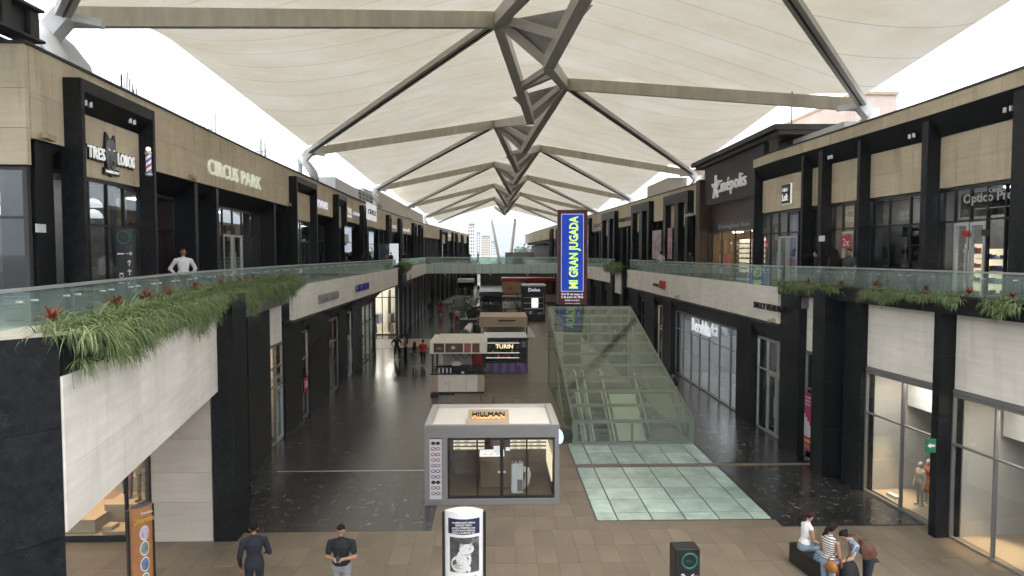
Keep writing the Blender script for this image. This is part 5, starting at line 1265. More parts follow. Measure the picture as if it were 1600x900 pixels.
for i in range(8): MB().bar((7.25, 26.5 + i * 1.15, -4.8 + i * .63), (7.25, 26.5 + i * 1.15, -3.8 + i * .63), .04, .04).make('baluster', M_ALU, ST)
MB().bar((7.25, 26.3, -3.85), (7.25, 35, 1.0), .05, .05).make('handrail', M_ALU, ST)
# back landing and barriers
for i, x in enumerate((3.4, 3.9)):
    tag(MB().tube([(x, 36.9, 0), (x, 36.9, 1.0)], .03, 8).lathe((x, 36.9, 0), [(.16, 0), (.14, .03)], 12).make('queue_post', M_ALU), ['steel queue post by the escalator entrance', 'second steel queue post by the escalator entrance'][i], 'post')

# ------------------------------------------------------------------ screen tower
Y_T = 42.5
LT = thing('screen_tower', 'tall four sided video tower showing a blue advert with yellow green letters', 'screen', (4.98, Y_T + .95, 0), rz=R(-6))
# built in the tower's own axes: front faces -Y
W2 = .93
LOC = dict(local=True)
MB().box(-W2, W2, -W2, W2, 4.0, 9.95).make('casing', M_BLACK, LT, local=True); MB().box(-.55, .55, -.55, .55, 0, 4.0).make('pedestal', M_BLACK, LT, local=True)
m, n, l, b = new_mat('crowd_screen')
tc = n.new('ShaderNodeTexCoord'); vo = n.new('ShaderNodeTexVoronoi'); vo.inputs['Scale'].default_value = 9
l.new(tc.outputs['Object'], vo.inputs['Vector'])
rp = ramp(n, [(0.0, (0.55, 0.05, 0.08)), (0.18, (0.10, 0.008, 0.012)), (0.6, (0.035, 0.004, 0.008))]); l.new(vo.outputs['Distance'], rp.inputs['Fac'])
b.inputs['Base Color'].default_value = (0.01, 0.01, 0.01, 1); l.new(rp.outputs['Color'], b.inputs['Emission Color']); b.inputs['Emission Strength'].default_value = .6; m.cycles.emission_sampling = 'NONE'
M_CROWD = m
m, n, l, b = new_mat('side_screen')
tc = n.new('ShaderNodeTexCoord'); vo = n.new('ShaderNodeTexVoronoi'); vo.inputs['Scale'].default_value = 2.2; vo.distance = 'CHEBYCHEV'
l.new(tc.outputs['Object'], vo.inputs['Vector'])
hs = n.new('ShaderNodeMix'); hs.data_type = 'RGBA'; hs.inputs[0].default_value = .55; l.new(vo.outputs['Color'], hs.inputs[6]); hs.inputs[7].default_value = (0.12, 0.18, 0.4, 1)
b.inputs['Base Color'].default_value = (0.01, 0.01, 0.01, 1); l.new(hs.outputs[2], b.inputs['Emission Color']); b.inputs['Emission Strength'].default_value = .35
M_SIDE = m
M_BLUE = emit('screen_blue', (0.006, 0.035, 0.30), .62); M_LIME = emit('screen_lime', (0.62, 0.95, 0.18), .58); M_PALE = emit('screen_pale_edge', (0.45, 0.5, 0.95), .5); M_TXT = emit('screen_white', (0.85, 0.88, 1.0), .55)
MB().box(-W2 + .04, W2 - .04, -W2 - .02, -W2, 4.05, 9.85).make('screen', M_CROWD, LT, local=True)
MB().box(-W2 - .02, -W2, -W2 + .06, W2 - .06, 4.05, 9.85).make('side_screen', M_SIDE, LT, local=True)
MB().box(-.70, .70, -W2 - .028, -W2 - .02, 4.86, 9.7).make('advert_border', M_PALE, LT, local=True)
MB().box(-.665, .665, -W2 - .036, -W2 - .028, 4.9, 9.66).make('advert_panel', M_BLUE, LT, local=True)
lettering('MI GRAN JUGADA', (.33, -W2 - .036, 7.28), (0, 0, 1), (-1, 0, 0), .54, M_LIME, LT, width=4.5, depth=.006, local=True, bold=.03, spacing=1.0)
for i, (s_, h) in enumerate((('Del 25 de mayo al', .13), ('2 de junio de 2026', .13), ('Exclusivo en línea', .09), ('Consulta términos y condiciones', .05))):
    lettering(s_, (0, -W2 - .02, 4.64 - i * .18), (1, 0, 0), (0, 0, 1), h, M_TXT, LT, depth=.006, local=True, maxw=1.5, bold=.01)

# ------------------------------------------------------------------ eyewear kiosk
M_RIM = mat('pale_rim', (0.42, 0.40, 0.375), 0.5, vary=.06)
HK = thing('eyewear_kiosk', 'grey framed glass eyewear kiosk with cream roof and roof sign', 'kiosk', (0, 20.6, 0))
hx0, hx1, hy0, hy1, hz = -2.0, 1.87, 19.3, 22.15, 2.3
# frame: front portal, roof rim, back and side walls
MB().box(hx0, hx1, hy0, hy0 + .12, 1.95, hz).make('front_beam', M_GREY, HK, bevel=.008)
MB().box(hx0, hx1, hy0, hy0 + .14, 0.0, .18).make('front_sill', M_GREY, HK, bevel=.008)
for (a, b) in ((hx0, hx0 + .14), (hx0 + .5, hx0 + .66), (hx1 - .14, hx1)): MB().box(a, b, hy0 + .004, hy0 + .13, .18, 1.95).make('front_post', M_GREY, HK, bevel=.008)
MB().box(hx0, hx0 + .1, hy0 + .14, hy1, 0, hz - .01).make('side_wall', M_GREY, HK); MB().box(hx1 - .1, hx1, hy0 + .14, hy1, 0, hz - .01).make('side_wall', M_GREY, HK)
MB().box(hx0 + .1, hx1 - .1, hy1 - .1, hy1, 0, hz - .01).make('back_wall', M_WOOD, HK)
MB().box(hx0 + .1, hx1 - .1, hy0 + .13, hy1 - .1, hz - .16, hz - .1).make('roof', mat('white_roof', (0.80, 0.76, 0.70), .6, vary=.06), HK)
for (a, b, c, d) in ((hx0, hx1, hy0 + .12, hy0 + .2), (hx0, hx1, hy1 - .12, hy1), (hx0, hx0 + .2, hy0 + .2, hy1 - .12), (hx1 - .2, hx1, hy0 + .2, hy1 - .12)): MB().box(a, b, c, d, hz - .1, hz + .004).make('roof_rim', M_RIM, HK)
MB().box(hx0 + .1, hx1 - .1, hy0 + .15, hy1 - .1, .012, .03).make('kiosk_floor', M_WOODM, HK)
# wood dado inside
MB().box(hx0 + .7, hx1 - .12, hy1 - .16, hy1 - .11, .03, .83).make('dado', M_WOODM, HK); MB().box(hx1 - .16, hx1 - .11, hy0 + .3, hy1 - .2, .03, .9).make('dado', M_WOOD, HK)
# front glazing in black frames
gx = [hx0 + .67, -.52, .30, 1.04, hx1 - .15]
gx = [hx0 + .67, -.49, .21, .93, hx1 - .15]
fr = MB(); fr.box(gx[0], gx[-1], hy0 + .03, hy0 + .1, 1.88, 1.95).box(gx[0], gx[-1], hy0 + .03, hy0 + .1, .18, .26)
for i, x in enumerate(gx): fr.box(x - (.05 if i == 2 else .025), x + (.05 if i == 2 else .025), hy0 + .03, hy0 + .1, .26, 1.88)
fr.make('window_frame', M_BLACK, HK)
for i in range(4):
    d_ = MB().box(gx[i] + .05, gx[i + 1] - .05, hy0 + .06, hy0 + .072, .26, 1.88).make('door_pane' if i in (1, 2) else 'window_pane', M_GLASS, HK)
MB().box(.10, .17, hy0 - .02, hy0 + .03, .93, .98).box(.26, .33, hy0 - .02, hy0 + .03, .93, .98).make('door_handle', M_ALU, HK)
MB().box(-.02, .16, hy0 + .05, hy0 + .056, 1.5, 1.7).make('door_notice', M_WHITE, HK); MB().box(.33, .45, hy0 + .05, hy0 + .056, 1.56, 1.66).make('door_notice', M_WHITE, HK)
# lit shelves with spectacles
def spectacles(mb, x, y, z, s=1.0):
    for q in (-1, 1): mb.tube([(x + q * .035 * s + .03 * s * math.cos(t), y, z + .022 * s * math.sin(t)) for t in [k * math.pi / 4 for k in range(9)]], .005 * s, 4)
    mb.bar((x - .008 * s, y, z + .006 * s), (x + .008 * s, y, z + .006 * s), .006 * s, .006 * s)
LSH = MB()
for (a, b) in ((gx[0], -.32), (.52, 1.75)):
    for j in range(4):
        MB().box(a, b, hy1 - .2, hy1 - .17, 0.86 + j * .12, 0.955 + j * .12).make('lit_panel', M_LITC, HK); MB().box(a, b, hy1 - .3, hy1 - .17, 0.84 + j * .12, 0.855 + j * .12).make('shelf_board', M_BLACK, HK)
        mb = MB(); k_ = int((b - a) / .26)
        for i in range(k_):
            if rs.random() < .75: spectacles(mb, a + .15 + i * .26, hy1 - .24, 0.895 + j * .12, 1.1)
        if mb.v: mb.make('spectacles', M_BLACK, HK)
for j in range(8): MB().box(hx1 - .19, hx1 - .165, hy0 + .5, hy1 - .3, .5 + j * .1, .58 + j * .1).make('lit_panel', M_LITC, HK)
# counter with small lit tray, air conditioner
MB().box(-.42, .52, 20.7, 21.3, .03, 1.0).make('counter', M_WOODM, HK); MB().box(-.45, .3, 20.66, 21.0, 1.0, 1.12).make('counter_tray', M_LITW, HK)
mb = MB(); [spectacles(mb, -.3 + i * .2, 20.64, 1.08, .9) for i in range(3)]; mb.make('spectacles', M_BLACK, HK)
MB().box(-.05, .2, 21.0, 21.05, 1.15, 1.5).make('picture', mat('brown_print', (0.2, 0.06, 0.05), 0.5), HK)
AC = thing('air_conditioner', 'white portable air conditioner standing inside the eyewear kiosk', 'air conditioner', (.72, 20.2, .03))
MB().box(.5, .86, 20.0, 20.35, .06, .98).make('body', M_WHITE, AC, bevel=.05); MB().box(.68, .84, 19.985, 19.998, .15, .5).make('grille', M_GREY, AC)
MB().tube([(.86, 20.2, .75), (.98, 20.25, .72), (1.02, 20.3, .55), (.98, 20.35, .3), (.9, 20.4, .12)], .09, 10).make('hose', M_WHITE, AC, smooth=True)
for x in (.55, .8): MB().ball((x, 20.1, .035), .035, 8, 5).make('caster', M_BLACK, AC)
MB().tube([(.6, 20.1, .98), (.6, 20.05, 1.06)], .025, 6).tube([(.7, 20.1, .98), (.7, 20.05, 1.06)], .025, 6).make('louvre_tab', M_BLACK, AC)
# spectacles poster column on the left
MB().box(hx0 + .145, hx0 + .495, hy0 + .03, hy0 + .05, .18, 1.92).make('poster', mat('lilac_poster', (0.52, 0.46, 0.50), 0.5), HK)
M_SPEC = [M_BLACK, mat('brown_frame', (0.12, 0.05, 0.02), .4), M_CHAR]
for i in range(10):
    mb = MB(); spectacles(mb, hx0 + .32, hy0 + .022, 1.8 - i * .162, 1.9); 
    if i in (0, 7): [mb.tube([(hx0 + .32 + q * .066, hy0 + .018, 1.8 - i * .162), (hx0 + .32 + q * .066, hy0 + .026, 1.8 - i * .162)], .052, 8) for q in (-1, 1)]
    mb.make('printed_spectacles', M_SPEC[(0, 1, 2, 1, 2, 0, 2, 0, 2, 1)[i]], HK)
MB().box(hx0 + .13, hx0 + .51, hy0 - .03, hy0 + .03, .10, .17).make('poster_foot', M_GREY, HK)
# roof sign and round side sign
RSN = thing('roof_sign', 'wooden roof sign with backlit black letters on the eyewear kiosk', 'sign', (-.1, 20.05, hz - .1))
MB().pts([(-.78, 19.85, hz - .1), (.44, 19.85, hz - .1), (.44, 20.35, hz - .1), (-.78, 20.35, hz - .1), (-.78, 19.88, hz + .02), (.44, 19.88, hz + .02), (.44, 20.33, hz + .24), (-.78, 20.33, hz + .24)], [(3, 2, 1, 0), (4, 5, 6, 7), (0, 1, 5, 4), (1, 2, 6, 5), (2, 3, 7, 6), (3, 0, 4, 7)]).make('board', M_TAN, RSN)
up_ = Vector((0, .45, .22)).normalized()
lettering('HILLMAN', Vector((-.17, 19.99, hz + .085)), (1, 0, 0), up_, .2, M_BLACK, RSN, width=.96, depth=.05, bold=.02)
lettering('HILLMAN', Vector((-.17, 19.93, hz + .06)), (1, 0, 0), up_, .2, emit('peach_glow', (1.0, .5, .22), .4), RSN, width=.96, depth=.02, bold=.03, name='letter_glow')
RS2 = thing('round_sign', 'round black lightbox sign on the corner of the eyewear kiosk', 'sign', (2.05, 19.5, 2.0))
MB().tube([(1.85, 19.32, 1.98), (2.12, 19.5, 1.98)], .24, 20).make('drum', M_BLACK, RS2); MB().tube([(1.842, 19.315, 1.98), (1.85, 19.32, 1.98)], .22, 20).make('lit_face', emit('blue_white_face', (.55, .75, 1.0), .65), RS2)
MB().bar((1.8, 19.45, 1.98), (1.95, 19.45, 1.98), .08, .08).make('bracket', M_BLACK, RS2)

# ------------------------------------------------------------------ coffee kiosk
CK = thing('coffee_kiosk', 'cream coffee kiosk with photo panels above its counter', 'kiosk', (-1.9, 36, 0))
ca, cb, cy0, cy1 = -3.25, -.5, 35.0, 38.0
MB().box(ca + .05, cb - .05, cy0 + .06, cy1 - .06, 0, .1).make('plinth', M_BLACK, CK)
xs = [ca, ca + .33, ca + .92, ca + 1.8, ca + 2.4, cb]
for i in range(5): MB().box(xs[i] + .006, xs[i + 1] - .006, cy0, cy0 + .05, .1, 1.0).make('front_panel', [M_TAN, M_CREAM, M_CREAM, M_CREAM, M_TAN][i], CK)
MB().box(ca, ca + .05, cy0 + .05, cy1, .1, 1.0).make('side_panel', M_TAN, CK); MB().box(cb - .05, cb, cy0 + .05, cy1, .1, 1.0).make('side_panel', M_TAN, CK)
MB().box(ca, cb, cy1 - .05, cy1, .1, 1.0).make('back_panel', M_TAN, CK)
MB().box(ca - .06, cb + .05, cy0 - .06, cy0 + .6, 1.0, 1.06).make('counter_top', M_BLACK, CK); MB().box(ca - .06, cb + .05, cy1 - .6, cy1 + .05, 1.0, 1.06).make('counter_top', M_BLACK, CK)
for (x, yy) in ((ca + .08, cy0 + .08), (cb - .08, cy0 + .08), (ca + .08, cy1 - .08), (cb - .08, cy1 - .08)): MB().box(x - .05, x + .05, yy - .05, yy + .05, 1.06, 2.1).make('post', M_BLACK, CK)
MB().box(ca - .06, cb + .12, cy0 - .05, cy1 + .1, 2.08, 2.72).make('canopy_box', M_CREAM, CK, bevel=.02)
MB().box(ca + .25, cb - .15, cy0 + .25, cy1 - .1, 2.72, 2.78).make('canopy_top', M_WHITE_W, CK)
PH = [mat('coffee_print_a', (0.06, 0.022, 0.012), .4, vary=.6, scale=5), mat('coffee_print_b', (0.09, 0.04, 0.03), .4, vary=.8, scale=6), mat('coffee_print_c', (0.28, 0.08, 0.05), .4, vary=.4, scale=4), mat('coffee_print_d', (0.12, 0.04, 0.025), .4, vary=.7, scale=6)]
for i, (a, b) in enumerate(((.14, .68), (.74, 1.65), (1.71, 2.06), (2.12, 2.5))): MB().box(ca + a, ca + b, cy0 - .065, cy0 - .05, 2.15, 2.62).make('photo_panel', PH[i], CK)
mb = MB()
mb.lathe((ca + .42, cy0 - .06, 2.38), [(.0, 0), (.17, .005)], 16); 
MB().ball((ca + .42, cy0 - .06, 2.36), (.17, .01, .07), 14, 6).make('printed_cup', mat('latte_print', (.3, .17, .09), .4), CK); MB().ball((ca + 1.15, cy0 - .06, 2.4), (.14, .01, .11), 14, 6).make('printed_cup', mat('cream_print', (.5, .42, .36), .4, vary=.6, scale=12), CK)
MB().box(cb - .75, cb - .1, cy1 - .5, cy1 - .4, 1.06, 2.05).make('red_back_panel', M_RED, CK); MB().box(ca + .4, cb - .8, cy1 - .3, cy1 - .2, 1.06, 1.9).make('menu_wall', M_CREAM, CK)
MB().box(ca + .45, ca + 1.5, cy1 - .5, cy1 - .35, 1.7, 2.05).make('red_pelmet', M_RED, CK)
MB().box(ca + 1.0, ca + 2.1, cy0 + .7, cy0 + 1.2, 1.0, 1.3).make('espresso_machine', M_BLACK, CK, bevel=.03); MB().box(ca + 1.05, ca + 1.5, cy0 + .65, cy0 + .7, 1.35, 1.55).make('espresso_machine', M_WHITE_W, CK)
MB().box(cb - .55, cb - .15, cy0 + .35, cy0 + .8, 1.06, 1.42).make('grinder', M_BLACK, CK, bevel=.02)
for i in range(7): MB().tube([(ca + .4 + i * .1, cy0 + .12 + (i % 2) * .12, 1.06), (ca + .4 + i * .1, cy0 + .12 + (i % 2) * .12, 1.3)], .035, 8).make('bottle', M_BLACK if i % 2 else M_WHITE, CK)
MB().box(cb - 1.2, cb - 1.05, cy0 + .0, cy0 + .12, 1.06, 1.14).make('card', M_WHITE, CK)
for i in range(3):   # drooping garland of dark ribbon
    a = ca + 1.1 + i * .42; MB().tube([(a + .42 * t, cy0 + .1, 2.06 - .26 * math.sin(math.pi * t)) for t in [k / 6 for k in range(7)]], .02, 5).make('garland', M_BLACK, CK)
MB().tube([(ca + .62, cy0 - .003, .5), (ca + .72, cy0 - .003, .52), (ca + .8, cy0 - .003, .6), (ca + .78, cy0 - .003, .5)], .012, 5).make('emblem', M_GREY, CK)
MB().box(ca - .0, ca + .4, cy0 - .5, cy0 - .1, 0.002, .12).make('step_box', M_BLACK, CK)

# ------------------------------------------------------------------ chocolate kiosk
TK = thing('chocolate_kiosk', 'black shelved chocolate kiosk with glowing letters and purple base', 'kiosk', (.7, 42, 0))
ta, tb_, ty0, ty1 = -.6, 2.02, 41.0, 43.6
MB().box(ta, tb_, ty0 + .35, ty0 + .4, .02, 2.05).make('back_board', M_BLACK, TK)
m, n, l, b = new_mat('purple_wave'); tc = n.new('ShaderNodeTexCoord'); wv = n.new('ShaderNodeTexWave'); wv.inputs['Scale'].default_value = .55; wv.inputs['Distortion'].default_value = 5; wv.inputs['Detail'].default_value = .5
l.new(tc.outputs['Object'], wv.inputs['Vector']); rp = ramp(n, [(0.4, (0.20, 0.13, 0.25)), (0.5, (0.05, 0.045, 0.15)), (0.75, (0.10, 0.08, 0.25))]); rp.color_ramp.interpolation = 'CONSTANT'
l.new(wv.outputs['Fac'], rp.inputs['Fac']); l.new(rp.outputs['Color'], b.inputs['Base Color'])
MB().box(ta, tb_, ty0, ty0 + .34, .02, .62).make('base_panel', m, TK); MB().box(ta, tb_, ty0 - .02, ty0 + .35, .62, .66).make('counter_top', M_BLACK, TK)
for x in (ta, tb_ - .08): MB().box(x, x + .08, ty0, ty1, .66, 2.08).make('post', M_BLACK, TK)
for j in range(4):
    MB().box(ta + .08, tb_ - .4, ty0 + .05, ty0 + .35, .9 + j * .3, .93 + j * .3).make('shelf_board', M_CHAR, TK)
    if j in (0, 1, 3): MB().box(ta + .1, tb_ - .5, ty0 + .04, ty0 + .05, .92 + j * .3, .945 + j * .3).make('shelf_light', M_LITW, TK)
    for i in range(12):
        MB().box(ta + .14 + i * .165, ta + .14 + i * .165 + .11, ty0 + .1, ty0 + .3, .93 + j * .3, .93 + j * .3 + rs.uniform(.1, .22)).make('chocolate_box', M_GOODS[rs.choice((4, 3, 1, 2, 4, 5))], TK)
MB().box(tb_ - .34, tb_ - .1, ty0 + .1, ty0 + .3, 1.55, 1.9).make('screen', M_GREY, TK)
MB().box(ta - .05, tb_ + .05, ty0 - .04, ty1, 2.05, 2.14).make('roof', M_BLACK, TK)
for i in range(4): MB().box(ta - .1 + .02 * i, tb_ - .02, ty0 + .1 + i * .65, ty0 + .6 + i * .65, 2.14, 2.2).make('roof_board', M_WHITE, TK)
lettering('TURIN', (.62, ty0 - .03, 1.52), (1, 0, 0), (0, 0, 1), .25, emit('gold_letters', (1.0, .86, .5), .75), TK, width=1.05, depth=.03, bold=.012)
MB().ball((ta + .1, ty0 - .02, .5), (.16, .02, .1), 10, 6).make('printed_bonbon', M_GOODS[6], TK); MB().ball((tb_ - .5, ty0 - .02, .58), (.16, .02, .09), 10, 6).make('printed_bonbon', M_GOODS[6], TK)
MB().box(ta - .35, ta, ty0 - .2, ty0 + .2, 0.45, .95).make('side_rack', M_CHAR, TK)

# ------------------------------------------------------------------ farther kiosks and seats
def simple_kiosk(name, label, x0, x1, y0, y1, h, counter, mats, top, cat='kiosk', goods=8, sign=None, sm=None, roof_over=.1):
    t = thing(name, label, cat, ((x0 + x1) / 2, (y0 + y1) / 2, 0)); b_, p_, r_ = mats
    for i, (a, b) in enumerate(zip(steps(x0, x1, 1.0)[:-1], steps(x0, x1, 1.0)[1:])): MB().box(a + .008, b - .008, y0, y0 + .06, .06, counter).make('front_panel', b_, t)
    MB().box(x0, x0 + .06, y0 + .06, y1, .06, counter).make('side_panel', b_, t); MB().box(x1 - .06, x1, y0 + .06, y1, .06, counter).make('side_panel', b_, t); MB().box(x0 + .06, x1 - .06, y1 - .06, y1, .06, counter).make('back_panel', b_, t)
    MB().box(x0 + .05, x1 - .05, y0 + .05, y1 - .05, 0, .06).make('plinth', M_BLACK, t)
    MB().box(x0 - .04, x1 + .04, y0 - .04, y0 + .5, counter, counter + .05).make('counter_top', M_BLACK, t)
    for x in (x0 + .06, x1 - .06):
        for yy in (y0 + .06, y1 - .06): MB().box(x - .05, x + .05, yy - .05, yy + .05, counter, h).make('post', p_, t)
    if top:
        MB().box(x0 - roof_over, x1 + roof_over, y0 - roof_over, y1 + roof_over, h, h + top).make('canopy_box', r_, t)
    for i in range(goods):
        a = x0 + .15 + (x1 - x0 - .4) * i / max(1, goods); MB().box(a, a + .22, y0 + .1, y0 + .4, counter + .05, counter + .05 + rs.uniform(.12, .4)).make('item', M_GOODS[rs.randrange(7)], t)
    if goods: MB().box(x0 + .1, x1 - .1, y1 - .3, y1 - .2, counter, h).make('back_board', p_, t)
    if sign: lettering(sign, ((x0 + x1) / 2, y0 - roof_over, h + top * .25), (1, 0, 0), (0, 0, 1), top * .5, sm or M_TXT, t, depth=.03, maxw=(x1 - x0) * .7)
    return t
simple_kiosk('snack_kiosk', 'beige snack kiosk with flat tan roof behind the chocolate kiosk', -1.0, 2.4, 51, 55, 1.75, 1.0, (M_TAN, M_CREAM, M_TAN), .75, goods=5)
MB().box(.3, 1.6, 50.8, 50.86, 2.2, 2.3).make('lettering', M_BLACK, bpy.data.objects['snack_kiosk'])
t = thing('planter_bench', 'dark green planter counter with white bench ends', 'planter', (.6, 60, 0))
MB().box(-1.7, 2.9, 59.4, 61, 0, 1.0).make('box', mat('dark_teal', (.02, .035, .035), .4), t); MB().box(-1.75, 2.95, 59.35, 61.05, 1.0, 1.06).make('top', M_CHAR, t); MB().pts([(2.9, 58.8, 0), (3.6, 58.6, 0), (3.6, 61, 0), (2.9, 61, 0), (2.9, 58.9, .9), (3.3, 58.8, .5), (3.3, 61, .5), (2.9, 61, .9)], [(3, 2, 1, 0), (4, 5, 6, 7), (0, 1, 5, 4), (1, 2, 6, 5), (2, 3, 7, 6), (3, 0, 4, 7)]).make('bench_end', M_WHITE, t)
MB().pts([(-3.0, 55, 0), (-1.9, 55, 0), (-1.9, 62, 0), (-2.6, 62, 0), (-2.9, 55.2, .7), (-1.95, 55.2, .7), (-1.95, 62, .95), (-2.3, 62, .95)], [(3, 2, 1, 0), (4, 5, 6, 7), (0, 1, 5, 4), (1, 2, 6, 5), (2, 3, 7, 6), (3, 0, 4, 7)]).make('bench_end', M_WHITE, t)
simple_kiosk('jewel_kiosk', 'tall black glazed kiosk with a lit script sign by the screen tower', 3.05, 5.45, 72.5, 75.5, 3.05, .75, (M_BLACK, M_BLACK, M_BLACK), .75, goods=7, sign='Dolce', roof_over=.12)
MB().box(3.0, 5.5, 72.35, 75.6, 3.8, 3.95).make('roof_edge', M_WHITE, bpy.data.objects['jewel_kiosk'])
for j in range(3): MB().box(3.2, 5.3, 73.2, 73.5, 1.3 + j * .6, 1.34 + j * .6).make('shelf_board', M_WHITE, bpy.data.objects['jewel_kiosk'])
MB().box(4.0, 4.7, 72.6, 72.7, 1.5, 2.5).make('screen', M_LITW, bpy.data.objects['jewel_kiosk'])
simple_kiosk('candy_kiosk', 'black kiosk with red jars behind the seats', -1.75, 1.0, 84, 87, 2.1, .95, (M_BLACK, M_BLACK, M_BLACK), .45, goods=9)
simple_kiosk('phone_kiosk', 'white and grey low kiosk in the middle of the walk', 1.0, 4.3, 90, 93, 1.5, 1.0, (M_WHITE, M_GREY, M_GREY), .1, goods=6)
simple_kiosk('burger_kiosk', 'peach food kiosk with a red top band beyond the bridge', 1.2, 9.2, 101, 106, 3.2, 1.2, (M_TAN, M_PEACH, M_RED), .45, goods=6)
MB().box(1.3, 4.6, 100.94, 101.0, 1.3, 3.1).make('printed_wall', M_PEACH, bpy.data.objects['burger_kiosk']); MB().lathe((2.5, 100.9, 2.0), [(.0, 0), (.35, .01), (.0, .5)], 12).make('emblem', M_RED, bpy.data.objects['burger_kiosk'])
simple_kiosk('toy_kiosk', 'small dark kiosk with white sign near the far west piers', -6.2, -3.6, 118, 121, 2.3, 1.0, (M_BLACK, M_CHAR, M_WHITE), .6, goods=5)
# lounge seats
def armchair(x, y, rz, m, label):
    t = thing('armchair', label, 'armchair', (x, y, 0), rz=rz)
    MB().box(-.38, .38, -.36, .36, .16, .42).make('seat', m, t, local=True, bevel=.05); MB().box(-.38, .38, .28, .44, .3, .86).make('backrest', m, t, local=True, bevel=.05)
    for s in (-1, 1): MB().box(s * .45 - .08, s * .45 + .08, -.36, .42, .16, .6).make('armrest', m, t, local=True, bevel=.04)
    for sx in (-1, 1):
        for sy in (-1, 1): MB().tube([(sx * .35, sy * .32, 0), (sx * .35, sy * .32, .16)], .025, 6).make('leg', M_BLACK, t, local=True)
M_SLATE = mat('slate_fabric', (.06, .065, .07), .8)
for (x, y, rz, m_, lab) in ((-1.35, 70.5, R(-90), M_RED, 'red armchair at the near end of the lounge'), (.2, 69.5, R(180), M_SLATE, 'grey armchair with its back to the camera in the lounge'), (-.9, 73.5, R(-60), M_SLATE, 'grey armchair at the back of the lounge'), (1.2, 73, R(60), M_SLATE, 'grey armchair on the open side of the lounge')): armchair(x, y, rz, m_, lab)
tag(MB().box(-.5, .5, 71.0, 71.8, .38, .42).tube([(0, 71.4, 0), (0, 71.4, .38)], .05, 8).make('coffee_table', M_BLACK), 'low black table between the lounge armchairs', 'table')
tag(MB().box(1.2, 3.4, 77.5, 82, .005, .012).make('floor_mat', M_WHITE), 'pale floor mat before the candy kiosk', 'mat')
# black planter with leafy shrub by the walk
def pot_plant(p, s, label, lw, n, h, potm, seed, lm=None):
    t = thing('potted_plant', label, 'plant', p); r = random.Random(seed)
    MB().box(p[0] - s, p[0] + s, p[1] - s, p[1] + s, p[2], p[2] + s * 1.5).make('pot', potm, t)
    mb = MB()
    for i in range(n):
        az = r.uniform(0, 6.28); el = r.uniform(.5, 1.45); L = h * r.uniform(.55, 1.0)
        d = Vector((math.cos(az) * math.cos(el), math.sin(az) * math.cos(el), math.sin(el))); o_ = Vector((p[0], p[1], p[2] + s * 1.5)); e = o_ + d * L
        mb.tube([o_, o_ + d * L * .5 + Vector((0, 0, .03)), e], .008 * max(1, h), 4)
        sd = Vector((-math.sin(az), math.cos(az), 0)); fw = (d + Vector((0, 0, -.9))).normalized(); w = lw * r.uniform(.7, 1.2)
        mb.pts([e, e + fw * w * .5 + sd * w * .45, e + fw * w * 1.15, e + fw * w * .5 - sd * w * .45], [(0, 1, 2, 3)])
    mb.make('foliage', lm or M_OLIVE, t)
pot_plant((-.25, 25.3, 0), .22, 'broad leaved pot plant behind the eyewear kiosk', .26, 8, 1.9, M_CHAR, 4)
pot_plant((-2.35, 63, 0), .8, 'tall leafy shrub in a black box by the bench', .5, 60, 2.2, M_BLACK, 5)
pot_plant((-2.2, 79, 0), .8, 'bushy shrub beside the candy kiosk', .45, 50, 1.7, M_BLACK, 6)
pot_plant((2.9, 78, 0), .4, 'brown and green plant beside the black glazed kiosk', .4, 40, 2.2, M_CHAR, 7)
tag(MB().box(3.0, 3.35, 70.5, 70.8, 0, .95).make('yellow_sign', mat('yellow_plastic', (.6, .38, .02), .5)), 'yellow caution board beside the black glazed kiosk', 'sign')
LTB = thing('ledge_planter', 'green planter strip with trailing shrub along the bench', 'planter', (-2.6, 57, 0))
MB().box(-2.7, -2.05, 50.5, 55, 0, .7).make('box', M_BLACK, LTB)
mb = MB(); [rosette(mb, (rs.uniform(-2.65, -2.1), rs.uniform(50.6, 55), .72), 9, .7, .07, 1.2, 0, 3.0, (.4, 1.4), rs) for _ in range(40)]; mb.make('foliage', M_OLIVE, LTB)
# ------------------------------------------------------------------ signs
def wz(w, u, v, off=0.0):
    y = w.y(u, off, v); return y, at_y(u, v, y).z
def wall_sign(name, label, w, u0, u1, vb, vt, off, body, m, depth=.06, bold=.01, back=None, backm=None, pad=.08, um=None, spacing=1.0):
    """letters on a facade between pixel columns; vb/vt = baseline and cap line at the middle"""
    um = um or (u0 + u1) / 2; ym, zb = wz(w, um, vb, off); _, zt = wz(w, um, vt, off); ya, yb_ = w.y(u0, off), w.y(u1, off)
    W = abs(yb_ - ya); yc_ = (ya + yb_) / 2; h = zt - zb
    t = thing(name, label, 'sign', w.pt(yc_, zb, off))
    if back: w.part(back, backm, t, min(ya, yb_) - pad, max(ya, yb_) + pad, zb - pad, zt + pad, off - .01, off + .05)
    lettering(body, w.pt(yc_, zb, off + (.055 if back else 0)), w.rdir(yc_), (0, 0, 1), h, m, t, width=W, depth=depth, bold=bold, spacing=spacing)
    return t, yc_, zb, h
M_LETW = emit('white_sign_letters', (.9, .9, .88), .3); M_SILV2 = emit('grey_sign_letters', (.62, .6, .57), .2); M_LETC = emit('cream_sign_letters', (.8, .82, .66), .25)
M_SILV = mat('silver_letters', (.45, .46, .46), .35, metal=.6); M_BLUEL = mat('blue_letters', (.03, .03, .35), .35); M_REDL = mat('red_sign', (.45, .02, .02), .4)
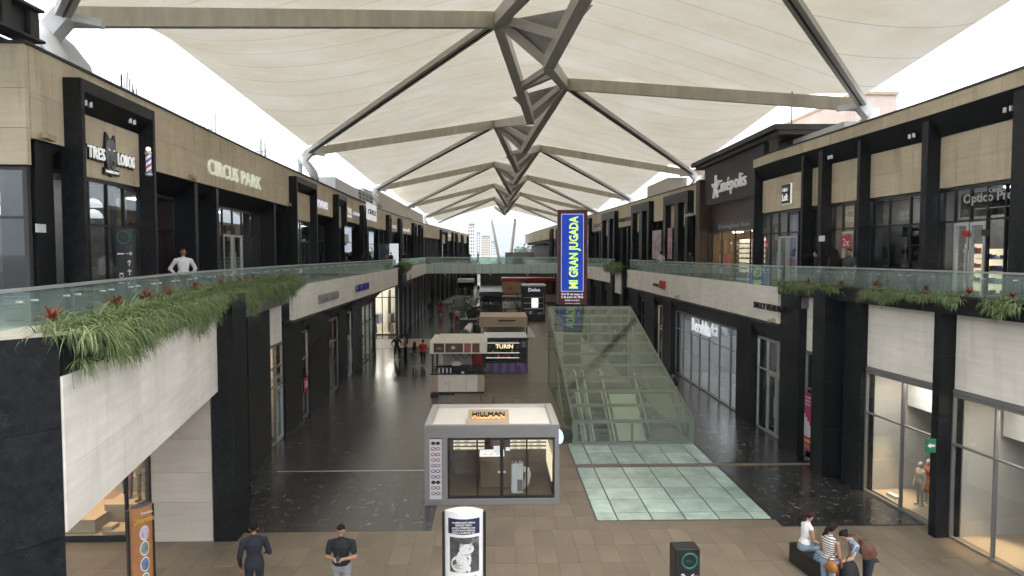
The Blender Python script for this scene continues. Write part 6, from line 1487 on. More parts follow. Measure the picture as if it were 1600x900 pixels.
# barber shop sign: words either side of a wolf badge
y_, z1 = wz(UL, 178, 250, .02); 
BS = thing('barber_sign', 'white TRES LOBOS letters either side of a grey wolf head badge', 'sign', UL.pt(y_, z1, 0.02))
for (body, u0, u1, vb, vt) in (('TRES', 141, 167, 248, 229), ('LOBOS', 187, 212, 260, 242)):
    ya, yb_ = UL.y(u0, .05), UL.y(u1, .05); yc_ = (ya + yb_) / 2; zb = at_y((u0 + u1) / 2, vb, yc_).z; zt = at_y((u0 + u1) / 2, vt, yc_).z
    lettering(body, UL.pt(yc_, zb - .03, .01), UL.rdir(yc_), (0, 0, 1), (zt - zb) * 1.12, M_BLACK, BS, width=(yb_ - ya) * 1.06, depth=.05, bold=.05)
    lettering(body, UL.pt(yc_, zb, .065), UL.rdir(yc_), (0, 0, 1), zt - zb, M_LETW, BS, width=yb_ - ya, depth=.03, bold=.01)
yc_ = UL.y(177, .05); zc = at_y(177, 240, yc_).z; dy = UL.rdir(yc_)
def badge(name, pts, o0, o1, m, parent):
    n_ = len(pts); c0 = [UL.pt(yc_, zc, 0) + dy * p[0] + Vector((0, 0, p[1])) for p in pts]; nn = Vector((1, 0, 0))
    MB().pts([c + nn * o0 for c in c0] + [c + nn * o1 for c in c0], [tuple(range(n_))[::-1], tuple(range(n_, 2 * n_))] + [(i, (i + 1) % n_, n_ + (i + 1) % n_, n_ + i) for i in range(n_)]).make(name, m, parent)
sc_ = 1.0
head = [(-.19, .5), (-.08, .36), (.08, .36), (.2, .48), (.24, .2), (.27, -.1), (.2, -.35), (.1, -.52), (0, -.58), (-.1, -.52), (-.2, -.35), (-.27, -.1), (-.24, .2)]
badge('badge_back', [(x * 1.15, y * 1.08) for x, y in head], .01, .06, M_BLACK, BS); badge('wolf_head', head, .062, .085, mat('grey_relief', (.20, .20, .20), .5, vary=.35, scale=9), BS)
badge('wolf_muzzle', [(-.1, -.05), (.1, -.05), (.13, -.3), (0, -.45), (-.13, -.3)], .086, .12, M_GREY, BS); badge('wolf_nose', [(-.05, -.22), (.05, -.22), (0, -.32)], .121, .14, M_BLACK, BS)
for q in (-1, 1): badge('wolf_eye', [(q * .07, .06), (q * .15, .12), (q * .14, .07)][::q], .086, .1, M_LETW, BS); badge('wolf_ear', [(q * .13, .36), (q * .18, .45), (q * .2, .3)][::q], .086, .1, M_BLACK, BS)
wall_sign('shop_plaque', 'small black plaque with white letters beneath the wolf badge', UL, 166, 186, 272, 268, .03, 'BARBER SHOP', M_LETW, .015, 0, 'plaque', M_BLACK, .05)
# striped barber poles
M_STRIPE = None
m, n, l, b = new_mat('barber_stripe'); tc = n.new('ShaderNodeTexCoord'); sp = n.new('ShaderNodeSeparateXYZ'); l.new(tc.outputs['Object'], sp.inputs[0])
at_ = n.new('ShaderNodeMath'); at_.operation = 'ARCTAN2'; l.new(sp.outputs['X'], at_.inputs[0]); l.new(sp.outputs['Y'], at_.inputs[1])
ad = n.new('ShaderNodeMath'); ad.operation = 'MULTIPLY_ADD'; ad.inputs[1].default_value = .159; l.new(at_.outputs[0], ad.inputs[0])
mz = n.new('ShaderNodeMath'); mz.operation = 'MULTIPLY'; mz.inputs[1].default_value = 3.0; l.new(sp.outputs['Z'], mz.inputs[0]); l.new(mz.outputs[0], ad.inputs[2])
fr_ = n.new('ShaderNodeMath'); fr_.operation = 'FRACT'; l.new(ad.outputs[0], fr_.inputs[0])
rp = ramp(n, [(0.0, (.75, .75, .78)), (.3, (.04, .06, .5)), (.5, (.75, .75, .78)), (.8, (.45, .03, .05))]); rp.color_ramp.interpolation = 'CONSTANT'; l.new(fr_.outputs[0], rp.inputs['Fac'])
l.new(rp.outputs['Color'], b.inputs['Base Color']); l.new(rp.outputs['Color'], b.inputs['Emission Color']); b.inputs['Emission Strength'].default_value = .25; M_STRIPE = m
def barber_pole(p, h, label, ball=True):
    t = thing('barber_pole', label, 'barber pole', p, group=None); x, y, z = p
    MB().tube([(0, 0, 0), (0, 0, h)], .07, 14).make('striped_drum', M_STRIPE, t, local=True, smooth=False)
    for zz in (-.12, h): MB().lathe((x, y, z + zz), [(.04, 0), (.09, .02), (.09, .08), (.05, .1)], 14).make('end_cap', M_ALU, t)
    if ball: MB().ball((x, y, z + h + .15), .07, 12, 8).make('globe', emit('globe_light', (.9, .93, 1), .5) if 'globe_light' not in MATS else MATS['globe_light'], t, smooth=True)
y_, z_ = wz(UL, 226, 274, .5); barber_pole((UL.x(y_) + .62, y_, z_ + .1), .48, 'striped barber pole on the far jamb of the barber portal')
y_, z_ = wz(UL, 127, 252, .3); barber_pole((UL.x(y_) + .3, y_, z_ + .1), .48, 'striped barber pole on the near jamb of the barber portal')
barber_pole((at_y(24, 320, 16.2).x, 16.2, 8.2), .5, 'striped barber pole glowing inside the near corner window'); barber_pole((-11.37, 21.4, 8.22), .5, 'striped barber pole glowing behind the barber portal glass')
for (x, y, z, lab) in ((at_y(8, 310, 16.7).x, 16.7, 8.45, 'white dome lamp in the near corner window'), (at_y(8, 310, 16.7).x, 16.7, 8.15, 'lower white dome lamp in the near corner window'), (-11.1, 19.3, 8.5, 'white dome lamp behind the barber portal glass'), (-11.1, 19.3, 8.2, 'lower white dome lamp behind the barber portal glass')):
    tag(solo(MB().lathe((x, y, z), [(.24, 0), (.22, .1), (.14, .2), (.03, .24)], 16).make('dome_lamp', MATS['globe_light'], smooth=True), (x, y, z)), lab, 'lamp')
t, y_c, zb_c, h_c = wall_sign('arcade_sign', 'cream CIRCUS PARK marquee letters on the tan parapet', UL, 327, 373, 279, 256, .04, 'CIRCUS', M_LETC, .07, .005, um=350, spacing=1.08)
ya, yb_ = UL.y(378, .04), UL.y(408, .04); lettering('PARK', UL.pt((ya + yb_) / 2, zb_c, .04), UL.rdir(y_c), (0, 0, 1), h_c, M_LETC, t, width=yb_ - ya, depth=.07, bold=.005, spacing=1.08)
wall_sign('shop_sign', 'white and violet letters right of the second portal', UL, 497, 513, 326, 314, .04, 'KWARS', emit('violet_white', (.7, .68, .85), .5), .03, 0)
wall_sign('shop_sign', 'two line white sign between the third and fourth portals', UL, 543.5, 550, 334, 325, .04, 'THE', M_LETW, .03, 0); wall_sign('shop_sign', 'white lower line beneath the two line sign', UL, 543.5, 550, 340, 336, .04, 'STORE', M_LETW, .03, 0)
wall_sign('shop_sign', 'small blue white letters before the fourth portal', UL, 553, 562, 337, 332, .04, 'LUMEN', emit('blue_white_letters', (.55, .6, .9), .5), .03, 0)
t, *_ = wall_sign('box_sign', 'white lightbox sign with black letters by the fourth portal', UL, 574.5, 587, 336, 328, .6, 'CINEX', M_BLACK, .03, .02, 'lightbox', emit('lightbox_face', (.85, .87, .9), .28), .5)
wall_sign('shop_sign', 'white letters past the box sign', UL, 613, 620, 357, 352, .04, 'OZZ', M_LETW, .03, 0); wall_sign('shop_sign', 'white glowing letters between far portals', UL, 630, 640, 362, 356, .04, 'minelli', M_LETW, .03, 0)
wall_sign('shop_sign', 'small white letters near the far end of the west parapet', UL, 700, 706, 370, 366, .04, 'ALDO', M_LETW, .03, 0)
# teal hoarding and white panel in the recess
HD = thing('hoarding', 'teal hoarding with pink flowers beside the fourth portal', 'hoarding', UL.pt(e5 + .4, UF, -.4))
p_, q_ = UL.pt(e5 + 3.2, UF, -1.6), UL.pt(e5 + 3.2, UF, .95)
MB().box(p_.x - .6, q_.x - .35, e5 + 3.2, e5 + 3.3, UF, 8.3).make('board', mat('teal_board', (.06, .17, .19), .6), HD); MB().box(q_.x - .33, q_.x + .6, e5 + 3.2, e5 + 3.3, UF, 8.3).make('light_panel', emit('frosted_light', (.85, .9, 1), .35), HD)
for i, (dx, z) in enumerate(((-2.4, 7.6), (-.55, 7.9), (-.6, 7.0), (-1.6, 6.9))): MB().tube([(q_.x + dx, e5 + 3.17, z), (q_.x + dx, e5 + 3.2, z)], .22, 9).make('printed_flower', M_GOODS[6], HD)
# east upper signs
t, y_, zb, h = wall_sign('cinema_sign', 'grey Cinépolis letters with a star burst on the charcoal board', UR, 1118, 1165, 296, 274, -.03, 'Cinépolis', M_SILV2, .08, .0, um=1142, spacing=1.08)
yl = UR.y(1123); zl = zb + .35
t2 = thing('star_emblem', 'grey star burst emblem left of the cinema letters', 'sign', UR.pt(yl, zl, 0))
for i in range(5):
    a = R(90 + 72 * i); c = UR.pt(yl + .7, zl, 0); MB().bar(c + Vector((-.03, -math.cos(a) * .12, math.sin(a) * .12)), c + Vector((-.03, -math.cos(a) * .62, math.sin(a) * .72)), .2, .12, up=(1, 0, 0), w2=.12).make('ray', M_SILV2, t2)
y_ = (c0 + UR.y(1099)) / 2
t = thing('eyewear_shop_sign', 'white sunglass hut lettering on the black header', 'sign', UR.pt(y_, 8.68, -.34)); lettering('sunglass hut', UR.pt(y_, 8.7, -.34), UR.rdir(y_), (0, 0, 1), .24, M_SILV, t, width=4.6, depth=.02)
UR.part('logo_bar', M_SILV, t, y_ + 2.55, y_ + 2.65, 8.66, 8.96, -.345, -.33); UR.part('logo_bar', M_SILV, t, y_ + 2.75, y_ + 2.85, 8.66, 8.96, -.345, -.33)
ty = UR.y(1139, -.5); tag(MB().prism([(q.x, q.y) for q in UR.plan(ty - .35, ty + .35, -.3, -.28)], UF + .75, UF + 1.5).make('portrait_poster', mat('poster_red_white', (.5, .1, .14), .5, vary=.9, scale=5)), 'red and white portrait poster on the eyewear shop glass', 'poster')
# square Loft sign
ya, za = wz(UR, 1230, 318, .02); 
SQ = thing('square_sign', 'dark square shop sign with white two line lettering', 'sign', UR.pt(ya, za, .02)); ym = (UR.y(1223.5) + UR.y(1237)) / 2; hw = abs(UR.y(1223.5) - UR.y(1237)) / 2 * .9
z0_, z1_ = at_y(1230, 318, ym).z, at_y(1230, 288, ym).z
UR.part('box', M_CHAR, SQ, ym - hw, ym + hw, z0_, z1_, 0, .14); UR.part('frame', M_LETW, SQ, ym - hw * 1.03, ym + hw * 1.03, z0_ - .02, z1_ + .02, .02, .1)
lettering('OLD', UR.pt(ym, z0_ + (z1_ - z0_) * .62, .145), UR.rdir(ym), (0, 0, 1), .16, M_LETW, SQ, width=hw * 1.3, depth=.02); lettering('Loft', UR.pt(ym, z0_ + (z1_ - z0_) * .15, .145), UR.rdir(ym), (0, 0, 1), .3, M_LETW, SQ, width=hw * 1.4, depth=.02, bold=.02)
# optician lettering on the transom glass
ob0, ob1 = yb, edges[1][0]
OS = thing('optician_sign', 'white Centro Optico Profesional lettering on dark transom glass', 'sign', UR.pt(18.5, 8.3, 0))
yA, yB = UR.y(1501, 0), UR.y(1640, 0); yc2 = (yA + yB) / 2
yy_, zz_ = wz(UR, 1550, 313, 0); lettering('Optico Profesional', UR.pt(yc2, zz_, -.04), UR.rdir(yc2), (0, 0, 1), .26, M_SILV, OS, width=abs(yA - yB), depth=.015, bold=.02)
yA, yB = UR.y(1540), UR.y(1565); yy_, zz2 = wz(UR, 1552, 300, 0); lettering('Centro', UR.pt((yA + yB) / 2, zz2, -.04), UR.rdir(18), (0, 0, 1), .14, M_SILV, OS, width=abs(yA - yB), depth=.015)
yA, yB = UR.y(1520), UR.y(1590); UR.part('underline', M_SILV, OS, min(yA, yB), max(yA, yB), zz_ - .2, zz_ - .185, -.045, -.03); UR.part('dark_backing', M_BLACK, OS, ob0 + .1, ob1 - .6, 8.15 + .12, 8.95, -.3, -.25)
for (u, c, lab) in ((1511, M_REDL, 'small red brand sticker on the optician door'), (1543, M_BLACK, 'small black brand sticker on the optician door')):
    yA = UR.y(u); tag(UR.part('door_sticker', c, None, yA - .15, yA + .15, UF + 2.0, UF + 2.17, .08, .085), lab, 'sticker')
# 2x poster, toy posters, tall fashion posters
def poster(name, label, w, uL, uR_, v0, v1, off, m, texts=()):
    ya, yb_ = w.y(uL, off), w.y(uR_, off); a, b = min(ya, yb_), max(ya, yb_); um = (uL + uR_) / 2; ym = (a + b) / 2; z1_, z0_ = at_y(um, v0, ym).z, at_y(um, v1, ym).z
    t = thing(name, label, 'poster', w.pt(ym, z0_, off)); w.part('sheet', m, t, a, b, z0_, z1_, off, off + .012)
    for (body, fz, fh, tm, fw) in texts: lettering(body, w.pt(ym, z0_ + (z1_ - z0_) * fz, off + .012), w.rdir(ym), (0, 0, 1), (z1_ - z0_) * fh, tm, t, width=(b - a) * fw, depth=.004, bold=.01)
    return t, a, b, z0_, z1_
M_POSR = mat('poster_red', (.48, .03, .05), .5); M_PW = mat('poster_white', (.75, .73, .72), .5); M_MAG = mat('poster_magenta', (.42, .035, .13), .5); M_YEL = mat('poster_yellow', (.65, .42, .08), .5)
poster('sale_poster', 'red poster with a white 2x in the toy shop window', UR, 1315, 1328, 368, 388, .07, M_POSR, (('2x', .2, .6, M_PW, .8),))
poster('sale_poster', 'small pink poster with 2x by the square sign shop', UR, 1196, 1200, 374, 390, .07, M_POSR, (('2x', .3, .4, M_PW, .8),))
poster('fashion_poster', 'tall red and grey fashion poster past the cinema', UR, 1019, 1033, 360, 405, .44, mat('fashion_print_a', (.4, .28, .3), .5, vary=.8, scale=2.5), ())
poster('fashion_poster', 'tall pink and violet fashion poster beside the dark piers', UR, 1043, 1050, 356, 405, .44, mat('fashion_print_b', (.42, .2, .22), .5, vary=.8, scale=2.5), ())
for (u0, u1, v, lab, body) in ((966, 986, 346, 'black lettering on the parapet past the cinema', 'CALVIN TOUS'), (928, 940, 355, 'tiny dark letters at the far east parapet', 'MAC'), (1070, 1082, 338, 'silver script letters before the cinema jamb', 'pandora')):
    wall_sign('shop_sign', lab, UR, u0, u1, v, v - 6, .46 if u0 > 1060 else .04, body, M_BLACK if u0 < 1060 else M_SILV, .05, .02)
# lower signs
wall_sign('fascia_sign', 'silver letters on the west fascia', LF, 496, 528, 471, 457, .02, 'SPRINGFIELD', M_SILV, .05, 0, um=512)
wall_sign('fascia_sign', 'blue letters farther along the west fascia', LF, 555, 575, 454, 443, .02, 'OKAIDI', M_BLUEL, .06, .01, um=565)
wall_sign('fascia_sign', 'black SALLY BEAUTY letters on the east fascia', RF, 1180, 1228, 485, 475, .02, 'SALLY BEAUTY', M_BLACK, .05, .01, um=1204)
wall_sign('fascia_sign', 'dark OPTICA letters left of the red square', RF, 1021, 1033, 448, 443, .02, 'OPTICA', M_BLACK, .04, 0, um=1027); 
ya, yb_ = RF.y(1034), RF.y(1041); zA, zB = at_y(1037, 450, ya).z, at_y(1037, 438, ya).z
t = thing('red_square_sign', 'red square sign on the east fascia', 'sign', RF.pt(ya, zA, 0)); RF.part('square', M_REDL, t, min(ya, yb_), max(ya, yb_), zA, zB, 0, .15); lettering('L', RF.pt((ya + yb_) / 2, zA + .1, .15), RF.rdir(ya), (0, 0, 1), (zB - zA) * .6, M_RED, t, depth=.03)
wall_sign('fashion_sign', 'large white glowing Bershka letters over the shop doors', RG, 1083, 1112, 522, 500, .12, 'Bershka', emit('bershka_white', (.95, .97, 1.0), .32), .04, .0, um=1098, spacing=1.05)
y_ = RG.y(1426, -1.2, 615); ZS = thing('corner_shop_sign', 'black ZARA letters on a white bulkhead behind the glass', 'sign', RG.pt(y_, 2.9, -1.2)); lettering('ZARA', RG.pt(18.35, 2.98, -1.24), RG.rdir(y_), (0, 0, 1), .34, M_BLACK, ZS, width=.72, depth=.03, bold=.02, spacing=.8)
dr = MB()
for i in range(7):   # loose white dust sheet over the bulkhead
    a = 17.5 + i * .26; p0, p1 = RG.pt(a, 3.0 + i * .1 + .08 * math.sin(i * 2), -1.1), RG.pt(a + .26, 3.1 + i * .1 + .08 * math.sin(i * 2 + 2), -1.1)
    q0, q1 = RG.pt(a, 3.35 + i * .04, -1.16), RG.pt(a + .26, 3.38 + i * .04, -1.16); dr.pts([p0, p1, q1, q0], [(0, 1, 2, 3)])
tag(dr.make('dust_sheet', M_WHITE), 'loose white plastic sheet hanging above the ZARA letters', 'plastic sheet')
t, a, b, z0_, z1_ = poster('beauty_poster', 'magenta beauty sale poster with white bottles between black piers', RG, 1261, 1278, 614, 705, .03, M_MAG, (('TU PRIMERA', .9, .035, M_PW, .8), ('COMPRA CON', .84, .035, M_PW, .8), ('20% DE DTO', .78, .035, M_PW, .8), ('SALLY', .06, .05, M_YEL, .8)))
for i in range(4): yy = a + (b - a) * (.25 + .17 * i); RG.part('printed_bottle', M_PW, t, yy, yy + .1, z0_ + (z1_ - z0_) * .25, z0_ + (z1_ - z0_) * (.45 + .06 * i), .043, .047)
RG.part('printed_tag', M_YEL, t, a + .08, b - .08, z0_ + (z1_ - z0_) * .15, z0_ + (z1_ - z0_) * .2, .043, .047)
t = thing('exit_sign', 'small green exit sign on the black pier by the corner shop', 'sign', RG.pt(17.0, 2.2, .4)); e_ = RG.pt(17.42, 2.35, .45)
MB().box(e_.x - .2, e_.x + .05, 16.7, 16.73, 2.2, 2.55).make('plate', mat('exit_green', (.01, .16, .07), .5), t); MB().pts([(e_.x - .17, 16.695, 2.38), (e_.x - .09, 16.695, 2.31), (e_.x - .09, 16.695, 2.45)], [(0, 1, 2)]).box(e_.x - .09, e_.x + .02, 16.694, 16.697, 2.35, 2.41).make('arrow', M_PW, t)
# west lower window prints
t = thing('window_lettering', 'white secret lettering on the transom of the west shop', 'sign', LG.pt(25.8, 2.4, 0)); lettering('secret', LG.pt(25.85, 2.42, 0.0), LG.rdir(25.8), (0, 0, 1), .26, M_SILV, t, width=1.3, depth=.01)
poster('sale_poster', 'white poster with red foot in the west shop door', LG, 424, 441, 602, 690, -.12, mat('grey_print', (.38, .37, .35), .5), (('secret', .85, .05, M_BLACK, .7),))
poster('sale_poster', 'red 50% poster in the lingerie window', LG, 472, 478, 590, 612, -.02, M_POSR, (('50%', .3, .5, M_PW, .8),))
wall_plates = [(UL, 63, 357, 'white notice plate on the near west pier', .0, .11), (UR, 1284, 373, 'white notice plate on the east pier by the three friends', .42, .13)]
for (w, u, v, lab, off, s_) in wall_plates:
    y_, z_ = wz(w, u, v, off); tag(w.part('notice_plate', M_WHITE, None, y_ - s_ * 1.6, y_ + s_ * 1.6, z_ - s_ * .8, z_ + s_ * .9, off, off + .02), lab, 'notice')

# ------------------------------------------------------------------ wayfinding and poster totems
M_RING = mat('green_ring', (.015, .12, .09), .4)
def ring(t, c, r, rgt, up, m=None):
    c, rgt, up = Vector(c), Vector(rgt), Vector(up); MB().tube([c + rgt * r * math.cos(k * math.pi / 12) + up * r * math.sin(k * math.pi / 12) for k in range(25)], r * .13, 6).make('ring_logo', m or M_RING, t)
def arrow(t, c, d, s, rgt, up):
    c, rgt, up = Vector(c), Vector(rgt), Vector(up); v = (rgt * d[0] + up * d[1]).normalized(); pv = rgt * -d[1] + up * d[0]; pv.normalize(); nn = rgt.cross(up)
    MB().bar(c - v * s, c + v * s, s * .22, .004, up=nn).bar(c + v * s, c + v * s * .3 + pv * s * .65, s * .22, .004, up=nn).bar(c + v * s, c + v * s * .3 - pv * s * .65, s * .22, .004, up=nn).make('arrow', M_PW, t)
y_ = 17.2; px = at_y(195, 400, y_).x
WT = thing('wayfinding_totem', 'black wayfinding totem with green ring and arrows on the west walkway', 'totem', (px, y_, UF))
zt_ = at_y(195, 357, y_).z; MB().box(px - .22, px + .22, y_, y_ + .14, UF, zt_).make('body', M_BLACK, WT, bevel=.01)
ring(WT, (px, y_ - .01, zt_ - .22), .155, (1, 0, 0), (0, 0, 1)); lettering('MALL', (px, y_ - .004, zt_ - .235), (1, 0, 0), (0, 0, 1), .035, M_RING, WT, depth=.003)
for i, d in enumerate(((1, 0), (0, 1), (0, 1), (-1, -1))): arrow(WT, (px + .11, y_ - .006, zt_ - .62 - i * .235), d, .07, (1, 0, 0), (0, 0, 1))
MB().box(px - .18, px - .01, y_ - .005, y_, zt_ - .64, zt_ - .61).box(px - .14, px - .04, y_ - .005, y_, zt_ - 1.12, zt_ - 1.1).box(px - .17, px - .02, y_ - .005, y_, zt_ - 1.36, zt_ - 1.33).make('pictogram', M_PW, WT); ring(WT, (px - .09, y_ - .006, zt_ - 1.17), .045, (1, 0, 0), (0, 0, 1), M_PW)
# lower black totem
q = at_z(1070, 852, 1.72)
BT = thing('wayfinding_totem', 'squat black wayfinding pillar with green ring at the bottom edge of the view', 'totem', (q.x, q.y, 0), rz=R(3))
MB().box(-.235, .235, -.18, .18, 0, 1.72).make('body', M_BLACK, BT, local=True, bevel=.012)
o = MB(); c_ = Vector((0.03, -.19, 1.5)); MB().tube([c_ + Vector((.14 * math.cos(k * math.pi / 12), 0, .14 * math.sin(k * math.pi / 12))) for k in range(25)], .02, 6).make('ring_logo', M_RING, BT, local=True)
lettering('MALL', (0.03, -.184, 1.48), (1, 0, 0), (0, 0, 1), .04, M_RING, BT, depth=.003, local=True)
MB().bar((.06, -.185, 1.2), (.2, -.185, 1.2), .004, .018).bar((.06, -.185, 1.2), (.115, -.185, 1.25), .004, .018).bar((.06, -.185, 1.2), (.115, -.185, 1.15), .004, .018).make('arrow', M_PW, BT, local=True)
MB().bar((-.12, -.185, 1.25), (-.08, -.185, 1.25), .004, .016).bar((-.08, -.185, 1.25), (-.0, -.185, 1.16), .004, .016).bar((-.0, -.185, 1.16), (.03, -.185, 1.16), .004, .016).bar((-.12, -.185, 1.22), (-.09, -.185, 1.22), .004, .012).bar((-.09, -.185, 1.22), (-.03, -.185, 1.14), .004, .012).make('escalator_symbol', M_PW, BT, local=True)
# dog poster totem: curved white panel in black edges
q = at_z(725, 797, 2.28); dx, dyt = q.x, q.y
DT = thing('poster_totem', 'white curved poster stand with a photograph of a fluffy white dog', 'poster stand', (dx, dyt, 0))
Wt = .37
def curved(z0, z1, o, x0=-Wt, x1=Wt, bow=.16, n=10, th=.02):
    mb = MB(); P = []
    for i in range(n + 1):
        x = x0 + (x1 - x0) * i / n; yy = -bow * (1 - (x / Wt) ** 2) - o; P.append((x, yy))
    for i in range(n): mb.hexa([(P[i][0], P[i][1], z0), (P[i + 1][0], P[i + 1][1], z0), (P[i + 1][0], P[i + 1][1] + th, z0), (P[i][0], P[i][1] + th, z0), (P[i][0], P[i][1], z1), (P[i + 1][0], P[i + 1][1], z1), (P[i + 1][0], P[i + 1][1] + th, z1), (P[i][0], P[i][1] + th, z1)])
    return mb
body = [( -Wt + 2 * Wt * i / 12, -.16 * (1 - (-1 + 2 * i / 12) ** 2)) for i in range(13)] + [(Wt - 2 * Wt * i / 12, .16 * (1 - (1 - 2 * i / 12) ** 2) + .02) for i in range(13)]
MB().prism(body, .1, 2.28).make('body', M_PW, DT, local=True); MB().box(-Wt - .05, -Wt, -.03, .05, 0, 2.25).make('edge_strip', M_BLACK, DT, local=True); MB().box(Wt, Wt + .05, -.03, .05, 0, 2.25).make('edge_strip', M_BLACK, DT, local=True); MB().lathe((0, .01, 0), [(.42, 0), (.4, .1)], 20).make('base', M_BLACK, DT, local=True)
M_NAVYP = mat('navy_print', (.012, .016, .05), .5); M_PHOTO = mat('grey_photo', (.06, .06, .062), .5, vary=.6, scale=9); M_FUR = mat('white_fur_print', (.62, .6, .58), .6, vary=.25, scale=30)
curved(1.86, 2.16, .004, -.3, .3).make('caption_panel', M_NAVYP, DT, local=True)
for i, s_ in enumerate(('YA SABEMOS QUE TU PERRITO', 'MERECE TODO.', 'AHORA, CONSIÉNTELO CON', 'UN EXTRA EN SU PERSONA.', 'VISITA A NUESTRO DR.')): lettering(s_, (0, -.172, 2.085 - i * .05), (1, 0, 0), (0, 0, 1), .032, M_PW, DT, depth=.004, local=True, maxw=.44, bold=.02)
curved(1.12, 1.8, .004, -.27, .29).make('photo_panel', M_PHOTO, DT, local=True)
def flat_blob(pts, o, m, name):
    n_ = len(pts); f = lambda x: -.16 * (1 - (x / Wt) ** 2) - o
    cx, cz = sum(p[0] for p in pts) / n_, sum(p[1] for p in pts) / n_
    P = [(cx, f(cx), cz)] + [(x, f(x), z) for x, z in pts]; MB().pts(P, [(0, i + 1, (i + 1) % n_ + 1) for i in range(n_)]).make(name, m, DT, local=True)
def ell(cx, cz, rx, rz, n_=14, jag=0): return [(cx + rx * math.cos(2 * math.pi * i / n_) * (1 + jag * (i % 2)), cz + rz * math.sin(2 * math.pi * i / n_) * (1 + jag * (i % 2))) for i in range(n_)]
M_FURD = mat('shaded_fur_print', (.40, .38, .36), .6, vary=.3, scale=40); M_PH2 = mat('photo_grey_mid', (.16, .16, .165), .5, vary=.5, scale=7)
flat_blob([(-.27, 1.12), (-.27, 1.42), (-.18, 1.5), (-.05, 1.42), (.1, 1.2), (.1, 1.12)], .006, M_PH2, 'printed_sofa'); flat_blob([(.12, 1.62), (.29, 1.66), (.29, 1.8), (.16, 1.8)], .006, M_PH2, 'printed_window')
flat_blob(ell(-.07, 1.29, .17, .165, 44, .05), .008, M_FUR, 'printed_dog_body'); flat_blob(ell(-.0, 1.38, .14, .19, 44, .05), .0085, M_FUR, 'printed_dog_chest'); flat_blob(ell(.055, 1.58, .135, .098, 48, .06), .009, M_FUR, 'printed_dog_head')
flat_blob(ell(-.045, 1.655, .03, .036, 16, .05), .0088, M_FURD, 'printed_dog_ear'); flat_blob(ell(.135, 1.66, .026, .032, 16, .05), .0088, M_FURD, 'printed_dog_ear')
flat_blob(ell(-.1, 1.24, .1, .05, 20, .05), .0092, M_FURD, 'printed_dog_shade'); flat_blob(ell(.05, 1.47, .09, .02, 20, .06), .0096, M_FURD, 'printed_dog_shade')
for s_ in (-1, 1): flat_blob(ell(.085 + s_ * .034, 1.6, .0085, .009, 10), .012, M_BLACK, 'printed_dog_eye')
flat_blob(ell(.095, 1.55, .038, .03, 20, .04), .0105, M_PW, 'printed_dog_muzzle'); flat_blob(ell(.1, 1.562, .014, .011, 10), .012, M_BLACK, 'printed_dog_nose'); flat_blob(ell(.1, 1.535, .012, .004, 10), .012, M_BLACK, 'printed_dog_mouth')
for x in (.02, .1): flat_blob(ell(x, 1.19, .035, .06, 18, .05), .01, M_FUR, 'printed_dog_paw')
for (a, b) in ((-.2, -.03), (.06, .24)): curved(.82, 1.04, .004, a, b, n=4).make('photo_panel', mat('pale_photo', (.2, .16, .15), .5, vary=.9, scale=14) if 'pale_photo' not in MATS else MATS['pale_photo'], DT, local=True)
# orange poster totem in the corner
q = at_z(219, 790, 2.25)
OT = thing('poster_totem', 'orange poster stand with round photos beside the swimwear window', 'poster stand', (q.x, q.y, 0), rz=R(54)); OT.scale = (.62, .7, 1)
MB().prism(body, .1, 2.25).make('body', mat('dark_blue_grey', (.10, .11, .15), .4), OT, local=True); MB().box(-Wt - .06, -Wt, -.05, .06, 0, 2.22).make('edge_strip', M_BLACK, OT, local=True); MB().box(Wt, Wt + .05, -.03, .05, 0, 2.22).make('edge_strip', M_BLACK, OT, local=True); MB().lathe((0, .01, 0), [(.5, 0), (.47, .08)], 20).make('base', M_BLACK, OT, local=True)
curved(.12, 2.24, .004, -.36, .36).make('orange_sheet', mat('orange_print', (.46, .2, .08), .5, vary=.3, scale=2), OT, local=True)
_DT = DT; DT = OT
for i, (z, c_) in enumerate(((1.72, (.5, .42, .5)), (1.42, (.2, .25, .2)), (1.1, (.15, .2, .35)), (.78, (.1, .3, .2)))): flat_blob(ell(.02, z, .15, .15, 18), .01, M_PW, 'printed_ring'); flat_blob(ell(.02, z, .125, .125, 18), .0125, mat('round_photo_%s' % 'abcd'[i], c_, .5, vary=.8, scale=12), 'round_photo')
DT = _DT
lettering('Diversión', (.0, -.178, 1.94), (1, 0, 0), (0, 0, 1), .12, M_YEL, OT, width=.62, depth=.006, local=True, bold=.03); lettering('Descubre', (.1, -.175, 2.1), (1, 0, 0), (0, 0, 1), .06, M_PW, OT, width=.36, depth=.006, local=True, bold=.02)
# directory by the far walk and small red banner
MB_ = MB(); tag(MB().box(-4.4, -3.2, 76, 76.2, 0, 2.6).make('directory_board', mat('directory_print', (.18, .19, .2), .4, vary=1.0, scale=2.2)), 'black and white directory board beside the far walk', 'directory')
y_ = LF.y(634); tag(LF.part('hanging_banner', M_POSR, None, y_ - .25, y_ + .25, 4.3, 5.3, .4, .45), 'narrow red banner on the pier of the small west planter', 'banner')
o = MB(); tag(MB().box(8.55, 8.6, 69, 70.2, 1.2, 3.6).make('lit_panel_sign', mat('cream_panel', (.6, .5, .42), .5)), 'cream illuminated panel beside the screen tower', 'sign')
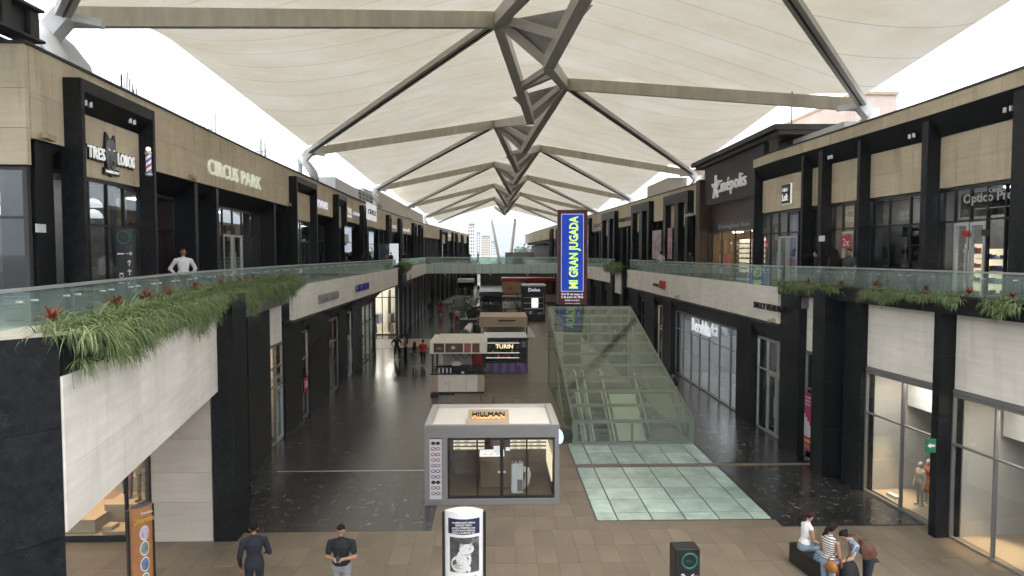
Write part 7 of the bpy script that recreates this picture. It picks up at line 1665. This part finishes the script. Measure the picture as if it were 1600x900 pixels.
# ------------------------------------------------------------------ people
import numpy as np
FIG = []
def fabric(name, c, v=.18): return MATS[name] if name in MATS else mat(name, c, .85, vary=v, scale=14, bump=.15, grain=220)
SKIN = {k: mat('skin_' + k, c, .55, vary=.06, scale=8) for k, c in (('a', (.36, .19, .12)), ('b', (.28, .14, .085)), ('c', (.42, .25, .17)))}
HAIR = mat('black_hair', (.012, .009, .008), .65, vary=.4, scale=30, spec=.12); HAIRB = mat('brown_hair', (.03, .016, .010), .65, vary=.4, scale=30, spec=.12)
SHOE = mat('dark_shoe', (.02, .018, .017), .5); SHOEW = mat('white_shoe', (.55, .54, .52), .5)
def rot2(p, a):   # lean: rotate about the x axis through the pelvis
    return Vector((p.x, p.y * math.cos(a) + p.z * math.sin(a), -p.y * math.sin(a) + p.z * math.cos(a)))
class Fig:
    """one body as capsules and lofts that a voxel remesh fuses into a continuous skin; y+ is the way the person faces"""
    def __init__(s): s.mb = MB(); s.seg = []
    def cap(s, p, q, r1, r2, lab, flat=(1, 1)):
        p, q = Vector(p), Vector(q); d = q - p; L = max(d.length, 1e-4); n = 6
        ps, rs = [], []
        for i in range(4): t = i / 4; ps.append(p - d / L * r1 * math.cos(t * math.pi / 2)); rs.append(max(.001, r1 * math.sin(t * math.pi / 2)))
        for i in range(n + 1): ps.append(p + d * i / n); rs.append(r1 + (r2 - r1) * i / n)
        for i in range(1, 5): t = i / 4; ps.append(q + d / L * r2 * math.sin(t * math.pi / 2)); rs.append(max(.001, r2 * math.cos(t * math.pi / 2)))
        s.mb.tube(ps, rs, 14, flat=flat); s.seg.append((p, q, r1, r2, lab))
    def loft(s, rings, lab, xa=Vector((1, 0, 0))):
        o = len(s.mb.v); n = 18
        for (c, rx, ry) in rings:
            c = Vector(c)
            for k in range(n):
                t = 2 * math.pi * k / n; e = 1.0
                s.mb.v.append(c + xa * rx * math.copysign(abs(math.cos(t)) ** .85, math.cos(t)) + Vector((0, 1, 0)) * ry * math.copysign(abs(math.sin(t)) ** .9, math.sin(t)))
        for i in range(len(rings) - 1):
            for k in range(n): s.mb.f.append([o + i * n + k, o + i * n + (k + 1) % n, o + (i + 1) * n + (k + 1) % n, o + (i + 1) * n + k]); s.mb.m.append(0)
        s.mb.f.append([o + k for k in range(n)][::-1]); s.mb.m.append(0); s.mb.f.append([o + (len(rings) - 1) * n + k for k in range(n)]); s.mb.m.append(0)
        for i in range(len(rings) - 1): s.seg.append((Vector(rings[i][0]), Vector(rings[i + 1][0]), (rings[i][1] + rings[i][2]) / 2, (rings[i + 1][1] + rings[i + 1][2]) / 2, lab))
def person(label, loc, rz, H=1.7, top=None, bottom=None, skin='a', hair='short', hairm=None, lean=0.0, arms=None, legs='stand', sleeve='short', shoes=None, dress=None, female=False, near=False, look=0.0, build=1.0, group=None, name='person', cat='person', pel=None, bald=False, headless=False, stripe=None, faceless=False):
    h = H; sk = SKIN[skin] if isinstance(skin, str) else skin
    mats = [sk, top, bottom, shoes or SHOE, dress or bottom]
    f = Fig(); P0 = Vector((0, 0, pel if pel else .525 * h)); bw = build
    U = lambda x, y, z: P0 + rot2(Vector((x, y, z)) * h, lean)         # upper body, measured from the pelvis
    sw = (.098 if female else .112) * bw
    hipx = .052
    wr = .8 if female else .95
    # torso
    TL = 1
    rings = [((0, 0, -.02), .094 * bw, .068), ((0, .0, .03), .097 * bw, .068), ((0, .004, .09), .080 * bw * wr, .060), ((0, .006, .16), .090 * bw, .068), ((0, .004, .22), .098 * bw, .068), ((0, 0, .27), .078 * bw, .052), ((0, -.002, .30), .04, .038)]
    f.loft([(U(*c), rx * h, ry * h) for c, rx, ry in rings], TL)
    f.loft([(U(*c), rx * h, ry * h) for c, rx, ry in [((0, -.005, -.075), .088 * bw, .070), ((0, -.004, -.03), .099 * bw, .074), ((0, 0, .02), .094 * bw, .068)]], 2 if not dress else 4)
    if female: 
        for q in (-1, 1): f.cap(U(q * .042, .052, .19), U(q * .042, .05, .185), .036 * h, .034 * h, TL)
    # neck and head
    if not headless:
        f.cap(U(0, -.004, .285), U(0, .004, .335), .031 * h, .029 * h, 0)
        hc = U(0, .012, .392); ax = lean + look
        hd = lambda x, y, z: hc + rot2(Vector((x, y, z)) * h, ax)
        f.cap(hd(0, -.008, .018), hd(0, -.004, .012), .047 * h, .047 * h, 0); f.cap(hd(0, .012, -.02), hd(0, .022, -.04), .036 * h, .022 * h, 0)
        f.cap(hd(0, .046, .0), hd(0, .056, -.012), .006 * h, .009 * h, 0)
        for q in (-1, 1): f.cap(hd(q * .047, -.004, -.002), hd(q * .047, -.004, -.014), .008 * h, .007 * h, 0)
    # arms: each a list of (elbow, wrist, palm direction) in body units from the shoulder
    arms = arms or {'l': ((-.03, .0, -.17), (-.035, .04, -.31)), 'r': ((.03, .0, -.17), (.035, .04, -.31))}
    hands = {}
    for sd, q in (('l', -1), ('r', 1)):
        e, w_ = arms[sd]; S = U(q * sw, 0, .250); E = S + rot2(Vector(e) * h, lean * arms.get('rot', 1)); W_ = S + rot2(Vector(w_) * h, lean * arms.get('rot', 1))
        f.cap(U(q * sw * .45, -.002, .276), S, .030 * h, .032 * h, TL)
        a1, a2 = .033 * h * bw, .027 * h * bw
        if sleeve == 'long': f.cap(S, E, a1 * 1.06, a2 * 1.08, TL); f.cap(E, W_, a2 * 1.05, .021 * h, TL)
        elif sleeve == 'short': m_ = S.lerp(E, .62); f.cap(S, m_, a1 * 1.12, a2 * 1.25, TL); f.cap(m_, E, a2 * 1.0, a2 * .92, 0); f.cap(E, W_, a2 * .94, .017 * h, 0)
        else: f.cap(S, E, a1 * .95, a2 * .9, 0); f.cap(E, W_, a2 * .92, .017 * h, 0)
        d = (W_ - E).normalized(); hx = d.cross(Vector((0, 0, 1))); hx = hx.normalized() if hx.length > .1 else Vector((0, 1, 0)); pc = W_ + d * .028 * h
        f.cap(W_, pc + d * .018 * h, .016 * h, .019 * h, 0)
        if near:
            up = hx.cross(d)
            for k, (o_, L) in enumerate(((-.015, .036), (-.005, .042), (.005, .040), (.014, .032))):
                b0 = pc + d * .022 * h + hx * o_ * h; b1 = b0 + d * L * .55 * h - up * .008 * h; b2 = b1 + d * L * .35 * h - up * .018 * h
                f.cap(b0, b1, .0062 * h, .0056 * h, 0); f.cap(b1, b2, .0056 * h, .005 * h, 0)
            b0 = W_ + d * .018 * h - hx * .014 * h * q; b1 = b0 + d * .024 * h - hx * .018 * h * q - up * .008 * h; f.cap(b0, b1, .007 * h, .0058 * h, 0)
        else: f.cap(pc + d * .018 * h, pc + d * .05 * h - Vector((0, 0, .004 * h)), .016 * h, .010 * h, 0)
        hands[sd] = (W_, pc + d * .03 * h, d)
    # legs
    LG_ = {'stand': {'l': ((-.058, .008, .285), (-.062, -.005, .045)), 'r': ((.058, .008, .285), (.062, -.005, .045))},
           'walk': {'l': ((-.055, .07, .29), (-.055, .075, .05)), 'r': ((.055, -.005, .29), (.055, -.13, .075))},
           'apart': {'l': ((-.085, .01, .285), (-.115, 0, .045)), 'r': ((.075, .01, .285), (.09, .03, .045))}}
    lg = LG_[legs] if isinstance(legs, str) else legs
    llab = 2
    for sd, q in (('l', -1), ('r', 1)):
        k_, a_ = lg[sd]; K = Vector(k_) * h; A = Vector(a_) * h; Hp = P0 + Vector((q * hipx * bw, 0, -.03)) * h if lean == 0 or pel is None else P0 + Vector((q * hipx, 0, -.03 * h))
        Hp = P0 + Vector((q * hipx * h * bw, 0, -.03 * h))
        bare = dress is not None
        f.cap(Hp, K, .056 * h * bw, .038 * h, 0 if bare else llab); f.cap(K, A, .036 * h * (1 if bare else 1.08), (.021 if bare else .028) * h, 0 if bare else llab)
        f.cap(A + Vector((0, -.018 * h, -.022 * h)), A + Vector((0, .085 * h, -.026 * h)), .024 * h, .021 * h, 3, flat=(1, 1))
    if dress is not None:
        f.loft([((0, -.002, .30 * h), .115 * h, .10 * h), ((0, -.002, .40 * h), .108 * h, .09 * h), ((0, 0, .53 * h), .097 * h, .072 * h)], 4)
    t = thing(name, label, cat, loc, rz, group)
    FIG.append((f, mats, t, .0085 if near else (.02 if Vector(loc).length > 30 else .013)))
    if headless: return t, hands
    # hair, eyes, mouth as small child meshes
    hm = hairm or HAIR
    if not bald:
        mb = MB(); o = len(mb.v)
        hb = MB().ball((0, 0, 0), 1, 16, 12)
        for fc in hb.f: pass
        pts = []
        for v in hb.v:
            x, y, z = v.x * (.0535 if hair != 'short' else .0505), v.y * (.061 if hair != 'short' else .056) - .010, v.z * (.058 if hair != 'short' else .050) + .026
            if v.y > .25 and v.z < .42: y = min(y, .004) ; x *= .97       # keep the face clear
            if v.y <= .25 and z < -.03: z = -.03 + (z + .03) * (.4 if hair == 'short' else 1)
            pts.append(hd(x, y, z))
        mb.pts(pts, hb.f)
        if hair == 'long': mb.tube([hd(0, -.03, .03), hd(0, -.052, -.03), U(0, -.06, .30), U(0, -.078, .22), U(0, -.078, .16)], [.045 * h, .05 * h, .05 * h, .045 * h, .02 * h], 12, flat=(1.25, .6))
        if hair == 'bun': mb.ball(hd(0, -.068, .035), .024 * h, 10, 7)
        if hair == 'tail': mb.tube([hd(0, -.06, .02), hd(0, -.085, -.01), hd(0, -.08, -.07)], [.016 * h, .02 * h, .008 * h], 8)
        if hair == 'hood': mb.tube([hd(0, -.01, .03), U(0, -.02, .3), U(0, -.03, .2), U(0, -.03, .1)], [.06 * h, .075 * h, .11 * h, .12 * h], 12)
        mb.make('hair', hm, t, local=True, smooth=True)
    if not faceless:
        ey = MB()
        for q in (-1, 1): ey.ball(hd(q * .018, .0425, .006), (.0062 * h, .004 * h, .0035 * h), 8, 5)
        ey.make('eyes', M_BLACK, t, local=True)
        MB().ball(hd(0, .046, -.033), (.012 * h, .004 * h, .003 * h), 8, 5).make('mouth', MATS.get('lip') or mat('lip', (.22, .08, .07), .5), t, local=True)
    return t, hands
def finish_figures():
    tmp = []
    for f, mats, t, vx in FIG:
        me = bpy.data.meshes.new('raw'); me.from_pydata([tuple(v) for v in f.mb.v], [], f.mb.f)
        o = bpy.data.objects.new('raw', me); COL.objects.link(o); m_ = o.modifiers.new('r', 'REMESH'); m_.mode = 'VOXEL'; m_.voxel_size = vx; m_.use_smooth_shade = True
        s_ = o.modifiers.new('s', 'SMOOTH'); s_.iterations = 3; s_.factor = .5
        tmp.append(o)
    dg = bpy.context.evaluated_depsgraph_get()
    for o, (f, mats, t, vx) in zip(tmp, FIG):
        me = bpy.data.meshes.new_from_object(o.evaluated_get(dg)); me.name = 'body'
        me.materials.clear()
        used = [m_ if m_ is not None else mats[0] for m_ in mats]
        for m_ in used: me.materials.append(m_)
        n = len(me.polygons); c = np.empty(n * 3); me.polygons.foreach_get('center', c); c = c.reshape(n, 3)
        best = np.full(n, 1e9); lab = np.zeros(n, int)
        for (p, q, r1, r2, l_) in f.seg:
            p_, d_ = np.array(p), np.array(q - p); L2 = max(d_.dot(d_), 1e-9)
            tt = np.clip(((c - p_) @ d_) / L2, 0, 1); dist = np.linalg.norm(c - p_ - tt[:, None] * d_, axis=1) - (r1 + (r2 - r1) * tt)
            k = dist < best; best[k] = dist[k]; lab[k] = l_
        me.polygons.foreach_set('material_index', lab.astype(np.int32)); me.polygons.foreach_set('use_smooth', [True] * n)
        b = bpy.data.objects.new('body', me); COL.objects.link(b); b.parent = t
        raw = o.data; bpy.data.objects.remove(o); bpy.data.meshes.remove(raw)
def striped(name, a, b, per, axis='Z'):
    m, n, l, bs = new_mat(name); tc = n.new('ShaderNodeTexCoord'); sp = n.new('ShaderNodeSeparateXYZ'); l.new(tc.outputs['Object'], sp.inputs[0])
    mu = n.new('ShaderNodeMath'); mu.operation = 'MULTIPLY'; mu.inputs[1].default_value = 1 / per; l.new(sp.outputs[axis], mu.inputs[0])
    fr = n.new('ShaderNodeMath'); fr.operation = 'FRACT'; l.new(mu.outputs[0], fr.inputs[0]); rp = ramp(n, [(0, a), (.55, b)]); rp.color_ramp.interpolation = 'CONSTANT'
    l.new(fr.outputs[0], rp.inputs['Fac']); l.new(rp.outputs['Color'], bs.inputs['Base Color']); bs.inputs['Roughness'].default_value = .85; return m
NAVY = fabric('navy_suit', (.013, .016, .024)); POLO = fabric('navy_polo', (.009, .010, .014)); GREYP = fabric('grey_trousers', (.23, .23, .235)); BLK = fabric('black_cloth', (.010, .010, .011))
WSH = fabric('white_shirt', (.72, .70, .68)); REDT = fabric('red_shirt', (.46, .035, .05)); JEAN = fabric('blue_jeans', (.10, .16, .24)); LJEAN = fabric('light_denim', (.20, .26, .32)); GJEAN = fabric('grey_jeans', (.17, .18, .19)); DRED = fabric('red_dress', (.42, .012, .02)); OLIVE = fabric('dark_olive', (.05, .042, .035)); DKN = fabric('dark_navy_trousers', (.014, .018, .028)); PINKT = fabric('pale_pink_top', (.5, .36, .34)); MGREY = fabric('mid_grey_top', (.09, .09, .095)); CREAMC = fabric('cream_knit', (.60, .50, .38)); ORNG = fabric('orange_dress_cloth', (.55, .19, .08)); LGREY = fabric('pale_trousers', (.40, .35, .32))
STR1 = striped('black_white_stripes', (.6, .58, .55), (.03, .03, .03), .045); STR2 = striped('blue_grey_stripes', (.38, .4, .44), (.12, .14, .2), .035, 'X')
DN = (0, 0, -1)
down = {'l': ((-.03, -.005, -.17), (-.035, .03, -.31)), 'r': ((.03, -.005, -.17), (.035, .03, -.31))}
phone = {'l': ((-.035, .02, -.165), (.055, .13, -.135)), 'r': ((.035, .02, -.165), (-.055, .13, -.135))}
akimbo = {'l': ((-.085, -.045, -.145), (-.02, .03, -.235)), 'r': ((.085, -.045, -.145), (.02, .03, -.235))}
# near men
q = at_z(396, 815, 1.76); person('man in a dark suit seen from behind at the bottom edge', (q.x, q.y, 0), R(20), 1.76, NAVY, NAVY, 'b', sleeve='long', near=True, build=1.06, arms={'l': ((-.04, -.01, -.165), (-.03, .05, -.29)), 'r': ((.05, .0, -.16), (.02, .12, -.20))})
q = at_z(533, 818, 1.75); t_, hd_ = person('man in a navy polo and grey trousers looking down at his phone', (q.x, q.y, 0), R(180), 1.75, POLO, GREYP, 'a', near=True, arms=phone, look=.45, build=1.12)
w_ = (hd_['l'][1] + hd_['r'][1]) / 2; c_ = Matrix.Rotation(R(180), 4, 'Z') @ (w_ + Vector((0, .03, .02))) + Vector((q.x, q.y, 0))
tag(solo(MB().bar(c_ + Vector((0, .02, .05)), c_ + Vector((0, -.01, -.06)), .075, .012, up=(0, 1, 0)).make('phone', M_BLACK), c_), 'black phone in the hands of the man in the polo', 'phone')
# four on the black floor
q = at_z(620, 562); person('man in black with legs apart facing the camera on the black floor', (q.x, q.y, 0), R(190), 1.74, BLK, BLK, 'b', legs='apart', arms=akimbo, build=1.05)
q = at_z(634, 563); person('woman in grey top and black trousers beside the man in black', (q.x, q.y, 0), R(120), 1.64, MGREY, BLK, 'b', 'long', female=True, sleeve='short', arms=phone)
q = at_z(648, 573.5); person('long haired woman in grey jeans walking away beside the red shirt', (q.x, q.y, 0), R(5), 1.64, fabric('brown_top', (.10, .05, .045)), GJEAN, 'a', 'long', HAIRB, female=True, legs='walk', sleeve='none', shoes=SHOEW)
q = at_z(661, 572); person('man in a red shirt and dark trousers walking away', (q.x, q.y, 0), R(-5), 1.74, REDT, DKN, 'b', legs='walk', shoes=SHOEW, build=1.06)
# farther along the walk
q = at_z(689, 495); person('woman in a red dress on the reflective floor far down the walk', (q.x, q.y, 0), R(0), 1.72, DRED, None, 'a', 'long', HAIRB, female=True, dress=DRED)
q = at_z(672, 493.5); person('man in dark clothes walking by the far black piers', (q.x, q.y, 0), R(170), 1.74, BLK, DKN, 'b', legs='walk', sleeve='long')
q = at_z(706, 510); person('person in dark brown with a bag walking toward the camera', (q.x, q.y, 0), R(175), 1.75, OLIVE, OLIVE, 'b', legs='walk', sleeve='long', build=1.1)
q = at_z(714.5, 507); person('woman in pale pink top and red skirt beside the person in brown', (q.x, q.y, 0), R(180), 1.66, PINKT, None, 'a', 'long', HAIRB, female=True, dress=DRED)
q = at_z(713, 478); person('person in grey pushing a stroller in the distance', (q.x, q.y, 0), R(200), 1.74, MGREY, GJEAN, 'b', legs='walk', arms={'l': ((-.03, .08, -.15), (-.03, .2, -.17)), 'r': ((.03, .08, -.15), (.03, .2, -.17))})
ps = (q.x - .2, q.y - .9)
SR_ = thing('stroller', 'dark stroller pushed along the far walk', 'stroller', (ps[0], ps[1], 0))
MB().hexa([(ps[0] - .25, ps[1] - .3, .4), (ps[0] + .25, ps[1] - .3, .4), (ps[0] + .25, ps[1] + .3, .4), (ps[0] - .25, ps[1] + .3, .4), (ps[0] - .25, ps[1] - .1, .95), (ps[0] + .25, ps[1] - .1, .95), (ps[0] + .25, ps[1] + .35, 1.0), (ps[0] - .25, ps[1] + .35, 1.0)]).make('seat', M_BLACK, SR_)
for sx in (-1, 1):
    for sy in (-1, 1): MB().tube([(ps[0] + sx * .25 - .02, ps[1] + sy * .3, .1), (ps[0] + sx * .25 + .02, ps[1] + sy * .3, .1)], .1, 10).bar((ps[0] + sx * .25, ps[1] + sy * .3, .1), (ps[0] + sx * .22, ps[1] + sy * .1, .5), .025, .025).make('wheel', M_CHAR, SR_)
MB().bar((ps[0] - .25, ps[1] + .35, .98), (ps[0] + .25, ps[1] + .6, 1.05), .03, .03).make('handle', M_CHAR, SR_)
for (u, v, lab, a, b) in ((737, 458.5, 'tiny dark figure walking on the far beige crossing', BLK, DKN), (747.5, 459.5, 'tiny figure in white trousers on the far beige crossing', OLIVE, LGREY)):
    q = at_z(u, v); person(lab, (q.x, q.y, 0), R(180), 1.72, a, b, 'b', legs='walk', sleeve='long')
for (u, v, lab, a, b, rz) in ((757, 470, 'tiny figure in white by the shrub of the far walk', WSH, DKN, 200), (772, 476, 'tiny figure in black before the candy kiosk', BLK, BLK, 170), (815, 470, 'tiny figure in blue between the far kiosks', LJEAN, DKN, 10), (845, 462, 'tiny figure in dark red beside the black glazed kiosk', DRED, BLK, 180), (727, 466, 'tiny figure in grey near the directory board', MGREY, GJEAN, 190)):
    q = at_z(u, v); person(lab, (q.x, q.y, 0), R(rz), 1.7, a, b, 'b', legs='walk')
q = at_z(1051.5, 583, 1.64); person('woman in black half hidden behind the escalator house', (q.x, q.y, 0), R(150), 1.64, BLK, BLK, 'b', 'long', female=True)
q = at_z(567, 561); person('shop assistant in pale clothes by the open west shop', (q.x, q.y, 0), R(90), 1.68, LJEAN, WSH, 'b', female=True)
# lounge sitters
def sitter(label, x, y, rz, topm, botm, zs=.42, **k):
    lg = {'l': ((-.06, .25, .27), (-.06, .27, .045)), 'r': ((.06, .25, .27), (.06, .27, .045))}
    H_ = k.pop('H', 1.66); s_ = zs / H_
    return person(label, (x, y, 0), rz, H_, topm, botm, k.pop('skin', 'b'), legs=lg, pel=zs + .075 * H_, **k)
sitter('person in red seated in the red lounge chair', -1.3, 70.5, R(-90), DRED, BLK, female=True, hair='long')
sitter('person in dark clothes seated at the back of the lounge', -.85, 73.4, R(-150), BLK, DKN)
sitter('person in black seated on the open side of the lounge', 1.15, 72.9, R(150), BLK, GJEAN)
# upper west
person('man in a white shirt with hands on hips on the west walkway', (-9.3, 20.7, UF), R(215), 1.69, WSH, BLK, 'b', sleeve='long', arms=akimbo, build=1.1)
for (x, y, lab, rz) in ((-10.1, 53.5, 'dark figure before the teal hoarding', R(200)), (-10.3, 79, 'dark figure before the white far shop front', R(180)), (-9.9, 66, 'dark figure between far west portals', R(150))): person(lab, (x, y, UF), rz, 1.7, BLK, BLK, 'b', sleeve='long')
# bridge
for (u, lab, rz) in ((733, 'dark figure leaning on the bridge railing', R(200)), (747, 'dark figure walking on the bridge', R(100))):
    q = at_y(u, 400, 93.5); person(lab, (q.x, 93.5, 5.72), rz, 1.75, BLK, DKN, 'b', sleeve='long', legs='walk')
# upper east
q = (12.15, 25.2); person('boy in a black shirt leaning over the east railing', (q[0], q[1], UF), R(70), 1.66, BLK, BLK, 'a', lean=.2, sleeve='short')
person('woman in a black hooded jacket between her two friends', (12.2, 24.1, UF), R(-10), 1.68, BLK, BLK, 'a', 'hood', female=True, sleeve='long', build=1.15)
person('dark haired person in green grey right of the hooded woman', (12.2, 23.15, UF), R(110), 1.70, fabric('grey_green_top', (.03, .045, .042)), BLK, 'a', look=.3)
q = at_y(1031, 395, 47.0); person('man in a white shirt walking away past the cinema', (11.55, 47.0, UF), R(0), 1.70, WSH, BLK, 'b', legs='walk')
person('dark figure standing by the cinema jamb', (12.0, 41.5, UF), R(120), 1.66, BLK, BLK, 'b', sleeve='long')
person('dark figure near the far east portals', (11.1, 77, UF), R(180), 1.72, BLK, BLK, 'b', sleeve='long')
# bench and the four women
BE = thing('bench', 'black box bench at the bottom edge with two women seated', 'bench', (7.15, 15.1, 0))
bp = [(6.9, 15.5), (7.4, 15.54), (7.62, 14.2), (7.14, 14.15)]
MB().prism(bp, .0, .43).make('box', M_BLACK, BE, bevel=.01); MB().prism([(x + (x - 7.3) * .02, y + (y - 15) * .01) for x, y in bp], .432, .46).make('seat', mat('bench_seat', (.022, .018, .016), .45), BE)
sitter('woman in a white vest and light denim sitting on the bench end', 7.08, 15.12, R(-82), WSH, LJEAN, zs=.46, H=1.62, skin='c', sleeve='none', female=True, hair='tail', hairm=HAIRB, look=.5, lean=.16, near=True, arms={'l': ((-.02, .05, -.16), (.05, .16, -.2)), 'r': ((.02, .05, -.16), (-.05, .16, -.2))})
sitter('woman in a pale denim jacket sitting between the other two', 7.2, 14.55, R(-80), LJEAN, JEAN, zs=.46, H=1.6, skin='b', sleeve='long', female=True, hair='long', hairm=HAIRB, look=.5, lean=.38, near=True, arms={'l': ((-.02, .06, -.16), (.05, .18, -.18)), 'r': ((.02, .06, -.16), (-.05, .18, -.18))})
person('woman in a black and white striped vest with an orange bag', (6.95, 13.75, 0), R(-62), 1.60, STR1, LJEAN, 'b', 'tail', female=True, sleeve='none', look=.4, lean=.1, near=True, build=1.06, arms={'l': ((-.03, .03, -.165), (.0, .17, -.2)), 'r': ((.03, .03, -.17), (.0, .12, -.27))})
t_, hd_ = person('woman in a striped shirt bending forward with a brown shoulder bag', (7.86, 13.85, 0), R(82), 1.62, STR2, DKN, 'c', 'bun', female=True, lean=.85, look=.05, near=True, pel=.86, arms={'rot': 0, 'l': ((-.02, .06, -.155), (.0, .19, -.22)), 'r': ((.02, .0, -.17), (.03, -.0, -.31))}, legs={'l': ((-.055, .02, .285), (-.06, 0, .045)), 'r': ((.055, .01, .285), (.06, .0, .045))})
def bag(name, label, c, rx, ry, rz_, m, rot=0, strap=None):
    t = thing(name, label, 'bag', c, rot)
    b_ = MB().ball((0, 0, 0), 1, 14, 10)
    for v in b_.v:
        x, y, z = v; k = 1 - .25 * max(0, z); v.x = math.copysign(abs(x) ** .7, x) * rx * k; v.y = math.copysign(abs(y) ** .7, y) * ry * k; v.z = math.copysign(abs(z) ** .75, z) * rz_
    b_.make('body', m, t, local=True, smooth=True)
    if strap: MB().tube([Vector(p) for p in strap], .012, 6).make('strap', m, t, local=True)
    return t
M_BROWN = mat('brown_leather', (.10, .042, .024), .45, vary=.2); M_ORL = mat('orange_leather', (.26, .10, .022), .45, vary=.15)
SB = thing('shoulder_bag', 'brown leather shoulder bag on the bending woman', 'bag', (7.8, 13.72, .9))
pr = [(0, -.02), (.10, .0), (.26, -.12), (.32, -.27), (.27, -.38), (.10, -.40), (.0, -.3), (-.03, -.14)]
P_ = [Vector((7.62 + x, 13.66 + .03 * i_, 1.27 + z)) for i_ in (0, 5) for x, z in pr]
cN = [sum((P_[k] for k in range(8)), Vector()) / 8 + Vector((0, -.04, 0)), sum((P_[8 + k] for k in range(8)), Vector()) / 8 + Vector((0, .04, 0))]
MB().pts(P_ + cN, [(16, k, (k + 1) % 8) for k in range(8)] + [(17, 8 + (k + 1) % 8, 8 + k) for k in range(8)] + [(k, 8 + k, 8 + (k + 1) % 8, (k + 1) % 8) for k in range(8)]).make('body', M_BROWN, SB)
MB().tube([(7.62, 13.7, 1.29), (7.52, 13.74, 1.36), (7.46, 13.86, 1.33), (7.52, 13.96, 1.2), (7.7, 13.86, 1.1)], .018, 6).make('strap', M_BROWN, SB)
bag('hip_bag', 'orange leather bag at the hip of the striped vest woman', (6.9, 13.52, .8), .13, .07, .12, M_ORL, R(-60), [(-.08, 0, .08), (-.04, .02, .2), (.05, .02, .2), (.08, 0, .08)])
bag('tote_bag', 'black tote bag standing open by the bench', (7.4, 13.75, .55), .2, .16, .28, BLK, R(20), [(-.1, 0, .22), (-.06, 0, .36), (.06, 0, .36), (.1, 0, .22)])
hw_ = Matrix.Rotation(R(82), 4, 'Z') @ hd_['l'][1] + Vector((7.86, 13.85, 0))
bag('small_pouch', 'small brown pouch hanging from the hand of the bending woman', (hw_.x, hw_.y, hw_.z - .13), .09, .05, .13, M_BROWN, R(80), [(-.03, 0, .1), (0, 0, .14), (.03, 0, .1)])
# ------------------------------------------------------------------ mannequins
MANQ = mat('mannequin_shell', (.62, .52, .42), .4)
def mq(label, loc, rz, H, **k): return person(label, loc, rz, H, skin=MANQ, name='mannequin', cat='mannequin', faceless=True, bald=True, **k)
mq('child mannequin in cream knit and pale trousers in the corner shop', tuple(at_z(1437, 789, .012)), R(95), 1.28, top=CREAMC, bottom=LGREY, sleeve='long', shoes=SHOEW)
mq('child mannequin in an orange dress in the corner shop', tuple(at_z(1449.5, 785, .012)), R(95), 1.3, top=ORNG, bottom=None, dress=ORNG, sleeve='short', shoes=SHOEW, female=True)
SWM = mat('floral_swimwear', (.35, .25, .13), .6, vary=.9, scale=12); TANM = mat('tan_mannequin', (.40, .25, .15), .45)
person('headless mannequin in ruffled floral swimwear', (-9.42, 18.25, .6), R(170), 1.7, SWM, SWM, TANM, name='mannequin', cat='mannequin', female=True, headless=True, sleeve='none', arms=akimbo, dress=None, shoes=TANM)
person('headless dark mannequin striding behind the ruffled one', (-10.0, 18.6, .6), R(200), 1.72, SWM, mat('dark_legs', (.16, .07, .045), .4), mat('dark_mannequin', (.16, .07, .045), .4), name='mannequin', cat='mannequin', female=True, headless=True, sleeve='none', legs='walk')
mq('mannequin in pink lingerie and hat in the narrow west window', (LG.pt(30.1, .1, -.5).x, 30.1, .25), R(-90), 1.7, top=PINKT, bottom=PINKT, sleeve='none', female=True)
finish_figures()
